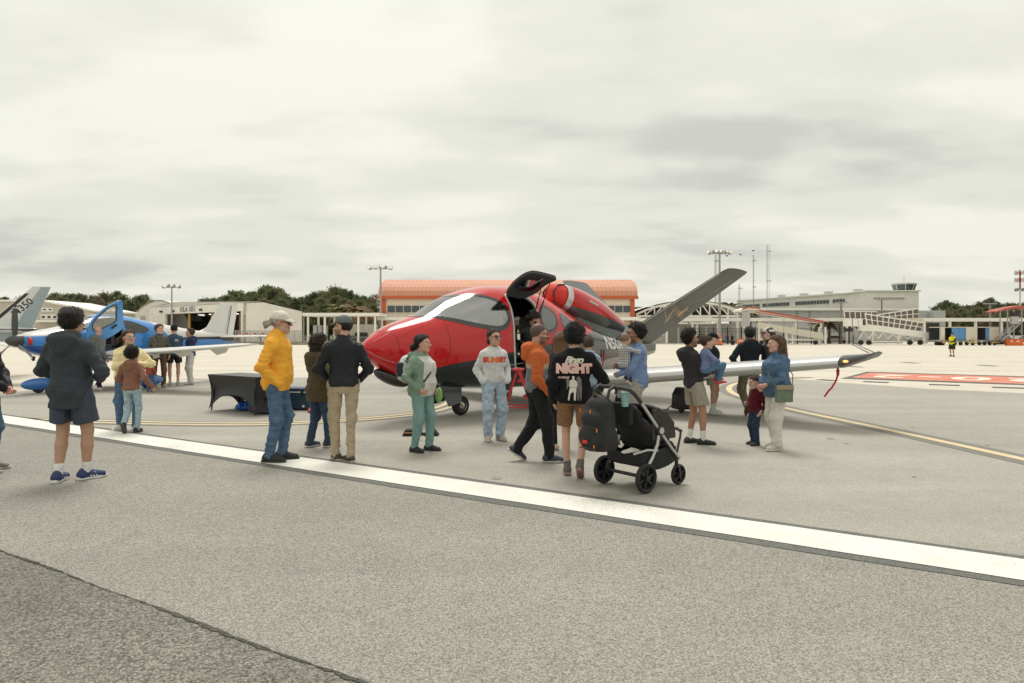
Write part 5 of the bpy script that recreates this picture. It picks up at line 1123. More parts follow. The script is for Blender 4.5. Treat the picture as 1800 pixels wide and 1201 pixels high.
# ================================================================== the tail of the third aeroplane at the far left
def build_third():
    A = R(25); aft = Vector((math.cos(A), math.sin(A), 0)); org = Vector((xat(76, 26.2), 26.2, 0)) - aft * 8.7
    pl = thing('turboprop_aeroplane', 'white and silver aeroplane whose tail fin reads M350', 'aeroplane', org, A)
    H = Hull([(0, 1.6, 1.3, .05, 1.45), (.5, 1.85, 1.0, .4, 1.45), (1.5, 2.1, .85, .6, 1.45), (2.6, 2.5, .8, .68, 1.5), (4.2, 2.55, .82, .68, 1.55), (5.6, 2.3, .95, .52, 1.55), (7.2, 1.95, 1.25, .28, 1.6), (8.5, 1.82, 1.5, .10, 1.66)])
    pm = paint_mat('silver_white_paint', (.62, .63, .61), [((.02, .02, .022), [(0, .1), (5.4, .1), (6, 1.80), (8.6, 1.80)]), ((.33, .42, .45), [(0, 1.5), (5.4, 1.6), (6, 1.74), (8.6, 1.70)])], 8.8, 4.0)
    H.shell('fuselage', np.linspace(0, 8.5, 120), 72, pm, pl)
    fin = wing_mesh([(6.67, 0, 1.70, 1.65, .09, R(90)), (8.36, 0, 3.42, .59, .08, R(90))], sub=6).build('tail_fin', M('fin_white', (.64, .64, .62), .35, coat=.5), pl, True, 50)
    for p_ in fin.data.vertices: pass
    def fp(t, u, off=.0): le = 6.67 + 1.69 * t; c = 1.65 - 1.06 * t; yt = 5 * .085 * (.2969 * math.sqrt(u) - .126 * u - .3516 * u**2 + .2843 * u**3 - .1036 * u**4) * c; return Vector((le + u * c, -(yt + .02 * 4 * u * (1 - u) * c + off), 1.70 + 1.72 * t))
    def fq(name, pts, mat, n=8):
        (t0, a0, b0), (t1, a1, b1) = pts; V = []
        for i in range(n + 1):
            s_ = i / n; t = t0 + (t1 - t0) * s_
            for j in range(5): u = (a0 + (a1 - a0) * s_) + ((b0 + (b1 - b0) * s_) - (a0 + (a1 - a0) * s_)) * j / 4; V.append(fp(t, u, .008))
        mb = MB(); mb.add(V, [(5*i+j, 5*i+j+1, 5*i+j+6, 5*i+j+5) for i in range(n) for j in range(4)]); return mb.build(name, mat, fin, True)
    fq('de_icing_boot', ((.18, .03, .15), (.84, .04, .22)), m_blackpl); fq('rudder', ((.02, .66, .985), (.99, .50, .985)), M('rudder_grey', (.30, .375, .40), .4, coat=.4))
    tm = text_mesh('M350', .36, M('fin_black', (.02, .02, .02), .5), offset=.004)
    ang = math.atan2(1.0, 1.0); c0 = fp(.53, .45, .012)
    for v in tm.vertices:
        u, w_ = v.co.x, v.co.y; x = c0.x + u * math.cos(ang) - w_ * math.sin(ang) * 1.0; z = c0.z + u * math.sin(ang) + w_ * math.cos(ang); t = (z - 1.70) / 1.72; uu = (x - 6.67 - 1.69 * t) / (1.65 - 1.06 * t); q = fp(t, min(max(uu, .02), .95), .012); v.co = (x, q.y, z)
    obj('fin_lettering', tm, fin)
    for sg in (-1, 1):
        wing_mesh([(7.35, sg * .1, 1.66, 1.0, .09, 0), (7.75, sg * 2.2, 1.72, .62, .08, 0)], sub=3).build('tailplane', m_silver, pl, True, 50); wing_mesh([(3.3, sg * .5, 1.0, 1.7, .15, 0), (3.9, sg * 6.0, 1.5, .9, .12, 0)], sub=3).build('wing', m_silver, pl, True, 50)
        leg = MB().tube([(4.2, sg * 1.9, 1.05), (4.2, sg * 1.9, .25)], .06).build('main_gear', m_whitepaint, pl); wheel_parts(leg, (4.2, sg * 1.9, .25), .25, .17)
    leg = MB().tube([(1.0, 0, 1.0), (1.0, 0, .22)], .05).build('nose_gear', m_whitepaint, pl); wheel_parts(leg, (1.0, 0, .2), .2, .14)
build_third()
# ================================================================== figures: implicit surfaces meshed into continuous bodies and garments
def surface_nets(fn, lo, hi, vox):
    lo = np.asarray(lo, np.float32); hi = np.asarray(hi, np.float32); n = np.maximum(np.ceil((hi - lo) / vox).astype(int) + 1, 3)
    ax = [lo[i] + vox * np.arange(n[i], dtype=np.float32) for i in range(3)]
    X, Y, Z = np.meshgrid(*ax, indexing='ij'); P = np.stack([X.ravel(), Y.ravel(), Z.ravel()], -1)
    D = fn(P).reshape(n).astype(np.float32); S = D < 0
    for a in range(3):                                # keep it closed at the border
        sl = [slice(None)] * 3
        for e in (0, -1): sl[a] = e; D[tuple(sl)] = np.maximum(D[tuple(sl)], vox * .3); S[tuple(sl)] = False
    c = [slice(None, -1), slice(1, None)]
    num = np.zeros((*(n - 1), 3), np.float32); cnt = np.zeros(n - 1, np.float32)
    corners = [(i, j, k) for i in (0, 1) for j in (0, 1) for k in (0, 1)]
    for a in corners:
        for d in range(3):
            if a[d]: continue
            b = list(a); b[d] = 1
            da = D[c[a[0]], c[a[1]], c[a[2]]]; db = D[c[b[0]], c[b[1]], c[b[2]]]; m = (da < 0) != (db < 0)
            t = np.where(m, da / np.where(m, da - db, 1), 0)
            for q in range(3): num[..., q] += m * (a[q] + (t if q == d else 0))
            cnt += m
    act = cnt > 0; idx = -np.ones(n - 1, np.int64); idx[act] = np.arange(act.sum())
    base = np.stack(np.nonzero(act), -1).astype(np.float32)
    V = lo + vox * (base + num[act] / cnt[act][:, None]); F = []
    for d in range(3):
        e1, e2 = (d + 1) % 3, (d + 2) % 3
        sl0 = [slice(1, -1)] * 3; sl1 = [slice(1, -1)] * 3; sl0[d] = slice(0, -1); sl1[d] = slice(1, None)
        a = S[tuple(sl0)]; b = S[tuple(sl1)]; w = np.stack(np.nonzero(a != b), -1)
        if not len(w): continue
        off = np.ones(3, int); off[d] = 0; cell = w + off; flip = a[tuple(w.T)]
        def at_(o1, o2): q = cell.copy(); q[:, e1] -= o1; q[:, e2] -= o2; return idx[tuple(q.T)]
        f = np.stack([at_(1, 1), at_(0, 1), at_(0, 0), at_(1, 0)], -1); f[~flip] = f[~flip][:, ::-1]; F.append(f)
    return V, np.concatenate(F)
def relax(V, F, it=1, lam=.5):
    for _ in range(it):
        acc = np.zeros_like(V); cn = np.zeros(len(V), np.float32)
        for k in range(4):
            a = F[:, k]; b = F[:, (k + 1) % 4]
            for q in range(3): acc[:, q] += np.bincount(a, V[b, q], len(V)) + np.bincount(b, V[a, q], len(V))
            cn += np.bincount(a, minlength=len(V)) + np.bincount(b, minlength=len(V))
        V = V + lam * (acc / np.maximum(cn, 1)[:, None] - V)
    return V
f32 = lambda v: np.asarray(v, np.float32)
def cap_(P, a, b, ra, rb, w=None, sq=1.0):
    a = f32(a); b = f32(b); d = b - a; L2 = float(d @ d) + 1e-9; q = P - a; t = np.clip(q @ d / L2, 0, 1); e = q - t[:, None] * d
    if w is not None: w = f32(w); e = e + np.outer(e @ w, w) * (1 / sq - 1)
    return np.sqrt((e * e).sum(1)) - (ra + (rb - ra) * t)
def ell_(P, c, r): r = f32(r); q = (P - f32(c)) / r; k = np.sqrt((q * q).sum(1)); return (k - 1) * float(r.min())
def smin(a, b, k): h = np.maximum(k - np.abs(a - b), 0) / k; return np.minimum(a, b) - h * h * k * .25
def smax(a, b, k): return -smin(-a, -b, k)
_ks = [(RNG.normal(size=3), RNG.uniform(0, 6.28), RNG.normal(size=3), RNG.uniform(0, 6.28)) for _ in range(14)]
def fold_noise(P, sc, seed=0, n=6, warp=1.3):
    sc = f32(sc); Q = P * sc; out = 0
    for i in range(n):
        k, p, k2, p2 = _ks[(i + seed) % 14]; out = out + np.sin(Q @ f32(k) + p + seed + warp * np.sin(Q @ f32(k2) * .6 + p2))
    return out / n
def prof_(P, tab, zlo, zhi, ease=0.0, rnd=.03, rl=None):
    z = P[:, 2]; t = np.array(tab, np.float32)
    a = np.interp(z, t[:, 0], t[:, 1]) + ease; b = np.interp(z, t[:, 0], t[:, 2]) + ease; yo = np.interp(z, t[:, 0], t[:, 3])
    x = P[:, 0]; y = P[:, 1] - yo; d = ((np.abs(x / a) ** 2.3 + np.abs(y / b) ** 2.3) ** (1 / 2.3) - 1) * np.minimum(a, b)
    return smax(smax(d, zlo - z, rl or rnd), z - zhi, rnd)
def ik(a, b, l1, l2, pole):
    a = Vector(a); b = Vector(b); d = b - a; L = min(d.length, (l1 + l2) * .999); d.normalize()
    x = (l1 * l1 - l2 * l2 + L * L) / (2 * L); h = math.sqrt(max(l1 * l1 - x * x, 0)); p = Vector(pole); p = (p - d * p.dot(d)).normalized()
    return a + d * x + p * h, a + d * L
def set_cols(me, cols):
    at_ = me.color_attributes.new('Col', 'FLOAT_COLOR', 'POINT'); c = np.ones((len(me.vertices), 4), np.float32); c[:, :3] = cols; at_.data.foreach_set('color', c.ravel())
m_cloth = M('cloth', (.5, .5, .5), .88, attr='Col', var=.10, vscale=22, bump=.16, bscale=150, sheen=.04, spec=.12, crease=.55, cscale=7.5)
m_knit = M('knit', (.5, .5, .5), .95, attr='Col', var=.10, vscale=16, bump=.16, bscale=150, sheen=.06, spec=.08, crease=.45, cscale=6.5)
m_denim = M('denim', (.5, .5, .5), .9, attr='Col', var=.24, vscale=15, bump=.16, bscale=150, spec=.15, stretch=(.8, .8, 1.1), crease=.5, cscale=8)
m_shell = M('shell_fabric', (.5, .5, .5), .55, attr='Col', var=.07, vscale=20, bump=.16, bscale=150, spec=.22, crease=.5, cscale=7)
m_skin = M('skin', (.5, .35, .28), .50, attr='Col', var=.05, vscale=30, spec=.35)
_mats['skin'].node_tree.nodes['Principled BSDF'].inputs['Subsurface Weight'].default_value = 0.0
m_hair = M('hair', (.05, .035, .025), .5, attr='Col', var=.5, vscale=90, bump=1.0, bscale=220, spec=.4, stretch=(1, .4, .3))
m_lens = M('dark_lens', (.012, .012, .012), .08, coat=.8)
m_lensclear = glass_mat('clear_lens', (.9, .9, .9), .12)
def plaid_mat(name, c0, c1, c2, sc=1.0, freq=9.0):
    m = bpy.data.materials.new(name); m.use_nodes = True; nt = m.node_tree; N = nt.nodes; L = nt.links; b = N['Principled BSDF']; b.inputs['Roughness'].default_value = .9
    tc = N.new('ShaderNodeTexCoord'); sp = N.new('ShaderNodeSeparateXYZ'); L.new(tc.outputs['Object'], sp.inputs[0]); col = None
    def stripe_(src, f, duty):
        a = N.new('ShaderNodeMath'); a.operation = 'MULTIPLY'; L.new(src, a.inputs[0]); a.inputs[1].default_value = f
        q = N.new('ShaderNodeMath'); q.operation = 'FRACT'; L.new(a.outputs[0], q.inputs[0])
        t = N.new('ShaderNodeMath'); t.operation = 'LESS_THAN'; L.new(q.outputs[0], t.inputs[0]); t.inputs[1].default_value = duty; return t.outputs[0]
    xy = N.new('ShaderNodeMath'); xy.operation = 'ADD'; L.new(sp.outputs[0], xy.inputs[0]); L.new(sp.outputs[1], xy.inputs[1])
    for src, f, du, c, fac in ((xy.outputs[0], freq, .5, c1, .5), (sp.outputs[2], freq, .5, c1, .5), (xy.outputs[0], freq, .12, c2, .6), (sp.outputs[2], freq, .12, c2, .6)):
        mk = stripe_(src, f, du); k = N.new('ShaderNodeMath'); k.operation = 'MULTIPLY'; L.new(mk, k.inputs[0]); k.inputs[1].default_value = fac
        mx = N.new('ShaderNodeMix'); mx.data_type = 'RGBA'; L.new(k.outputs[0], mx.inputs[0])
        if col is None: mx.inputs[6].default_value = (*c0, 1)
        else: L.new(col, mx.inputs[6])
        mx.inputs[7].default_value = (*c, 1); col = mx.outputs[2]
    L.new(col, b.inputs['Base Color']); return m

BODY = [(-.12, .150, .100, -.01), (0, .172, .122, -.015), (.10, .156, .110, 0), (.20, .146, .106, 0), (.32, .160, .118, 0), (.41, .168, .118, -.005), (.465, .150, .100, -.016), (.515, .085, .070, -.02), (.545, .058, .056, -.02), (.58, .05, .05, -.02)]
def torso_tab(build=1.0, belly=0.0, chest=0.0, hips=1.0):
    out = []
    for z, a, b, y in BODY:
        k = build if z < .46 else 1 + (build - 1) * .4
        a *= k * .94; b *= k * .97
        if z < .12: a *= hips; b *= 1 + (hips - 1) * .8
        w = math.exp(-((z - .13) / .13) ** 2) * belly; b += w * .5; y += w * .5
        w = math.exp(-((z - .36) / .07) ** 2) * chest; b += w * .5; y += w * .5
        out.append((z, a, b, y))
    return out
# ---- shoes: two shared meshes (upper, sole), dressed in each wearer's own materials
def _shoe():
    up = lambda P: smin(smin(cap_(P, (0, -.045, .050), (0, .150, .036), .040, .036, (1, 0, 0), 1.08), cap_(P, (0, -.040, .05), (0, -.030, .085), .042, .040), .03), cap_(P, (0, .02, .075), (0, .09, .05), .030, .028), .04)
    V, F = surface_nets(lambda P: smax(up(P), .016 - P[:, 2], .006), (-.07, -.11, -.01), (.07, .22, .15), .0085); V = relax(V, F, 1)
    u = mesh_np('shoe_upper', V, F, None)
    def sole(P):
        a = np.interp(P[:, 1], [-.09, -.04, .03, .11, .19], [.030, .041, .039, .047, .020]); d = np.maximum(np.abs(P[:, 0]) - a, np.maximum(-.094 - P[:, 1], P[:, 1] - .198))
        return smax(smax(d, P[:, 2] - .030 - .008 * (np.abs(P[:, 1] - .04) / .15) ** 2, .008), -P[:, 2] + .001, .006)
    V, F = surface_nets(sole, (-.07, -.11, -.012), (.07, .22, .06), .0075); s = mesh_np('shoe_sole', relax(V, F, 1), F, None)
    for m in (u, s): m.materials.append(m_cloth)
    return u, s
SHOE_U, SHOE_S = _shoe()
def flat(name, c, rough=.7, **k): return M('plain_%s' % name, c, rough, var=k.pop('var', .08), vscale=25, bump=.15, bscale=200, **k)

def add_strands(V, F, HL, hc, HR, hs, hair, seed, capped=False):
    """loose locks over the mass of hair, so that its outline is not smooth"""
    rg = np.random.default_rng(seed); e1 = V[F[:, 1]] - V[F[:, 0]]; e2 = V[F[:, 3]] - V[F[:, 0]]; fn = np.cross(e1, e2); fn /= np.linalg.norm(fn, axis=1, keepdims=True) + 1e-9
    n = hair.get('strands', 1100); ix = rg.integers(0, len(F), n); p = V[F[ix]].mean(1); nr = fn[ix]; q = HL(p); H3 = np.array(HR, np.float32)
    if capped: k_ = q[:, 2] < .02; p, nr, q = p[k_], nr[k_], q[k_]; n = len(p)
    curl_ = hair.get('amp', .004) > .009; L = (rg.uniform(.012, .030, n) if curl_ else rg.uniform(.015, .036, n))[:, None] * hs; L = L * min(1, .25 + hair.get('off', .014) * 55); w = rg.uniform(.0010, .0026, (n, 1)) * (1.3 if curl_ else 1)
    fl = np.stack([q[:, 0] * 2.0, -q[:, 1] * .4 - .05, -np.abs(q[:, 2] - .14) - .03], -1) @ H3.T; fl -= nr * (fl * nr).sum(1, keepdims=True); fl /= np.linalg.norm(fl, axis=1, keepdims=True) + 1e-9
    if curl_: fl = fl + rg.normal(size=(n, 3)) * 1.1; fl -= nr * (fl * nr).sum(1, keepdims=True); fl /= np.linalg.norm(fl, axis=1, keepdims=True) + 1e-9
    fl = fl + rg.normal(size=(n, 3)) * .22; lift = rg.uniform(.25, .75, (n, 1)) if curl_ else rg.uniform(.08, .34, (n, 1))
    a = p - nr * .002; b = p + (fl * .5 + nr * lift) * L; c = p + (fl * 1.0 + nr * (lift * (.4 if curl_ else 1.0))) * L; sd = np.cross(fl, nr); sd /= np.linalg.norm(sd, axis=1, keepdims=True) + 1e-9
    P4 = np.stack([a - sd * w, a + sd * w, b + sd * w * .9, b - sd * w * .9, c + sd * w * .25, c - sd * w * .25], 1).reshape(-1, 3)
    o = len(V) + 6 * np.arange(n)[:, None]; G = np.concatenate([o + np.array([[0, 1, 2, 3]]), o + np.array([[3, 2, 4, 5]])])
    return np.concatenate([V, P4.astype(np.float32)]), np.concatenate([F, G])
def person(label, px, py, top_px, yaw, feet=None, arms=('down', 'down'), skin=(.50, .30, .21), build=1.0, belly=0.0, chest=0.0, hips=1.0, female=False,
           head=(0, 0), lean=0.0, twist=0.0, top=None, bottom=None, shoes=None, hair=None, cap=None, glasses=None, beard=None, hands=(True, True), curl=.5,
           ht=None, loc=None, headscale=1.0, seat=None, vox=1.0, group=None, cat='person', hat_h=.0, drop=0.0, coat=None, shoulder=None, neckfwd=.0):
    base = gp(px, py) if loc is None else Vector(loc); far = vox >= 1.6; vox = vox * min(max(base.y / 8.5, 1.0), 1.75) if not far else vox
    if ht is None: ht = EYE + (HZ - top_px) / FPX * base.y - hat_h
    s = ht / 1.765
    tab = torso_tab(build, belly, chest, hips)
    sw = (.150 if female else .172) * (1 + (build - 1) * .5) if shoulder is None else shoulder
    l1, l2 = .428, .432; u1, u2 = (.285, .265); hw = .092
    feet = feet or [(-.11, 0, 0, 8, 0), (.11, 0, 0, -8, 0)]
    ank = []
    for x, y, lift, fy, pitch in feet:
        ank.append(Vector((x, y, .085 + lift)))
    hipz = .935 - drop
    for k, a in enumerate(ank):
        sx = -hw if k == 0 else hw; h = math.hypot(a.x - sx, a.y); z = a.z + math.sqrt(max((l1 + l2) ** 2 * .992 - h * h, .01))
        if feet[k][2] < .03: hipz = min(hipz, z)
    if seat is not None: hipz = seat
    pel = Vector((0, 0, hipz)); TR = Matrix.Rotation(R(twist), 3, 'Z') @ Matrix.Rotation(R(-lean), 3, 'X')
    T = lambda p: pel + TR @ Vector(p)
    hip = [pel + Vector((-hw, 0, 0)), pel + Vector((hw, 0, 0))]
    knee = []
    for k in (0, 1):
        fy = R(feet[k][3]); kn, an = ik(hip[k], ank[k], l1, l2, (-math.sin(fy) + (-.05 if k == 0 else .05), math.cos(fy), .15)); knee.append(kn); ank[k] = an
    sh = [T((-sw, -.02, .425)), T((sw, -.02, .425))]; trap = [T((-.035, -.025, .49)), T((.035, -.025, .49))]; elb = []; wri = []; hdir = []; hnor = []
    PRE = dict(down=((.245, .035, -.055), (.3, -1, 0)), pocket=((.195, .085, .00), (.55, -1, 0)), clasp=((.035, .235, .01), (.9, -.4, 0)), behind=((.06, -.17, .0), (1, -.2, 0)),
               cross=((-.06, .20, .24), (.8, -.3, -.5)), hold=((.02, .28, .22), (.7, -.5, -.6)), hip=((.19, .08, .10), (1, -.5, 0)), swing_f=((.22, .20, -.02), (.2, -1, 0)), swing_b=((.26, -.16, -.03), (.2, -1, 0)), side=((.32, .02, -.02), (.3, -1, 0)))
    for k in (0, 1):
        a = arms[k]; pole = None
        if isinstance(a, str): tgt, pole = PRE[a]; tgt = Vector(tgt); pole = Vector(pole)
        else: tgt = Vector(a[0]); pole = Vector(a[1])
        if k == 0: tgt.x *= -1; pole.x *= -1
        e, w = ik(sh[k], T(tgt), u1, u2, TR @ pole); elb.append(e); wri.append(w)
        fd = (w - e).normalized(); hdir.append(fd)
        nn = TR @ Vector((1 if k == 0 else -1, .15, 0)); nn = (nn - fd * nn.dot(fd))
        hnor.append(nn.normalized() if nn.length > .05 else Vector((0, 0, -1)))
    nb = T((0, -.018, .535)); headscale *= 1.09; HR = TR @ Matrix.Rotation(R(head[0]), 3, 'Z') @ Matrix.Rotation(R(head[1]), 3, 'X'); hs = headscale
    hc = nb + TR @ Vector((0, .030 + neckfwd, .112)) + HR @ Vector((0, .01, .035 * hs)); HRn = np.array(HR, np.float32); hcn = f32(hc)
    HL = lambda P: ((P - hcn) @ HRn) / hs            # to head space
    TRn = np.array(TR, np.float32); pn = f32(pel); TL = lambda P: (P - pn) @ TRn
    rnd_ = random.Random(label); sd_ = rnd_.randint(0, 999)
    lim = [.052 * build ** .5, .043 * build ** .5, .035] ; leg = [.088 * build ** .7 * hips ** .4, .058 * build ** .5, .042]; lb = .84 if bottom and bottom.get('len', 1.0) > .5 else 1.0
    if female: lim = [x * .88 for x in lim]
    # ---------------- body
    def bodyf(P):
        d = prof_(TL(P), tab, -.10, .58, -.020 if top else 0)
        for k in (0, 1):
            d = smin(d, cap_(P, trap[k], sh[k], .045, .038), .04); d = smin(d, cap_(P, sh[k], elb[k], lim[0] * .92, lim[1]), .05); d = smin(d, cap_(P, elb[k], wri[k], lim[1], lim[2] * .82), .02)
            d = smin(d, cap_(P, hip[k], knee[k], leg[0] * .96 * lb, leg[1] * lb), .03)
            m = knee[k].lerp(ank[k], .35); bk = (knee[k] - hip[k]).cross(Vector((1, 0, 0)))
            d = smin(d, cap_(P, knee[k], m, leg[1] * .92 * lb, leg[1] * .98 * lb), .02); d = smin(d, cap_(P, m, ank[k], leg[1] * .98 * lb, leg[2] * .85), .02)
        if bottom:
            zz = P[:, 2]; cz = hipz - .09; tt_ = np.clip((hipz - zz) / max(hipz - .1, .2), 0, 1); xm = .5 * (ank[0].x + ank[1].x) * tt_; d = np.where(zz < cz, smax(d, .016 + .035 * np.clip((cz - zz) / .35, 0, 1) - np.abs(P[:, 0] - xm), .012), d)
        return smin(d, cap_(P, nb - Vector((0, 0, .02)), hc + HR @ Vector((0, -.03, -.04)), .058, .052), .03)
    allp = np.array([*hip, *knee, *ank, *sh, *elb, *wri, hc, T((0, belly + .1, .1)), T((0, -.15, .1))]); mg = .16
    lo = allp.min(0) - mg; hi = allp.max(0) + mg; lo[2] = max(lo[2], -.01)
    Vb, Fb = surface_nets(bodyf, lo, hi, .020 * vox); Vb = relax(Vb, Fb, 1); VV = [Vb]; FF = [Fb]; CC = [np.tile(f32(skin), (len(Vb), 1))]; no = len(Vb)
    # ---------------- head with a face
    fem = .92 if female else 1.0
    def headf(P):
        Q = HL(P); Qm = Q.copy(); Qm[:, 0] = np.abs(Qm[:, 0])
        d = ell_(Q, (0, -.012, .038), (.076, .096, .086)); d = smin(d, ell_(Q, (0, .030, -.040), (.058 * fem, .064, .074)), .04)
        d = smin(d, ell_(Q, (0, .068, -.092), (.026 * fem, .022, .022)), .03); d = smin(d, ell_(Qm, (.044 * fem, .018, -.068), (.016, .03, .022)), .03)
        d = smin(d, cap_(Qm, (.030, .086, .026), (.004, .090, .030), .013, .012), .018)             # brow
        d = smin(d, ell_(Qm, (.040, .070, -.022), (.022, .018, .018)), .022)                          # cheekbone
        d = smax(d, -ell_(Qm, (.031, .110, .006), (.019, .018, .012)), .012); d = smin(d, ell_(Qm, (.031, .080, .006), (.0135, .0135, .0125)), .004)
        d = smin(d, cap_(Q, (0, .092, .014), (0, .116, -.020), .0085, .0125), .010); d = smin(d, ell_(Qm, (.012, .104, -.025), (.008, .009, .007)), .006)
        d = smin(d, cap_(Qm, (.018, .086, -.052), (.0, .094, -.050), .006, .0085), .006); d = smin(d, cap_(Qm, (.014, .085, -.061), (.0, .092, -.062), .006, .0085), .006)
        e = ell_(Qm, (.079, -.006, -.006), (.010, .021, .033)); d = smin(d, e, .008)
        return smin(d, cap_(P, nb - Vector((0, 0, .03)), hc + HR @ Vector((0, -.026, -.05)), .056 if not female else .048, .052 if not female else .046), .035)
    hr = .155 * hs; Vh, Fh = surface_nets(headf, hcn - hr - f32((0, 0, .02)), hcn + hr, .0066 * min(vox, 1.45) if not far else .013)
    q = HL(Vh); ch = np.tile(f32(skin), (len(Vh), 1)); X_ = np.abs(q[:, 0])
    front = q[:, 1] > .045
    def blot(m, c, w): ch[m] = ch[m] * (1 - w) + f32(c) * w
    sk = f32(skin)
    blot((q[:, 1] > .070) & (X_ < .021) & (q[:, 2] < -.046) & (q[:, 2] > -.067), sk * f32((.85, .52, .50)), .9)
    blot((X_ > .074), sk * f32((1.05, .80, .74)), .6); blot(front & (np.hypot(X_ - .040, q[:, 2] + .022) < .022), sk * f32((1.06, .82, .78)), .5)
    hcol = f32((hair or {}).get('col', (.03, .02, .015)))
    blot((q[:, 1] > .066) & (X_ > .012) & (X_ < .050) & (q[:, 2] > .024) & (q[:, 2] < .035), hcol * .8, .75)
    eye = (q[:, 1] > .072) & (np.abs(X_ - .031) < .0145) & (np.abs(q[:, 2] - .006) < .0075); blot(eye, (.50, .46, .42), .9)
    blot(eye & (np.abs(X_ - .031) < .0068), (.02, .014, .01), .95)
    if beard is not None:
        bm_ = (q[:, 2] < -.028) & (q[:, 1] > -.005) & ~((X_ < .018) & (q[:, 2] > -.068) & (q[:, 2] < -.044)) & ~((X_ < .016) & (q[:, 2] > -.034)) & (q[:, 2] > -.125) & ~((q[:, 2] > -.05) & (X_ > .022) & (X_ < .050) & (q[:, 1] > .045))
        blot(bm_, beard[:3], beard[3] if len(beard) > 3 else .7)
    if hair and hair.get('buzz'): blot((q[:, 2] > np.interp(q[:, 1], [-.11, -.03, .0, .04, .09], [-.06, -.02, .015, .05, .075])), hcol, hair['buzz'])
    VV.append(Vh); FF.append(Fh + no); CC.append(ch); no += len(Vh)
    # ---------------- hands
    for k in (0, 1):
        if not hands[k]: continue
        w, d, nr = wri[k], hdir[k], hnor[k]; lat = d.cross(nr) * (1 if k == 0 else -1); lat.normalize()
        pts = []
        for lx, ly, L1 in ((-.030, .075, .052), (-.010, .082, .062), (.010, .082, .058), (.029, .076, .046)):
            c_ = curl + .06 * lx * 10; a = w + d * ly + lat * (-lx); m = a + (d * math.cos(c_ * .6) + nr * math.sin(c_ * .6)) * L1 * .58
            t = m + (d * math.cos(c_ * 1.7) + nr * math.sin(c_ * 1.7)) * L1 * .55; pts.append((a, m, t))
        th0 = w + d * .025 + lat * .026; th1 = th0 + (d * .75 + lat * .5 + nr * .35).normalized() * .042; th2 = th1 + (d * .9 + lat * .1 + nr * .4).normalized() * .032
        def handf(P):
            g = cap_(P, w - d * .02, w + d * .02, .027, .026, lat, 1.1); g = smin(g, cap_(P, w + d * .03, w + d * .072, .019, .016, lat, 2.2), .02)
            for a, m, t in pts: g = smin(g, cap_(P, a - d * .012, m, .0098, .0088), .008); g = smin(g, cap_(P, m, t, .0088, .0072), .004)
            g = smin(g, cap_(P, th0, th1, .014, .0105), .014); return smin(g, cap_(P, th1, th2, .0105, .0085), .005)
        hp = np.array([w - d * .04, w + d * .16, *[p for f in pts for p in f], th2, th0]); Vk, Fk = surface_nets(handf, hp.min(0) - .04, hp.max(0) + .04, .0066 * min(vox, 1.3) if not far else .012)
        VV.append(Vk); FF.append(Fk + no); CC.append(np.tile(sk * f32((1.04, .93, .90)), (len(Vk), 1))); no += len(Vk)
    me = mesh_np('person', np.concatenate(VV), np.concatenate(FF), m_skin); set_cols(me, np.concatenate(CC))
    root = obj('person', me); root.location = base; root.rotation_euler = (0, 0, R(yaw)); root.scale = (s,) * 3
    tag(root, label, cat, group)
    info = dict(root=root, pel=pel, T=T, TR=TR, sh=sh, elb=elb, wri=wri, hip=hip, knee=knee, ank=ank, hc=hc, HR=HR, s=s, hdir=hdir, hs=hs)
    def garment(name, fn, lo, hi, vx, mat, colf, it=1):
        V, F = surface_nets(fn, lo, hi, vx * vox); V = relax(V, F, it); m = mesh_np(name, V, F, mat)
        c = colf(V) if callable(colf) else np.tile(f32(colf), (len(V), 1)); set_cols(m, c); return obj(name, m, root)
    # ---------------- upper garment
    if top:
        ease = top.get('ease', .022) * .78; hem = top.get('hem', -.06); fa = top.get('fold', .008); sl = top.get('sleeve', 1.0); sr = top.get('sr', (1.28, 1.35, 1.25)); puff = top.get('cuff', .9)
        tz = [(z, a, b, y) for z, a, b, y in tab]; flare = top.get('flare', 0.0)
        def topf(P):
            Q = TL(P); lo_ = max(0, .026 - ease); tt = [(z, a + max(0, .2 - z) * flare + (lo_ if z < .15 else 0), b + max(0, .2 - z) * flare + (lo_ if z < .15 else 0), y) for z, a, b, y in tz]
            if hem < -.12: tt = [(hem - .02, tt[0][1] + .012, tt[0][2] + .01, tt[0][3])] + tt
            d = prof_(Q, tt, hem - .02, .535 + top.get('neck', 0), ease, .025, .008)
            if top.get('rib', True): d = d + .009 * np.exp(-((Q[:, 2] - hem - .015) / .028) ** 2)
            for k in (0, 1):
                d = smin(d, cap_(P, trap[k], sh[k], .050 + ease * .6, .042 + ease * .5), .05)
                if sl > .05:
                    e1 = sh[k].lerp(elb[k], min(sl * 2, 1.0)); d = smin(d, cap_(P, sh[k], e1, lim[0] * sr[0] * .93, lim[1] * sr[1] + (lim[0] * sr[0] - lim[1] * sr[1]) * max(0, 1 - sl * 2)), .05)
                if sl > .5:
                    w = elb[k].lerp(wri[k], min((sl - .5) * 2, 1.0) * .97); d = smin(d, cap_(P, elb[k], w, lim[1] * sr[1], lim[2] * sr[2]), .02)
                    if sl >= .9: b_ = elb[k].lerp(wri[k], .80); d = smin(d, cap_(P, b_, w, lim[2] * sr[2] * 1.22 * puff, lim[2] * sr[2] * 1.0 * puff), .02)
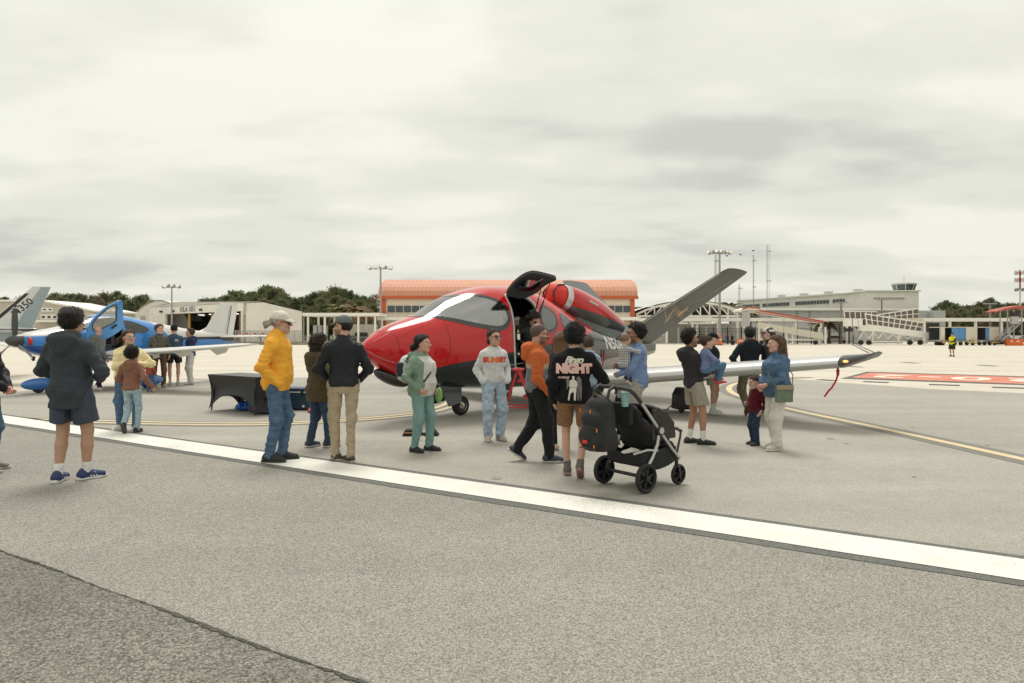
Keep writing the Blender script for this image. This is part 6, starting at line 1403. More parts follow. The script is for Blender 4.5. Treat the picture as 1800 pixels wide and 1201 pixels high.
            if top.get('hood'):
                hh = top['hood']; d = smin(d, cap_(P, T((-.075, -.050, .535)), T((.075, -.050, .535)), .048 * hh, .048 * hh), .03)
                d = smin(d, cap_(P, T((0, -.135, .505)), T((0, -.165, .395)), .072 * hh, .036 * hh, TR @ Vector((1, 0, 0)), 1.7), .04); d = smin(d, cap_(P, T((-.085, -.02, .535)), T((-.04, .095, .47)), .030 * hh, .022), .02); d = smin(d, cap_(P, T((.085, -.02, .535)), T((.04, .095, .47)), .030 * hh, .022), .02)
            if top.get('collar'): g = cap_(P, T((0, -.018, .51)), T((0, .012, .52 + top['collar'])), .082, .074); d = smin(d, g, .02)
            arm = np.minimum(cap_(P, sh[0], elb[0], .05, .05), cap_(P, elb[0], wri[0], .05, .05)); arm = np.minimum(arm, np.minimum(cap_(P, sh[1], elb[1], .05, .05), cap_(P, elb[1], wri[1], .05, .05)))
            el = np.minimum(((P - f32(elb[0])) ** 2).sum(1), ((P - f32(elb[1])) ** 2).sum(1)); on_arm = np.clip((.045 - arm) / .03, 0, 1)
            ft = np.abs(fold_noise(Q, (26, 22, 13), sd_ % 14, 5, 1.8)); fa_ = np.abs(fold_noise(P, (15, 15, 44), sd_ % 13 + 1, 5, 1.5)); big = fold_noise(P, (6, 6, 8), sd_ % 11 + 3)
            und = np.exp(-(np.minimum(((P - f32(sh[0] - Vector((0, 0, .12)))) ** 2).sum(1), ((P - f32(sh[1] - Vector((0, 0, .12)))) ** 2).sum(1))) / .02)
            at_ = fa * 1.45 * (.45 + .45 * np.clip((.16 - Q[:, 2]) / .2, 0, 1) + .5 * und); aa = fa * 1.35 * (.45 + .75 * np.exp(-el / .02))
            return smax(d - ((1 - on_arm) * at_ * (ft * 2.4 - .75) + on_arm * aa * (fa_ * 2.4 - .75)) - fa * .7 * big, np.where(arm > .02, hem - Q[:, 2], -1.0), .008)
        pp = np.array([T((0, 0, hem)), T((0, 0, .6)), *sh, *elb, *wri, T((0, .16 + belly, .1)), T((0, -.2, .5)), T((-.25, 0, hem)), T((.25, 0, hem))]); g = .10 + ease
        info['top'] = garment(top.get('name', 'jacket'), topf, pp.min(0) - g, pp.max(0) + g, top.get('vox', .012), top.get('mat', m_cloth), (lambda V: top['colf'](V, info, TL(V), lim)) if 'colf' in top else top['col'])
    # ---------------- trousers, shorts
    if bottom:
        ln = bottom.get('len', 1.0); e = bottom.get('ease', 1.14); ek = bottom.get('knee', 1.22); ea = bottom.get('ankle', 1.45); fa = bottom.get('fold', .006); hemk = bottom.get('hemr', 1.0)
        def botf(P):
            Q = TL(P); d = prof_(P - pn, tab, -.115, bottom.get('waist', .07), .010, .03)
            for k in (0, 1):
                if ln <= .5:
                    q = hip[k].lerp(knee[k], ln * 2); d = smin(d, cap_(P, hip[k], q, leg[0] * e, leg[0] * e * hemk), .02)
                else:
                    m = knee[k].lerp(ank[k], (ln - .5) * 2); d = smin(d, cap_(P, hip[k], knee[k], leg[0] * e, leg[1] * ek), .03); d = smin(d, cap_(P, knee[k], m, leg[1] * ek * .97, leg[2] * ea), .07)
            if ln <= .5:
                for k in (0, 1):
                    q = hip[k].lerp(knee[k], ln * 2 + .0); ax = (knee[k] - hip[k]).normalized(); side = (P - pn)[:, 0] * (-1 if k == 0 else 1) > -.02
                    cut = (P - f32(q)) @ f32(ax); d = np.where(side, np.maximum(d, cut), d)
            zz = P[:, 2]; cz = hipz - .105; tt_ = np.clip((hipz - zz) / max(hipz - .1, .2), 0, 1); xm = .5 * (ank[0].x + ank[1].x) * tt_
            gap = .003 + .035 * np.clip((cz - zz) / .35, 0, 1); d = np.where(zz < cz, smax(d, gap - np.abs(P[:, 0] - xm), .012), d)
            n_ = np.abs(fold_noise(P, (13, 13, 34), sd_ % 13 + 2, 5, 1.6)) * 2.4 - .75
            kn = np.minimum(((P - f32(knee[0])) ** 2).sum(1), ((P - f32(knee[1])) ** 2).sum(1)); low = np.clip((.30 - P[:, 2]) / .25, 0, 1) if ln > .5 else 0; cr = np.exp(-((P - pn) ** 2).sum(1) / .03)
            am = fa * 1.2 * (.40 + .7 * np.exp(-kn / .02) + .9 * low + .4 * cr); return d - am * n_ * 1.2 - fa * .6 * fold_noise(P, (5, 5, 4), sd_ % 9)
        pp = np.array([*hip, *knee, *ank, pel + Vector((0, 0, .12)), pel + Vector((.25 * hips, .16, 0)), pel + Vector((-.25 * hips, -.18, 0))]); l_ = pp.min(0) - .11; h_ = pp.max(0) + .11
        if ln <= .5: l_[2] = min(hip[k].lerp(knee[k], ln * 2).z for k in (0, 1)) - .08
        l_[2] = max(l_[2], .012)
        info['bottom'] = garment(bottom.get('name', 'trousers'), botf, l_, h_, bottom.get('vox', .0125), bottom.get('mat', m_cloth), (lambda V: bottom['colf'](V, info)) if 'colf' in bottom else bottom['col'])
    # ---------------- socks and shoes
    if shoes:
        for k in (0, 1):
            x, y, lift, fy, pitch = feet[k]; o = bpy.data.objects.new('shoe', SHOE_U); link(o, root); so = bpy.data.objects.new('sole', SHOE_S); link(so, o)
            rot = Matrix.Rotation(R(fy), 3, 'Z') @ Matrix.Rotation(R(pitch), 3, 'X'); sc = shoes.get('scale', 1.0)
            o.location = ank[k] + rot @ Vector((0, 0, -.085)) * 1.0; o.rotation_euler = rot.to_euler(); o.scale = (sc, sc, sc * shoes.get('hz', 1.0))
            for ob, c in ((o, shoes['col']), (so, shoes.get('sole', (.55, .53, .48)))):
                mt = M('shoe_%02x%02x%02x' % tuple(int(v * 255) for v in c), c, .6, var=.1, vscale=40, bump=.2, bscale=150); ob.material_slots[0].link = 'OBJECT'; ob.material_slots[0].material = mt
            if 'stripe' in shoes:
                for i in range(3):
                    for sx in (-1, 1): MB().bar((sx * .043, .035 + .026 * i, .030), (sx * .035, .015 + .026 * i, .074), .012, .008, up=(1, 0, 0)).build('shoe_stripe', m_whitepaint, o)
            if shoes.get('sock'):
                c, zt = shoes['sock']; u = (knee[k] - ank[k]).normalized(); ax = ank[k]
                f = lambda P: cap_(P, ax - u * .02, ax + u * zt, .044, .045) - .0025 * np.sin(P[:, 2] * 260)
                garment('sock', f, f32(ax) - .09, f32(ax) + f32((.1, .1, zt + .08)), .011, m_knit, c)
    # ---------------- hair
    if hair and hair.get('type', 'short') != 'none':
        ty = hair.get('type', 'short'); off = hair.get('off', .014); amp = hair.get('amp', .004); fr = hair.get('freq', 70); back = hair.get('back', -.065); hl0 = hair.get('line', .098)
        def hairf(P):
            Q = HL(P); w_ = fold_noise(Q, (fr, fr, fr * hair.get('fz', .6)), sd_ % 12, 7); w2 = fold_noise(Q, (fr * .4, fr * .4, fr * .4), sd_ % 10 + 1, 5)
            oz = hair.get('topz', 0); d = ell_(Q, (0, -.014, .036 + oz * .5), (.078 + off * .85, .098 + off, .088 + off + oz * .5))
            hl = np.interp(Q[:, 1], [-.14, -.07, -.035, -.012, .012, .045, .085, .12], [back, back, back * .75, -.022, .030, .070 + (hl0 - .098) * .8, hl0, hl0 + .012]); side = np.abs(Q[:, 0]) < .05
            d = smax(d, hl - Q[:, 2], .012)
            for a, b, ra, rb, sq in hair.get('locks', ()):
                g = cap_(Q, a, b, ra, rb, (1, 0, 0), sq); d = smin(d, g, .025)
            return d * hs - (amp * w_ + amp * 1.2 * w2) * hs
        ext = [hcn - .15 * hs - off, hcn + .15 * hs + off]
        for a, b, ra, rb, sq in hair.get('locks', ()):
            for p in (a, b): pt = f32(hc + HR @ (Vector(p) * hs)); r_ = max(ra, rb) * max(sq, 1) + .03; ext += [pt - r_, pt + r_]
        ext = np.array(ext)
        V, F = surface_nets(hairf, ext.min(0), ext.max(0), hair.get('vox', .0072) * (min(vox, 1.4) if not far else 1.8)); n0 = len(V)
        if not far:
            V, F = add_strands(V, F, HL, hc, HR, hs, hair, sd_, bool(cap))
        m = mesh_np('hair', V, F, m_hair)
        q = HL(V); c = np.tile(hcol, (len(V), 1)); var = .75 + .5 * np.clip(fold_noise(q, (90, 90, 40), 4) + .5, 0, 1); c = c * var[:, None]
        if 'tip' in hair: t = np.clip((-q[:, 2] - .02) / .25, 0, 1)[:, None]; c = c * (1 - t) + f32(hair['tip']) * t * var[:, None]
        set_cols(m, c); obj('hair', m, root)
    if cap:
        b_ = -1 if cap.get('back') else 1; dz = cap.get('dz', 0)
        def crown(P):
            Q = HL(P); return smax(ell_(Q, (0, -.014, .040), (.088, .108, .094)), .040 + dz - .10 * (Q[:, 1] * b_) * .25 - Q[:, 2], .01)*hs - .002 * fold_noise(Q, (50, 50, 50), 3)
        co = garment('cap', crown, hcn - .16 * hs, hcn + .17 * hs, .008, m_cloth, cap['col'])
        def brim(P):
            Q = HL(P); y = Q[:, 1] * b_; zz = .055 + dz - (y - .08) * .38 - (Q[:, 0] ** 2) * 4.5; e_ = (Q[:, 0] / .078) ** 2 + ((y - .078) / .082) ** 2
            return smax((np.sqrt(e_) - 1) * .07, np.abs(Q[:, 2] - zz) - .005, .004) * hs
        V, F = surface_nets(brim, hcn - .24 * hs, hcn + .24 * hs, .0075); m = mesh_np('brim', V, F, m_cloth); set_cols(m, np.tile(f32(cap.get('brim', cap['col'])), (len(V), 1))); obj('brim', m, co)
    if glasses:
        H4 = lambda p: hc + HR @ (Vector(p) * hs); gm = MB(); lm = MB()
        for sx in (-1, 1):
            c = (sx * .032, .103, .006); n_ = 14; rx, rz_ = glasses.get('r', (.026, .021))
            ringo = [H4((c[0] + rx * math.cos(2*math.pi*k/n_), c[1] - abs(c[0] + rx * math.cos(2*math.pi*k/n_)) ** 2 * 4, c[2] + rz_ * math.sin(2*math.pi*k/n_))) for k in range(n_)]
            lm.add(ringo, [tuple(range(n_))]); gm.tube(ringo + [ringo[0]], .0022, 5, False)
            gm.bar(H4((sx * .056, .092, .012)), H4((sx * .078, .0, .010)), .004, .006)
        gm.bar(H4((-.008, .104, .010)), H4((.008, .104, .010)), .003, .003)
        fo = gm.build('glasses', glasses.get('frame', m_blackpl), root); lm.build('lens', m_lens if glasses.get('dark', True) else m_lensclear, fo)
    return info
def print_on(info, name, txt, size, center, nrm_sign, mat, target='top', grad=None, **k):
    """flat print: letters laid on the garment by casting them on to its surface"""
    o = info[target]; me = text_mesh(txt, size, mat, dens=.03, **k) if isinstance(txt, str) else txt
    from mathutils.bvhtree import BVHTree
    ob = o.data; bv = BVHTree.FromPolygons([v.co[:] for v in ob.vertices], [p.vertices[:] for p in ob.polygons])
    TR = info['TR']; T = info['T']
    us = np.array([v.co.x for v in me.vertices])
    for v in me.vertices:
        u, w = v.co.x, v.co.y
        p = T((center[0] + (u if nrm_sign < 0 else -u), nrm_sign * .6, center[1] + w)); hit = bv.ray_cast(p, TR @ Vector((0, -nrm_sign, 0)))
        v.co = (hit[0] + hit[1] * .004) if hit[0] is not None else p
    me.update()
    if grad is not None:
        xs = np.array([v.co[:] for v in me.vertices]) if False else us
        t = (xs - xs.min()) / (np.ptp(xs) + 1e-6); g = np.array(grad, np.float32); k = np.linspace(0, 1, len(g)); set_cols(me, np.stack([np.interp(t, k, g[:, i]) for i in range(3)], -1))
    return obj(name, me, o)
# ================================================================== the people
SK_L, SK_M, SK_T = (.56, .34, .25), (.47, .28, .19), (.36, .20, .125)
BLK = (.016, .017, .019)
NAVYJ = (.042, .068, .115); BLUEJ = (.090, .150, .240)
curly = lambda c, off=.035, **k: dict(col=c, off=off, amp=k.pop('amp', .012), freq=k.pop('freq', 85), fz=1.0, **k)
def long_hair(c, tip=None, L=-.26, w=1.0):
    h = dict(col=c, off=.016, amp=.005, freq=60, fz=.12, back=-.07, line=.080, locks=[((0, -.075, .02), (0, -.115, L), .07 * w, .055 * w, 1.35), ((-.078, -.02, .03), (-.088, -.03, L * .75), .022, .020, 1.0), ((.078, -.02, .03), (.088, -.03, L * .75), .022, .020, 1.0)])
    if tip: h['tip'] = tip
    return h
person('man in black jacket cut off by the left edge, hands clasped', -30, 829, 520, -80, feet=[(-.11, .02, 0, 6, 0), (.11, .08, 0, -14, 0)], arms=('clasp', 'clasp'), skin=SK_L,
    top=dict(col=(.017, .019, .022), mat=m_shell, ease=.035, hem=-.04, collar=.04, fold=.011, sr=(1.45, 1.5, 1.4)), bottom=dict(name='jeans', col=BLUEJ, mat=m_denim, fold=.008), shoes=dict(col=(.22, .20, .18), sole=(.5, .48, .44)), hair=dict(col=(.03, .02, .015), off=.012), ht=1.80)
person('man in charcoal hoodie and navy shorts, seen from behind', 125, 846, 538, -4,
    feet=[(-.10, -.05, 0, 12, 0), (.09, .10, 0, -35, 0)], arms=(((.17, .20, .10), (.9, -.8, 0)), ((.17, .20, .10), (.9, -.8, 0))), hands=(False, False), skin=SK_M, build=1.06,
    top=dict(name='hoodie', col=(.052, .060, .070), mat=m_knit, ease=.042, hem=-.19, hood=1.25, fold=.010, sr=(1.45, 1.5, 1.4)), bottom=dict(name='shorts', len=.40, ease=1.22, hemr=1.08, col=(.052, .066, .092), mat=m_shell),
    shoes=dict(col=(.020, .035, .12), sole=(.70, .70, .68), stripe=1, sock=((.72, .72, .70), .09)), hair=dict(col=(.018, .013, .010), off=.026, amp=.008, freq=55, back=-.085), hat_h=.02)
person('bald man in grey hooded jacket walking toward the blue aeroplane', 172, 687, 572, -12, feet=[(-.10, .16, 0, 4, 0), (.12, -.16, .04, -6, -18)], arms=('swing_f', 'down'), skin=(.58, .36, .27), build=1.05,
    top=dict(name='hooded_jacket', col=(.165, .172, .170), mat=m_knit, ease=.035, hem=-.06, hood=1.0, fold=.011), bottom=dict(col=(.020, .022, .028)), shoes=dict(col=(.62, .60, .57), sole=(.62, .60, .57)), hair=dict(type='none', col=(.1, .07, .05)), glasses=dict(dark=True))
p_ywoman = person('woman in pale yellow sweatshirt with glasses and windblown brown hair', 226, 755, 580, -152, feet=[(-.11, .03, 0, 14, 0), (.13, -.02, 0, -34, 0)], arms=(((.14, .16, .22), (1, -.5, -.2)), ((-.02, .26, .27), (.9, -.5, -.4))), skin=SK_L, female=True, build=1.14, belly=.03, chest=.05, hips=1.08, head=(28, 4), hands=(False, True),
    top=dict(name='sweatshirt', col=(.82, .70, .40), mat=m_knit, ease=.045, hem=-.06, fold=.011, sr=(1.6, 1.75, 1.6)), bottom=dict(name='jeans', col=BLUEJ, mat=m_denim, fold=.007), shoes=dict(col=(.72, .70, .66), sole=(.74, .72, .68)),
    hair=dict(col=(.065, .034, .022), off=.014, amp=.006, freq=60, fz=.3, locks=[((.02, -.09, .02), (.09, -.15, -.02), .045, .03, 1.0), ((.09, -.15, -.02), (.12, -.19, -.09), .03, .012, 1.0)], tip=(.20, .11, .06)), glasses=dict(dark=False, frame=m_alu))
MB().tube([p_ywoman['T']((-.06, .155, .40)), p_ywoman['T']((-.10, .06, .515)), p_ywoman['T']((-.11, -.06, .50)), p_ywoman['T']((-.09, -.15, .36))], .014).build('bag_strap', m_blackpl, p_ywoman['root'], True)
p_boy = person('boy in brown hoodie and light jeans walking away, arm held out', 232, 761, 612, 4, feet=[(-.06, -.20, .10, 6, -58), (.07, .06, 0, -6, 0)], arms=(((.10, .20, .10), (1, -.5, 0)), ((.40, .02, .02), (.2, -1, 0))), hands=(False, True), skin=SK_M, build=.95, headscale=1.22,
    top=dict(name='hoodie', col=(.25, .125, .085), mat=m_knit, ease=.038, hem=-.06, hood=1.1, fold=.011, sr=(1.5, 1.55, 1.35)), bottom=dict(name='jeans', col=(.34, .44, .50), mat=m_denim, fold=.009, ankle=1.6), shoes=dict(col=BLK, sole=(.05, .05, .05)), hair=curly((.014, .011, .009), .026))
MB().lathe([(.030, -.012), (.034, -.010), (.034, .010), (.030, .012)], p_boy['wri'][1], 'Z', 14).build('wristband', M('band_red', (.62, .05, .03), .6), p_boy['root'], True)
person('small child in rust red top, half hidden behind the boy', 263, 690, 627, 10, feet=[(-.09, .02, 0, 5, 0), (.09, -.02, 0, -5, 0)], skin=SK_M, headscale=1.42, build=1.05, top=dict(name='top', col=(.30, .075, .050), mat=m_knit, ease=.035, fold=.009), bottom=dict(name='jeans', col=(.07, .13, .24), mat=m_denim), shoes=dict(col=(.05, .07, .16)), hair=dict(col=(.013, .010, .009), off=.016))
person('man in dark plaid flannel shirt beside the blue wing', 280, 681, 569, -150, feet=[(-.10, 0, 0, 12, 0), (.12, .04, 0, -20, 0)], arms=('down', 'pocket'), skin=SK_L, head=(35, 0), top=dict(name='flannel_shirt', col=(.1, .1, .1), mat=plaid_mat('flannel_plaid', (.050, .046, .036), (.105, .095, .075), (.16, .12, .09), freq=10), ease=.030, hem=-.08, rib=False, collar=.01, fold=.010), bottom=dict(col=(.165, .105, .062), mat=m_cloth, fold=.008), shoes=dict(col=(.40, .36, .30), sole=(.5, .46, .4)), hair=dict(col=(.075, .042, .026), off=.022, amp=.007, freq=50), hat_h=.02)
p_tee = person('young man in navy tee, black shorts and black cap, back turned', 306, 678, 570, 28, feet=[(-.10, 0, 0, 10, 0), (.10, .06, 0, -8, 0)], arms=('cross', 'cross'), skin=SK_L, top=dict(name='tee_shirt', col=(.055, .095, .165), sleeve=.34, ease=.022, hem=-.07, rib=False, fold=.009, sr=(1.5, 1.5, 1.3)), bottom=dict(name='shorts', len=.32, ease=1.22, hemr=1.1, col=BLK, mat=m_shell), shoes=dict(col=(.45, .42, .36), sole=(.55, .52, .46), sock=((.5, .48, .44), .05)), hair=dict(col=(.02, .015, .012), off=.008), cap=dict(col=(.014, .014, .015), back=True))
print_on(p_tee, 'flag_print', '=', .16, (.06, .36), -1, M('print_pink', (.52, .36, .38), .8), offset=.01)
person('teenager in navy hoodie and white trousers by the blue wing', 335, 676, 576, 128, feet=[(-.11, .02, 0, 10, 0), (.11, -.04, 0, -12, 0)], arms=('clasp', 'clasp'), skin=SK_L, head=(-10, 3), top=dict(name='hoodie', col=(.030, .042, .085), mat=m_knit, ease=.035, hood=1.0, fold=.010), bottom=dict(col=(.60, .60, .56), ease=1.3, knee=1.7, ankle=2.1, fold=.011), shoes=dict(col=(.58, .56, .54), sole=(.5, .3, .25)), hair=dict(col=(.075, .036, .022), off=.024, amp=.008, freq=50, line=.078), hat_h=.02)
person('older man in orange-yellow fleece and white cap with grey ponytail', 487, 811, 543, -88,
    feet=[(-.10, .03, 0, 6, 0), (.09, -.06, 0, -8, 0)], arms=('pocket', 'pocket'), hands=(False, False), skin=(.52, .27, .18), build=1.03, belly=.03, lean=2,
    top=dict(name='fleece_jacket', col=(.86, .42, .055), mat=m_knit, ease=.045, hem=-.10, fold=.013, collar=.06, sr=(1.55, 1.65, 1.5)), bottom=dict(name='jeans', col=BLUEJ, mat=m_denim, fold=.008),
    shoes=dict(col=(.015, .015, .016), sole=(.02, .02, .02)), hair=dict(col=(.42, .38, .32), off=.008, amp=.003, locks=[((0, -.10, .0), (0, -.155, -.012), .026, .032, 1.0), ((0, -.155, -.012), (0, -.165, -.05), .032, .015, 1.0)]),
    cap=dict(col=(.66, .62, .53), dz=-.008), glasses=dict(dark=True), beard=(.50, .46, .42, .35), hat_h=.02)
person('woman in olive parka with big curly dark hair', 560, 786, 586, -50, feet=[(-.10, -.10, 0, 10, 0), (.10, .12, 0, -18, 0)], arms=(((.10, .22, .14), (1, -.5, 0)), ((.14, .20, .12), (1, -.6, 0))), skin=SK_M, female=True, build=1.08, hips=1.05,
    top=dict(name='parka', col=(.085, .066, .036), mat=m_cloth, ease=.050, hem=-.20, hood=1.25, fold=.014, flare=.05, sr=(1.7, 1.75, 1.6)), bottom=dict(name='jeans', col=NAVYJ, mat=m_denim, fold=.008), shoes=dict(col=(.030, .042, .075), sole=(.60, .58, .55)), hair=curly((.030, .016, .011), .050, amp=.014, topz=.01, back=-.10, locks=[((0, -.06, -.03), (0, -.07, -.09), .095, .08, 1.1)]), hat_h=.04)
person('man in black jacket, khaki trousers and grey cap with his back turned', 604, 811, 551, 12, feet=[(-.08, .10, 0, 18, 0), (.07, -.06, 0, 30, 0)], arms=(((.16, .17, .03), (1, -.7, 0)), ((.16, .17, .03), (1, -.7, 0))), hands=(False, False), skin=SK_L, head=(62, 0), build=1.03,
    top=dict(col=(.017, .020, .023), mat=m_shell, ease=.028, hem=-.03, collar=.05, fold=.009, sr=(1.35, 1.4, 1.35)), bottom=dict(col=(.40, .325, .225), mat=m_cloth, ease=1.2, knee=1.5, ankle=1.8, fold=.010), shoes=dict(col=(.05, .038, .03), sole=(.50, .42, .34), hz=.8), hair=dict(col=(.02, .015, .012), off=.008), cap=dict(col=(.135, .150, .150)), glasses=dict(dark=True), beard=(.06, .04, .03, .65), hat_h=.02)
def green_cols(V, info, Q, lim):
    c = np.tile(f32((.20, .285, .215)), (len(V), 1)); arm = np.min([cap_(V, info['sh'][k], info['elb'][k], .07, .07) for k in (0, 1)] + [cap_(V, info['elb'][k], info['wri'][k], .065, .065) for k in (0, 1)], axis=0)
    fr = (np.abs(Q[:, 0] - .02) < .135 - .03 * (Q[:, 2] - .2)) & (Q[:, 1] > .03) & (arm > 0) & (Q[:, 2] < .50); c[fr] = (.60, .585, .545); return c
p_green = person('woman in sage green jacket and teal trousers near the jet nose', 741, 793, 588, -118, feet=[(-.12, .06, 0, 8, 0), (.11, -.05, 0, -10, 0)], arms=('pocket', ((.20, .10, .02), (.9, -.7, 0))), skin=SK_L, female=True, build=1.16, belly=.075, chest=.07, hips=1.12, head=(14, 0),
    top=dict(name='jacket', colf=green_cols, mat=m_cloth, ease=.034, hem=-.09, hood=1.1, fold=.010, rib=False, sr=(1.5, 1.5, 1.45)), bottom=dict(col=(.20, .335, .320), mat=m_cloth, ease=1.08, knee=1.25, ankle=1.45, fold=.007), shoes=dict(col=BLK, sole=(.03, .03, .03), hz=.85), hair=dict(col=(.014, .009, .008), off=.015, amp=.005, freq=55, fz=.3, locks=[((0, -.09, -.02), (.0, -.145, -.045), .034, .040, 1.0), ((0, -.145, -.045), (0, -.155, -.09), .036, .02, 1.0)]))
MB().tube([p_green['T'](q) for q in ((-.10, .06, .50), (-.03, .17, .38), (.06, .205, .26), (.16, .17, .14), (.215, .02, .06), (.17, -.14, .16), (.0, -.15, .38), (-.10, -.03, .51), (-.10, .06, .50))], .014, cap=False).build('bag_strap', m_blackpl, p_green['root'], True)
p_sun = person('woman in pale grey sweatshirt with red SUNSET lettering and sunglasses', 868, 774, 578, -163,
    feet=[(-.10, 0, 0, 15, 0), (.10, .03, 0, -14, 0)], arms=('pocket', 'pocket'), hands=(False, False), skin=(.52, .31, .22), female=True, head=(22, 3),
    top=dict(name='sweatshirt', col=(.60, .60, .60), mat=m_knit, ease=.040, hem=-.02, fold=.010, sr=(1.6, 1.75, 1.7)), bottom=dict(name='jeans', col=(.36, .45, .54), mat=m_denim, ease=1.2, knee=1.5, ankle=1.8, fold=.010),
    shoes=dict(col=(.50, .40, .33), sole=(.52, .44, .38)), hair=dict(col=(.022, .015, .012), off=.012, amp=.004, freq=60, fz=.3, locks=[((0, -.09, -.02), (0, -.125, -.05), .03, .035, 1.1)]), glasses=dict(dark=True, r=(.024, .022)))
print_on(p_sun, 'printed_word', 'SUNSET', .105, (0, .34), 1, M('print_ink', (.5, .1, .05), .8, attr='Col'), offset=.008, grad=[(.55, .02, .03), (.70, .14, .02), (.72, .20, .03), (.60, .04, .04), (.45, .08, .20)])
def door_woman():
    l = jet_pt((3.42, -.66, .66))
    return person('woman with windblown dark curly hair leaning out of the jet door', 0, 0, 0, -158, loc=l, ht=1.62, feet=[(-.10, -.1, 0, 5, 0), (.10, -.05, 0, -5, 0)], arms=(((.22, .30, .30), (1, -.4, -.3)), ((.26, .30, .26), (1, -.4, -.3))), skin=SK_M, female=True, lean=26, drop=.22, head=(20, -10),
        top=dict(col=(.022, .027, .024), mat=m_shell, ease=.035, fold=.011, collar=.03), bottom=dict(col=BLK), shoes=dict(col=BLK), hair=curly((.020, .011, .008), .048, amp=.015, topz=.02, back=-.09, locks=[((.07, -.04, .04), (.16, -.06, .05), .06, .03, 1.0), ((.0, -.08, 0), (.06, -.11, -.06), .07, .05, 1.0)]), glasses=dict(dark=True))
door_woman()
def orange_cols(V, info, Q, lim):
    c = np.tile(f32((.145, .160, .175)), (len(V), 1)); arm = np.min([cap_(V, info['sh'][k], info['elb'][k], .095, .09) for k in (0, 1)] + [cap_(V, info['elb'][k], info['wri'][k], .088, .08) for k in (0, 1)], axis=0)
    c[(Q[:, 2] > .26)] = (.42, .33, .22); c[(Q[:, 2] > .31) | (arm < 0)] = (.52, .125, .040); return c
p_orange = person('bearded man in orange and grey colour-block hoodie mid-stride', 944, 811, 567, -82, feet=[(-.09, -.25, .07, 4, -34), (.10, .14, 0, -10, 0)], arms=('swing_f', ((.235, .13, -.05), (.2, -1, 0))), skin=(.50, .29, .21), build=1.05, head=(8, -4),
    top=dict(name='hoodie', colf=orange_cols, mat=m_knit, ease=.034, hem=-.05, hood=1.1, fold=.010, sr=(1.5, 1.5, 1.35)), bottom=dict(col=(.018, .019, .021), mat=m_cloth, ease=1.16, knee=1.45, ankle=1.6, fold=.010), shoes=dict(col=(.028, .040, .066), sole=(.50, .49, .46)), hair=dict(type='none', buzz=.86, col=(.030, .022, .018)), beard=(.06, .042, .034, .72), glasses=dict(dark=False))
person('woman with long light brown hair and black leggings behind the orange hoodie', 985, 790, 582, 10, feet=[(-.08, .02, 0, 8, 0), (.08, -.04, 0, -8, 0)], skin=SK_L, female=True, hands=(False, False), arms=('clasp', 'clasp'), head=(-20, 0), top=dict(name='top', col=(.03, .03, .034), fold=.008), bottom=dict(name='leggings', col=BLK, ease=1.02, knee=1.05, ankle=1.1, fold=.003), shoes=dict(col=(.50, .33, .25), sole=(.3, .2, .16), hz=.7), hair=long_hair((.15, .075, .040), (.26, .15, .085), -.24))
p_bingo = person('man in black sweatshirt with Bingo NIGHT print walking to the stroller', 1010, 837, 567, -8, feet=[(-.09, .10, 0, 4, 0), (.07, -.16, .06, -2, -30)], arms=('down', ((.28, .20, .08), (.5, -.9, 0))), hands=(True, True), skin=SK_L, build=1.10,
    top=dict(name='sweatshirt', col=(.013, .013, .014), mat=m_knit, ease=.042, hem=-.08, fold=.011, sr=(1.55, 1.6, 1.5)), bottom=dict(name='shorts', len=.40, ease=1.20, hemr=1.08, col=(.215, .118, .060), mat=m_cloth, fold=.008), shoes=dict(col=(.13, .105, .09), sole=(.30, .18, .14), hz=1.15, sock=((.17, .15, .14), .06)), hair=curly((.013, .010, .009), .036, back=-.10, topz=.012), hat_h=.03)
m_pink = M('print_pale_pink', (.72, .46, .40), .8); m_cream = M('print_cream', (.66, .60, .53), .8); m_pgrey = M('print_grey', (.17, .155, .145), .8)
print_on(p_bingo, 'printed_word', 'Bingo', .105, (-.005, .425), -1, m_cream, shear=.45, space=.85, offset=.004)
print_on(p_bingo, 'printed_word', 'NIGHT', .135, (-.005, .325), -1, m_pink, offset=.012, space=.93)
print_on(p_bingo, 'printed_word', 'MONDAY', .030, (-.118, .225), -1, m_pink, offset=.002)
def figs(polys):
    bm = bmesh.new()
    for p in polys: bm.faces.new([bm.verts.new((x, y, 0)) for x, y in p])
    bmesh.ops.triangulate(bm, faces=bm.faces[:])
    for _ in range(3): bmesh.ops.subdivide_edges(bm, edges=[e for e in bm.edges if e.calc_length() > .03], cuts=1); bmesh.ops.triangulate(bm, faces=bm.faces[:])
    me = bpy.data.meshes.new('print'); bm.to_mesh(me); bm.free(); return me
for pl, mt in ((([(-.045, .03), (-.025, .035), (.02, .03), (.05, -.005), (.03, -.055), (-.045, -.055), (-.055, -.02)], [(-.045, -.06), (.03, -.06), (.025, -.14), (.022, -.20), (.0, -.20), (.0, -.12), (-.01, -.10), (-.04, -.13), (-.05, -.20), (-.07, -.20), (-.055, -.10)], [(-.02, .035), (.005, .035), (.008, .075), (-.02, .08)]), m_cream),
               (([(.03, .06), (.055, .075), (.085, .04), (.09, -.06), (.085, -.20), (.07, -.20), (.062, -.07), (.055, -.07), (.055, -.20), (.04, -.20), (.04, -.02)], [(-.09, .075), (-.06, .06), (-.05, .01), (-.06, -.05), (-.08, -.08), (-.085, .0)]), m_pgrey)):
    me = figs(pl); me.materials.append(mt); print_on(p_bingo, 'figure_print', me, 0, (0, .165), -1, mt)
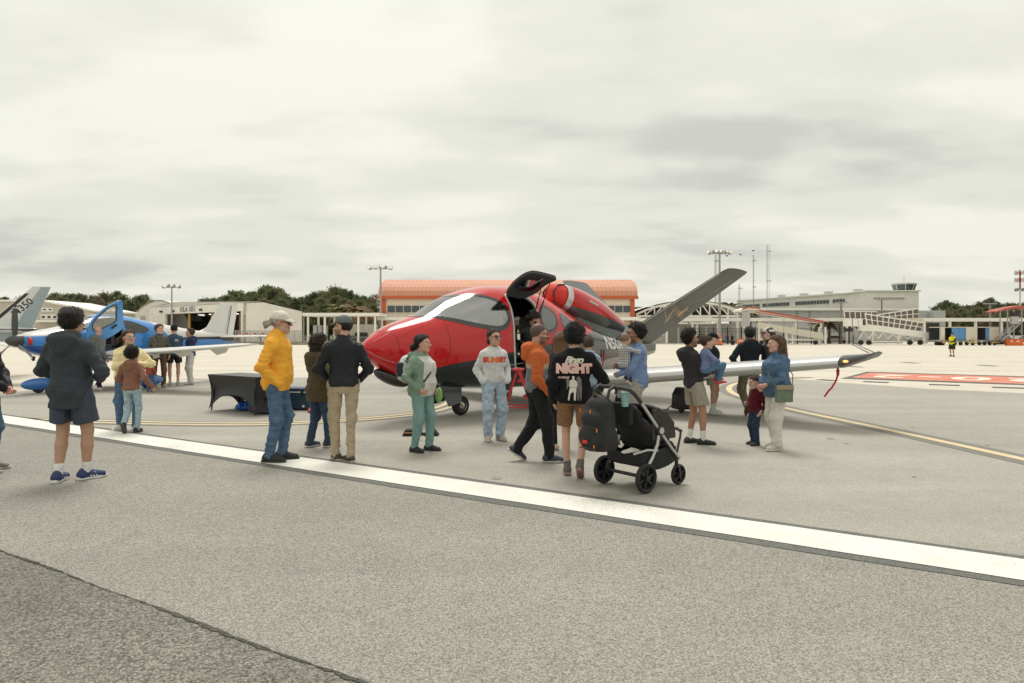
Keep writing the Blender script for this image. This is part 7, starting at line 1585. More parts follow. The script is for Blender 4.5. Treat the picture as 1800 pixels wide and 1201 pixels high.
person('person in pale blue denim jacket hidden behind the Bingo sweatshirt', 1034, 768, 588, -10, hands=(False, False), skin=SK_L, female=True, top=dict(col=(.30, .40, .50), mat=m_denim, ease=.04, hood=1.0, fold=.010), bottom=dict(name='jeans', col=NAVYJ, mat=m_denim), shoes=dict(col=(.68, .67, .64), sole=(.7, .68, .64)), hair=dict(col=(.10, .06, .04), off=.012), ht=1.56)
def blue_cols(V, info, Q, lim):
    c = np.tile(f32((.175, .250, .430)), (len(V), 1)); c[(Q[:, 1] < -.06) & (Q[:, 2] > .25) & (np.abs(Q[:, 0]) < .12)] = (.30, .36, .42); return c
p_bdad = person('man in blue long-sleeved shirt carrying a toddler in checks', 1120, 783, 567, 82, feet=[(-.10, .02, 0, 8, 0), (.10, -.03, 0, -8, 0)], arms=(((.04, .27, .10), (.9, -.5, -.2)), ((.06, .29, .22), (.8, -.6, -.3))), hands=(True, True), curl=1.0, skin=(.40, .225, .14), build=1.10, belly=.03, top=dict(name='long_sleeved_shirt', colf=blue_cols, mat=m_cloth, ease=.020, hem=-.09, rib=False, fold=.011, sr=(1.3, 1.3, 1.2)), bottom=dict(col=(.34, .325, .28), mat=m_cloth, ease=1.18, fold=.008), shoes=dict(col=(.3, .29, .27)), hair=curly((.012, .010, .009), .028, topz=.012), glasses=dict(dark=True), beard=(.05, .035, .03, .5), hat_h=.02)
def carried(label, px, py_seat, d, yaw, ht, seat_px, **k):
    z = at(px, seat_px, d); s = ht / 1.75
    return person(label, 0, 0, 0, yaw, loc=(z.x, z.y, z.z - .80 * s), ht=ht, seat=.80, headscale=1.42, build=1.12, **k)
carried('toddler in black and white checked shirt held by the blue-shirted man', 1099, 0, 9.6, -62, .88, 640, feet=[(-.12, .10, .30, 6, -30), (.12, .06, .26, -6, -30)], arms=(((.16, .22, .34), (1, -.4, 0)), ((.16, .24, .36), (1, -.4, 0))), skin=SK_L, head=(10, 0), top=dict(name='checked_shirt', col=(.6, .6, .6), mat=plaid_mat('check_cloth', (.62, .62, .58), (.10, .11, .17), (.03, .03, .06), freq=14), ease=.03, hem=-.10, rib=False, fold=.007, vox=.016), bottom=dict(col=(.050, .056, .085), vox=.016), shoes=dict(col=(.60, .45, .36), sole=(.6, .45, .36), hz=.6), hair=dict(type='none', buzz=.75, col=(.12, .065, .038)))
p_ghood = person('curly-haired man in charcoal hoodie and stone shorts holding a toddler', 1220, 780, 577, -78, feet=[(-.10, -.03, 0, 6, 0), (.10, .10, 0, -24, 0)], arms=(((.02, .28, .16), (.9, -.6, -.2)), ((.02, .27, .25), (.8, -.6, -.4))), skin=(.40, .225, .14), curl=1.0, build=1.0, lean=-7,
    top=dict(name='hoodie', col=(.040, .040, .042), mat=m_knit, ease=.034, hem=-.06, hood=1.15, fold=.010, sr=(1.45, 1.5, 1.3)), bottom=dict(name='shorts', len=.39, ease=1.22, hemr=1.12, col=(.34, .305, .25), mat=m_cloth, fold=.009), shoes=dict(col=BLK, sole=(.02, .02, .02), hz=.8, sock=((.72, .72, .71), .12)), hair=curly((.016, .012, .010), .022, topz=.030, amp=.010), beard=(.05, .035, .03, .35), hat_h=.03)
carried('toddler in blue top, jeans and red shoes held by the man in charcoal hoodie', 1241, 0, 9.65, -84, .93, 648, feet=[(-.10, .34, .46, 6, 10), (.10, .32, .40, -6, 10)], arms=(((.14, .26, .20), (1, -.4, 0)), ((.14, .24, .22), (1, -.4, 0))), skin=SK_L, head=(-6, 0), top=dict(name='top', col=(.17, .21, .36), mat=m_knit, ease=.03, fold=.008, vox=.016), bottom=dict(name='jeans', col=(.10, .19, .30), mat=m_denim, vox=.016), shoes=dict(col=(.60, .02, .02), sole=(.6, .02, .02), hz=.8), hair=dict(col=(.085, .045, .026), off=.012, amp=.003, line=.052))
person('man in black tee and black cap walking behind the wing', 1252, 727, 583, -132, feet=[(-.10, -.02, 0, 8, 0), (.13, .08, 0, -12, 0)], arms=('down', ((.30, -.05, -.02), (.4, -1, 0))), skin=SK_L, head=(10, -4), build=1.12, top=dict(name='tee_shirt', col=(.014, .016, .022), sleeve=.34, ease=.022, hem=-.06, rib=False, fold=.009, sr=(1.45, 1.5, 1.3)), bottom=dict(name='shorts', len=.36, ease=1.2, hemr=1.08, col=(.42, .38, .30)), shoes=dict(col=(.70, .69, .66), sole=(.72, .71, .68), sock=((.70, .69, .66), .14)), hair=dict(col=(.03, .02, .016), off=.008), cap=dict(col=(.012, .012, .014)), hat_h=.02)
person('man in black hoodie and khaki trousers striding away beyond the wing', 1318, 729, 573, -4, feet=[(-.12, -.22, .12, 6, -55), (.12, .12, 0, -6, 0)], arms=(((.24, .10, .04), (1, -.8, 0)), ((.24, .08, .04), (1, -.8, 0))), hands=(False, False), skin=(.36, .20, .125), build=1.08, top=dict(name='hoodie', col=(.015, .019, .024), mat=m_cloth, ease=.036, hood=1.15, fold=.012, hem=-.08, sr=(1.5, 1.5, 1.4)), bottom=dict(col=(.24, .20, .145), fold=.010, knee=1.4, ankle=1.7), shoes=dict(col=(.42, .34, .24), sole=(.10, .055, .03)), hair=dict(col=(.012, .010, .009), off=.020, amp=.005), hat_h=.02)
person('person in white cap and black jacket beyond the denim shirt', 1352, 729, 588, 48, feet=[(-.10, 0, 0, 6, 0), (.10, -.1, 0, -6, 0)], hands=(False, False), skin=SK_L, head=(30, 0), top=dict(col=(.018, .019, .019), mat=m_shell, ease=.035, fold=.012, collar=.02), bottom=dict(col=(.24, .20, .145)), shoes=dict(col=(.3, .25, .2)), hair=dict(col=(.05, .03, .02), off=.012, amp=.006, locks=[((0, -.09, .0), (0, -.13, -.03), .035, .03, 1.2)]), cap=dict(col=(.60, .58, .52), brim=(.06, .045, .035)), ht=1.72)
def denim_cols(V, info, Q, lim): c = np.tile(f32((.085, .142, .228)), (len(V), 1)); return c
p_denim = person('woman in blue denim shirt and white trousers with long brown hair', 1366, 790, 589, 102, feet=[(-.11, .08, 0, 6, 0), (.10, -.06, 0, -8, 0)], arms=(((.06, .25, .06), (.9, -.6, 0)), ((.08, .24, .03), (.9, -.6, 0))), skin=SK_L, female=True, build=1.22, belly=.05, chest=.07, hips=1.16, head=(-6, 0), curl=.9,
    top=dict(name='denim_shirt', colf=denim_cols, mat=m_denim, ease=.034, hem=-.13, rib=False, collar=.012, sleeve=.86, fold=.010, flare=.03, sr=(1.5, 1.5, 1.5)), bottom=dict(col=(.62, .595, .53), mat=m_cloth, ease=1.12, knee=1.5, ankle=1.85, fold=.009), shoes=dict(col=(.50, .47, .42), sole=(.62, .58, .52)), hair=long_hair((.105, .055, .034), (.20, .115, .07), -.22))
person('small boy in maroon tee and dark jeans beside the denim-shirted woman', 1328, 782, 664, 108, feet=[(-.10, .04, 0, 6, 0), (.10, -.02, 0, -8, 0)], arms=('down', ((.20, .16, .16), (.6, -.9, 0))), skin=(.60, .38, .28), headscale=1.42, build=1.08, belly=.04, top=dict(name='tee_shirt', col=(.105, .014, .022), mat=m_knit, ease=.030, sleeve=.85, hem=-.10, rib=False, fold=.009), bottom=dict(name='jeans', col=(.030, .050, .090), mat=m_denim, knee=1.5, ankle=1.8, fold=.009), shoes=dict(col=(.055, .055, .055), sole=(.04, .04, .04), scale=1.1), hair=dict(col=(.085, .048, .028), off=.014, amp=.005, line=.052))
def vest_cols(V, info, Q, lim):
    c = np.tile(f32((.05, .06, .035)), (len(V), 1)); arm = np.min([cap_(V, info['sh'][k], info['elb'][k], .06, .065) for k in (0, 1)] + [cap_(V, info['elb'][k], info['wri'][k], .065, .06) for k in (0, 1)], axis=0); c[arm > .01] = (.72, .64, .03); return c
person('ground worker in yellow safety vest standing on the apron', 1674, 627, 584, 112, arms=(((.05, .26, .14), (.9, -.6, 0)), ((.05, .26, .12), (.9, -.6, 0))), skin=SK_M, build=1.12, belly=.05, vox=1.7, top=dict(name='safety_vest', colf=vest_cols, ease=.03, hem=-.08, fold=.007), bottom=dict(name='shorts', len=.46, ease=1.3, hemr=1.1, col=(.030, .034, .032)), shoes=dict(col=BLK), hair=dict(col=(.02, .015, .012)), cap=dict(col=(.02, .022, .03)), hat_h=.02)
for lab, px, py, tp_, yw, tc_, bc in (('person in white top on the far apron beside the blue tail', 413.5, 602.5, 585.5, -20, (.60, .60, .58), BLK), ('walker with black backpack in the far trio', 425.5, 602, 581.5, -70, (.50, .50, .48), BLK), ('walker in pale grey in the middle of the far trio', 430, 602, 582, -80, (.42, .42, .39), (.36, .36, .34)),
                                     ('walker in black at the right of the far trio', 436, 601.5, 582.5, -60, (.02, .02, .024), (.04, .05, .09)), ('lone walker in dark coat on the far apron', 458, 604, 585, -88, (.025, .028, .04), BLK)):
    i_ = person(lab, px, py, tp_, yw, feet=[(-.09, -.22, .03, 4, -25), (.09, .24, 0, -4, 0)], arms=('swing_f', 'swing_b') if 'lone' not in lab else ('hold', 'swing_b'), skin=SK_M, vox=2.2, top=dict(col=tc_, fold=.004), bottom=dict(col=bc, fold=.004), shoes=dict(col=BLK), hair=dict(col=(.03, .02, .015), off=.016), ht=1.74)
    if 'backpack' in lab: MB().ellipsoid(i_['T']((0, -.22, .28)), (.15, .10, .22)).build('backpack', m_blackpl, i_['root'], True)
# people queueing behind the railing, far off: two figures copied
_q = []
for k, (tc_, bc) in enumerate((((.03, .03, .035), BLK), ((.16, .03, .035), (.03, .03, .04)), ((.10, .10, .11), (.04, .05, .08)))):
    _q.append(person('q%d' % k, 0, 0, 0, 40 * k, loc=(0, 117.0, 0), ht=1.72, skin=SK_M, vox=2.6, top=dict(col=tc_, fold=.004), bottom=dict(col=bc, fold=.003), shoes=dict(col=BLK), hair=dict(col=(.02, .015, .012), off=.016), cat='person')['root'])
_lab = ['person in dark clothes queueing behind the black railing', 'person in dark red top queueing behind the black railing', 'person in grey top queueing behind the black railing']
for i, px in enumerate((1212, 1217, 1222.5, 1227, 1232, 1236, 1243, 1249, 1255, 1279, 1287)):
    k = (0, 0, 2, 0, 0, 2, 1, 0, 0, 2, 0)[i]; first = not _q[k].get('placed'); r_ = _q[k] if first else copy_tree(_q[k]); r_['placed'] = 1
    r_.location = (xat(px, 116.4 + (i % 3) * .5), 116.4 + (i % 3) * .5, 0); r_.rotation_euler = (0, 0, i * 1.3); tag(r_, _lab[k], 'person', 'people queueing behind the railing')
for o in bpy.data.objects:
    if 'placed' in o: del o['placed']
# ================================================================== things standing about on the tarmac
# ---- folding table under a stretched black cover
def table():
    A_, B_ = gp(370, 722), gp(447, 731); ax = (B_ - A_).normalized(); ang = math.atan2(ax.y, ax.x); L = (B_ - A_).length * 1.10; W = .76; h = .75
    c = A_.lerp(B_, .5) + Vector((-ax.y, ax.x, 0)) * .36
    t = thing('folding_table', 'folding table under a stretched black spandex cover', 'table', c, ang); m = M('black_spandex', (.010, .0105, .011), .5, sheen=.0, var=.1, vscale=3); mt = M('black_spandex_top', (.030, .031, .031), .42, sheen=.1)
    def side(name, p0, p1, nr, ln):
        n, k = 26, 14; V = []; p0 = Vector(p0); p1 = Vector(p1); nr = Vector(nr)
        for i in range(n + 1):
            u = i / n; zb = (.02 + (.34 if ln > 1 else .26) * (1 - abs(2 * u - 1) ** 2.6))
            for j in range(k + 1):
                v = j / k; z = h + (zb - h) * v; pinch = .075 * math.sin(math.pi * v) ** .8 * (.45 + .55 * math.sin(math.pi * u)); e = .10 * math.sin(math.pi * min(1, (h - z) / h * .92)); uu = .5 + (u - .5) * (1 - 2 * e * .45 / ln); q = p0.lerp(p1, uu) - nr * (pinch + e * .3); V.append((q.x, q.y, z))
        mb = MB(); mb.add(V, [(i*(k+1)+j, (i+1)*(k+1)+j, (i+1)*(k+1)+j+1, i*(k+1)+j+1) for i in range(n) for j in range(k)]); o = mb.build(name, m, t, True, 60); md = o.modifiers.new('t', 'SOLIDIFY'); md.thickness = .004
    x, y = L / 2, W / 2
    side('cover_side', (-x, -y, 0), (x, -y, 0), (0, -1, 0), L); side('cover_side', (x, -y, 0), (x, y, 0), (1, 0, 0), W); side('cover_side', (x, y, 0), (-x, y, 0), (0, 1, 0), L); side('cover_side', (-x, y, 0), (-x, -y, 0), (-1, 0, 0), W)
    MB().box((0, 0, h), (L, W, .012)).build('table_top', mt, t, bevel=.005)
    for sx in (-1, 1):
        for sy in (-1, 1): MB().tube([(sx * x * .80, sy * y * .80, h - .02), (sx * x * .90, sy * y * .90, .01)], .016, 8).build('leg', m_blackpl, t, True)
table()
# ---- cool box and bags behind it
def cooler():
    p = gp(524, 719); t = thing('cool_box', 'dark blue cool box with white rim behind the yellow-jacketed man', 'cool box', p, R(-8)); m = M('cooler_blue', (.020, .055, .095), .45, var=.06); m2 = M('cooler_lid', (.025, .045, .10), .45)
    MB().loft([[(-.34, -.20, .02), (.34, -.20, .02), (.34, .20, .02), (-.34, .20, .02)], [(-.37, -.22, .36), (.37, -.22, .36), (.37, .22, .36), (-.37, .22, .36)]]).build('body', m, t, bevel=.02)
    MB().box((0, 0, .375), (.76, .46, .03)).build('rim', m_whitepaint, t, bevel=.008); MB().box((0, 0, .425), (.78, .48, .07)).build('lid', m2, t, bevel=.02)
    for x in (-.2, .2): MB().box((x, -.235, .36), (.06, .02, .13)).build('latch', m_blackpl, t, bevel=.006)
    MB().ellipsoid((.22, -.222, .08), (.03, .012, .03)).build('drain_plug', m_whitepaint, t, True)
cooler()
def bag_heap(name, label, px, py, r, mat, seed, cat='bag'):
    p = gp(px, py); f = lambda P: ell_(P, (0, 0, r[2] * .9), r) - .05 * fold_noise(P, (14, 14, 14), seed) - .02 * np.abs(fold_noise(P, (30, 30, 30), seed + 2)); g = lambda P: smax(f(P), .004 - P[:, 2], .01)
    V, F = surface_nets(g, (-r[0] - .15, -r[1] - .15, -.02), (r[0] + .15, r[1] + .15, r[2] * 2 + .15), .02); o = obj(name, mesh_np(name, relax(V, F), F, mat)); o.location = p; tag(o, label, cat)
bag_heap('plastic_sheet', 'crumpled bright blue sheet under the black table', 434, 721, (.22, .15, .09), M('blue_sheet', (.03, .13, .50), .4), 3, 'sheet'); bag_heap('blue_bag', 'blue bag on the ground right of the cool box', 546, 718, (.20, .15, .08), M('blue_bag', (.06, .22, .45), .5), 5); bag_heap('red_pouch', 'small red and black pouch on the ground by the parka', 549, 725, (.13, .10, .035), M('red_pouch', (.35, .04, .03), .6), 7, 'pouch')
p = gp(468, 726); t = thing('storage_crate', 'dark navy crate under the right end of the black table', 'crate', p, R(-35)); MB().box((0, 0, .17), (.62, .42, .30)).build('body', M('crate_navy', (.018, .024, .045), .5), t, bevel=.02); MB().box((0, 0, .335), (.66, .46, .03)).build('lid', m_blackpl, t, bevel=.008)
# ---- red step ladder
def ladder():
    a, b = gp(890, 754), gp(918, 749.5); mid = a.lerp(b, .5); d = (b - a); ang = math.atan2(d.y, d.x) + R(38); t = thing('step_ladder', 'red folding step ladder below the jet door', 'ladder', mid + Vector((.10, .12, 0)), ang); m = M('ladder_red', (.48, .012, .016), .35, coat=.3); w = .24; h = .98
    for sx in (-1, 1):
        MB().bar((sx * w, -.34, 0), (sx * w * .72, .02, h), .05, .028, up=(1, 0, 0)).build('front_rail', m, t); MB().bar((sx * w, .36, 0), (sx * w * .72, .06, h - .05), .035, .025, up=(1, 0, 0)).build('rear_rail', m, t)
        MB().bar((sx * w * .9, -.22, .35), (sx * w * .9, .24, .35), .012, .02).build('spreader', m, t)
    for k, z in enumerate((.26, .52, .78)): y = -.34 + .36 * z / h; ww = w * (1 - .28 * z / h) * 2; MB().box((0, y + .04, z), (ww, .11, .03)).build('step', m, t)
    MB().box((0, .03, h), (w * 1.6, .2, .035)).build('top_cap', m, t, bevel=.008); MB().bar((-w * .93, .30, .18), (w * .93, .30, .18), .02).bar((-w * .93, .30, .18), (w * .85, .18, .55), .012).build('brace', m, t)
ladder()
# ---- weighted stand behind the woman in green
p = gp(739, 765); t = thing('sign_stand', 'low black stand with weighted rubber feet behind the woman in green', 'stand', p, 0)
MB().tube([(0, .06, .03), (0, .06, .85)], .022, 10).build('post', m_blackpl, t, True)
for x, l in ((-.16, 'foot'), (.18, 'foot')): f_ = MB().prism([(-.11, 0), (.11, 0), (.09, .03), (.04, .09), (-.07, .09), (-.10, .03)], -.10, .10, lambda u, v, w: (x + u, w, v)).build(l, m_tyre, t); MB().box((x - .02, -.103, .05), (.12, .006, .016)).build('reflective_strip', m_copper, f_)
MB().box((0, .02, .02), (.40, .08, .03)).build('cross_bar', m_blackpl, t)
# ---- power cart behind the man in the charcoal hoodie
p = gp(1201, 724); t = thing('power_cart', 'black ground power cart on the tarmac under the wing', 'power cart', p, R(15))
MB().prism([(-.20, .06), (.18, .06), (.16, .34), (.04, .50), (-.10, .50), (-.18, .36)], -.16, .16, lambda u, v, w: (u, w, v)).build('body', m_blackpl, t, bevel=.03); MB().box((-.02, -.165, .36), (.12, .02, .08)).build('panel', M('panel_grey', (.10, .10, .10), .5), t); MB().ellipsoid((.02, -.18, .33), (.035, .02, .03)).build('switch', m_redfab, t, True)
for x in (-.13, .12): MB().lathe([(.01, -.02), (.06, -.02), (.06, .02), (.01, .02)], (x, -.17, .06), 'Y', 14).build('wheel', m_tyre, t)
MB().tube([(-.18, 0, .2), (-.36, .02, .05), (-.62, .05, .012), (-.95, -.05, .012), (-1.3, .1, .012)], .012, 6).build('cable', m_blackpl, t, True)
# ---- stroller
def stroller():
    o = Vector((1.154, 7.0, 0)); t = thing('stroller', 'empty black stroller with silver frame and large rear wheels', 'stroller', o, R(-53)); w = .262
    m_fab = M('stroller_fabric', (.014, .014, .015), .85, var=.2, vscale=8, bump=.3, bscale=40); m_fr = M('stroller_silver', (.50, .50, .485), .35, metal=.7); m_can = M('stroller_canopy', (.032, .028, .027), .8, var=.2, vscale=6, bump=.4, bscale=25)
    for sx in (-1, 1):
        x = sx * w
        MB().tube([(x, -.06, .92), (x, .06, .79), (x, .20, .635)], .017, 10).build('upper_frame', m_fr, t, True); MB().tube([(x, .27, .555), (x, .42, .40), (x, .545, .285)], .017, 10).build('front_leg', m_fr, t, True)
        MB().tube([(x, .22, .56), (x, .20, .46), (x, .12, .33), (x, .03, .22)], .018, 10).build('rear_leg', m_fr, t, True); MB().tube([(x, -.14, .40), (x, .05, .42), (x, .20, .40)], .013, 8).build('side_rail', m_fr, t, True)
        h_ = MB().lathe([(.005, -.028), (.05, -.026), (.056, -.012), (.056, .012), (.05, .026), (.005, .028)], (x, .235, .60), 'X', 20).build('hinge_hub', m_blackpl, t, True); MB().lathe([(.005, .0285), (.034, .0285), (.034, .0315), (.005, .0315)] if sx > 0 else [(.005, -.0315), (.034, -.0315), (.034, -.0285), (.005, -.0285)], (x, .235, .60), 'X', 18).build('hub_badge', m_alu, h_)
        def spoked(name, c, r, wd, nsp):
            pr = [(r * .76, -wd * .35), (r * .88, -wd * .5), (r, -wd * .2), (r, wd * .2), (r * .88, wd * .5), (r * .76, wd * .35), (r * .74, 0)]; wh = MB().lathe(pr + [pr[0]], c, 'X', 36).build(name, m_tyre, t, True, 60); MB().lathe([(.005, -wd * .7), (.030, -wd * .6), (.030, wd * .6), (.005, wd * .7)], c, 'X', 14).build('hub', m_blackpl, wh, True)
            for k in range(nsp): a = 2 * math.pi * k / nsp + .3; MB().bar((c[0], c[1] + math.cos(a) * .025, c[2] + math.sin(a) * .025), (c[0], c[1] + math.cos(a) * r * .77, c[2] + math.sin(a) * r * .77), .018, .014, up=(1, 0, 0)).build('spoke', m_blackpl, wh)
        spoked('rear_wheel', (x + sx * .03, 0, .148), .148, .05, 6); spoked('front_wheel', (x - sx * .04, .575, .108), .108, .042, 5)
        MB().tube([(x - sx * .04, .545, .27), (x - sx * .04, .545, .20)], .020, 10).build('swivel', m_blackpl, t, True); MB().bar((x - sx * .012, .55, .20), (x - sx * .012, .575, .105), .014, .03).bar((x - sx * .068, .55, .20), (x - sx * .068, .575, .105), .014, .03).build('fork', m_blackpl, t)
        MB().tube([(x, .0, .16), (x, .02, .24)], .024, 10).build('suspension', m_blackpl, t, True)
        MB().tube([(x * 1.0, .50, .34), (x * .98, .56, .50), (x * .95, .58, .56)], .012, 8).build('bumper_arm', m_blackpl, t, True)
    MB().tube([(-w, .0, .155), (w, .0, .155)], .018, 10).build('axle', m_blackpl, t, True); MB().tube([(-w, .545, .285), (w, .545, .285)], .012, 8).build('front_crossbar', m_blackpl, t, True)
    MB().tube([(-.25, .58, .565), (-.15, .64, .575), (.15, .64, .575), (.25, .58, .565)], .018, 10).build('bumper_bar', m_blackpl, t, True)
    hp = [(-w, -.04, .90), (-w, -.13, .985), (-w * .95, -.19, 1.03), (-w * .7, -.215, 1.045), (0, -.22, 1.05), (w * .7, -.215, 1.045), (w * .95, -.19, 1.03), (w, -.13, .985), (w, -.04, .90)]
    MB().tube(hp, .020, 12).build('handlebar', M('handle_foam', (.03, .03, .031), .7), t, True)
    # fabrics: seat shell, canopy, basket
    def fab(name, f, lo, hi, mat, vx=.012): V, F = surface_nets(f, lo, hi, vx); return obj(name, mesh_np(name, relax(V, F, 1), F, mat), t)
    def seat(P):
        d = cap_(P, (0, -.02, .82), (0, .22, .45), .055, .06, (1, 0, 0), 3.9); d = smin(d, cap_(P, (0, .22, .44), (0, .50, .42), .05, .05, (1, 0, 0), 4.0), .05); d = smin(d, cap_(P, (0, .50, .42), (0, .60, .24), .04, .035, (1, 0, 0), 4.2), .05)
        for sx in (-1, 1): d = smin(d, cap_(P, (sx * .20, .06, .66), (sx * .20, .42, .50), .035, .03), .05)
        return d - .006 * (np.abs(fold_noise(P, (25, 25, 25), 4)) * 2 - .6)
    fab('seat', seat, (-.32, -.2, .12), (.32, .75, 1.0), m_fab)
    def canopy(P):
        a = np.arctan2(P[:, 2] - .52, P[:, 1] - .20); r = np.hypot(P[:, 2] - .52, P[:, 1] - .20); R0 = .315 + .012 * np.cos(a * 13); d = np.maximum(np.abs(np.hypot(r, P[:, 0] * .55) - R0) - .014, np.abs(P[:, 0]) - .255); return np.maximum(np.maximum(d, -(a - .15)), a - 1.55)
    fab('canopy', canopy, (-.30, .1, .45), (.30, .62, .95), m_can, .011)
    for sx in (-1, 1): fab('canopy_side', lambda P: np.maximum(np.maximum(np.abs(P[:, 0] - sx * .245) - .009, np.hypot(P[:, 2] - .52, P[:, 1] - .20) - .30), np.maximum(.50 - P[:, 2], .14 - P[:, 1])), (-.28, .1, .45), (.28, .56, .88), m_can, .011)
    def basket(P):
        z0 = .20 + .10 * ((P[:, 1] - .24) / .34) ** 2; d = np.maximum(np.abs(P[:, 0]) - .245, np.maximum(-.02 - P[:, 1], P[:, 1] - .52)); top_ = .36 + .06 * np.abs(P[:, 0]) / .25; o_ = np.maximum(np.maximum(d, z0 - P[:, 2]), P[:, 2] - top_); i_ = np.maximum(np.maximum(d + .014, z0 + .014 - P[:, 2]), P[:, 2] - 2); return np.maximum(o_, -i_) - .004 * fold_noise(P, (20, 20, 20), 5)
    fab('basket', basket, (-.28, -.06, .14), (.28, .56, .46), m_fab)
    pk = MB().box((0, -.10, .78), (.40, .05, .22)).build('parent_pocket', m_fab, t, bevel=.02); pk.rotation_euler = (0, 0, 0)
    # cup in the organiser: lifts out, so a thing of its own
    c = o + Matrix.Rotation(R(-53), 3, 'Z') @ Vector((.16, -.16, .86)); cu = thing('travel_cup', 'pale teal travel cup in the stroller organiser', 'cup', c); MB().lathe([(.005, 0), (.034, 0), (.045, .14), (.005, .14)], (0, 0, 0), 'Z', 18).build('cup', M('cup_teal', (.20, .38, .36), .5), cu, True, 50); MB().lathe([(.047, .14), (.047, .165), (.03, .175), (.005, .175)], (0, 0, 0), 'Z', 18).build('lid', m_whitepaint, cu, True, 50)
    # backpack hung from the handlebar
    b0 = o + Matrix.Rotation(R(-53), 3, 'Z') @ Vector((-.03, -.34, .42)); b = thing('backpack', 'black backpack with orange zip pulls hanging on the stroller handle', 'backpack', b0, R(-53)); mb_ = M('backpack_black', (.015, .0155, .016), .75, var=.25, vscale=9, bump=.4, bscale=60)
    def bp(P): d = smin(ell_(P, (0, 0, .26), (.185, .13, .28)), cap_(P, (0, .02, .08), (0, .02, .42), .13, .12, (1, 0, 0), 1.25), .04); d = smin(d, ell_(P, (0, -.11, .13), (.15, .075, .13)), .02); d = smin(d, ell_(P, (0, -.10, .32), (.13, .06, .09)), .02); d = smin(d, ell_(P, (.17, 0, .12), (.06, .09, .12)), .02); d = smin(d, ell_(P, (-.17, 0, .12), (.06, .09, .12)), .02); return smax(d, -P[:, 2] - .01, .03) - .004 * fold_noise(P, (28, 28, 28), 2) - .003 * np.abs(fold_noise(P, (50, 50, 50), 6))
    V, F = surface_nets(bp, (-.28, -.26, -.06), (.28, .22, .60), .011); obj('pack', mesh_np('pack', relax(V, F), F, mb_), b)
    for x, z in ((-.10, .40), (.06, .40), (.10, .06), (-.06, .05), (.13, .22)): MB().box((x, -.19 + abs(x) * .3, z), (.012, .012, .034)).build('zip_pull', m_orange, b, bevel=.004)
    for z, wd in ((.235, .13), (.42, .11), (.02, .12)): MB().tube([(-wd, -.14, z), (-wd * .5, -.19, z + .02), (0, -.205, z + .025), (wd * .5, -.19, z + .02), (wd, -.14, z)], .005, 5).build('zip', m_blackpl, b)
    MB().box((.02, -.205, .105), (.06, .012, .03)).build('badge', m_redfab, b)
    for x in (-.10, .10): MB().tube([(x, .02, .50), (x, .05, .60), (x, .13, .645), (x, .16, .62), (x, .14, .56)], .016, 6).build('strap', m_blackpl, b, True)
    MB().tube([(-.05, -.03, .52), (0, -.05, .56), (.05, -.03, .52)], .012, 6).build('grab_loop', m_blackpl, b, True)
stroller()
# ---- bags that people carry
def floral_mat():
    m = bpy.data.materials.new('floral_print'); m.use_nodes = True; nt = m.node_tree; N = nt.nodes; L = nt.links; b = N['Principled BSDF']; b.inputs['Roughness'].default_value = .8; tc = N.new('ShaderNodeTexCoord'); v = N.new('ShaderNodeTexVoronoi'); v.inputs['Scale'].default_value = 17; L.new(tc.outputs['Object'], v.inputs['Vector'])
    sp = N.new('ShaderNodeSeparateColor'); L.new(v.outputs['Color'], sp.inputs[0]); cr = N.new('ShaderNodeValToRGB'); L.new(sp.outputs[0], cr.inputs[0]); cr.color_ramp.interpolation = 'CONSTANT'; e = cr.color_ramp.elements; e[0].color = (.60, .60, .57, 1); e[1].position = .35; e[1].color = (.55, .17, .19, 1)
    for p_, c in ((.55, (.16, .26, .18, 1)), (.68, (.60, .60, .57, 1)), (.88, (.05, .07, .13, 1))): k = e.new(p_); k.color = c
    lt = N.new('ShaderNodeMath'); lt.operation = 'LESS_THAN'; L.new(v.outputs['Distance'], lt.inputs[0]); lt.inputs[1].default_value = .42; mx = N.new('ShaderNodeMix'); mx.data_type = 'RGBA'; L.new(lt.outputs[0], mx.inputs[0]); mx.inputs[6].default_value = (.60, .60, .57, 1); L.new(cr.outputs[0], mx.inputs[7]); L.new(mx.outputs[2], b.inputs['Base Color']); return m
g = p_green; wp = lambda info, q: info['root'].matrix_basis @ info['T'](q)
bpy.context.view_layer.update()
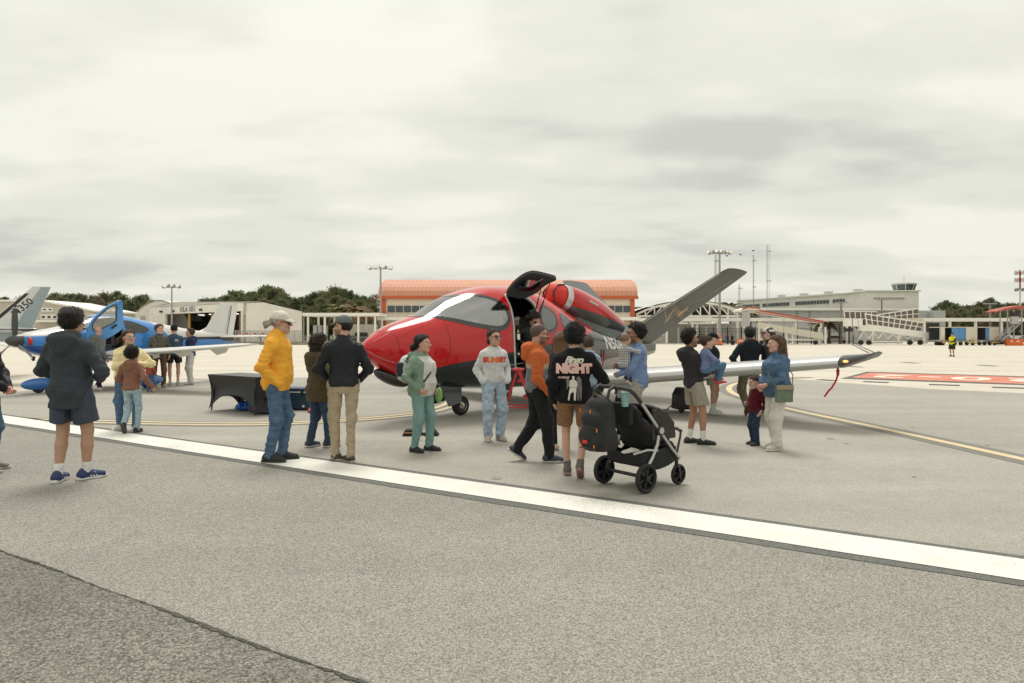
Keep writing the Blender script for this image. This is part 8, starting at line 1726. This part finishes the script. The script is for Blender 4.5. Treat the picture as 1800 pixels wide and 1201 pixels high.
b = thing('floral_backpack', 'white floral backpack on the back of the woman in green', 'backpack', wp(g, (0, -.27, .12)), R(-118)); V, F = surface_nets(lambda P: smin(ell_(P, (0, 0, .16), (.15, .10, .20)), ell_(P, (0, -.08, .10), (.11, .06, .10)), .03) - .004 * fold_noise(P, (26, 26, 26), 3), (-.22, -.2, -.1), (.22, .16, .42), .012); obj('pack', mesh_np('pack', relax(V, F), F, floral_mat()), b); MB().box((.11, -.02, .16), (.09, .12, .20)).build('side_pocket', M('navy_pocket', (.015, .022, .045), .6), b, bevel=.03)
for x in (-.08, .08): MB().tube([(x, .06, .30), (x, .12, .36), (x, .14, .30)], .016, 6).build('strap', m_blackpl, b, True)
gb = thing('green_bag', 'bright green bag at the far hip of the woman in green', 'bag', wp(g, (-.26, .14, -.22))); V, F = surface_nets(lambda P: ell_(P, (0, 0, .10), (.055, .05, .11)) - .012 * fold_noise(P, (30, 30, 30), 5), (-.14, -.14, -.08), (.14, .14, .30), .012); obj('pouch', mesh_np('pouch', relax(V, F), F, M('lime_plastic', (.17, .36, .10), .45)), gb)
dn = p_denim; cb = thing('crossbody_bag', 'green-grey crossbody bag at the hip of the woman in denim', 'bag', wp(dn, (-.27, .06, -.17)), R(102)); MB().box((0, 0, .10), (.05, .25, .22)).build('pouch', M('sage_canvas', (.13, .17, .12), .85, var=.15, vscale=20), cb, bevel=.015); MB().box((-.03, 0, .19), (.015, .25, .06)).build('flap', M('tan_flap', (.28, .24, .17), .8), cb, bevel=.004)
MB().tube([dn['T'](q) for q in ((-.26, .15, .0), (-.14, .235, .22), (.0, .17, .42), (.07, .03, .50), (.03, -.13, .42), (-.12, -.19, .22), (-.25, -.09, .04), (-.27, .0, .0))], .008, 6).build('bag_strap', M('strap_green', (.12, .16, .08), .8), dn['root'], True)
# pouch clipped to the belt of the woman in the SUNSET sweatshirt
MB().box(p_sun['T']((-.20, .05, -.07)), (.07, .09, .14)).build('belt_pouch', m_blackpl, p_sun['root'], bevel=.015)
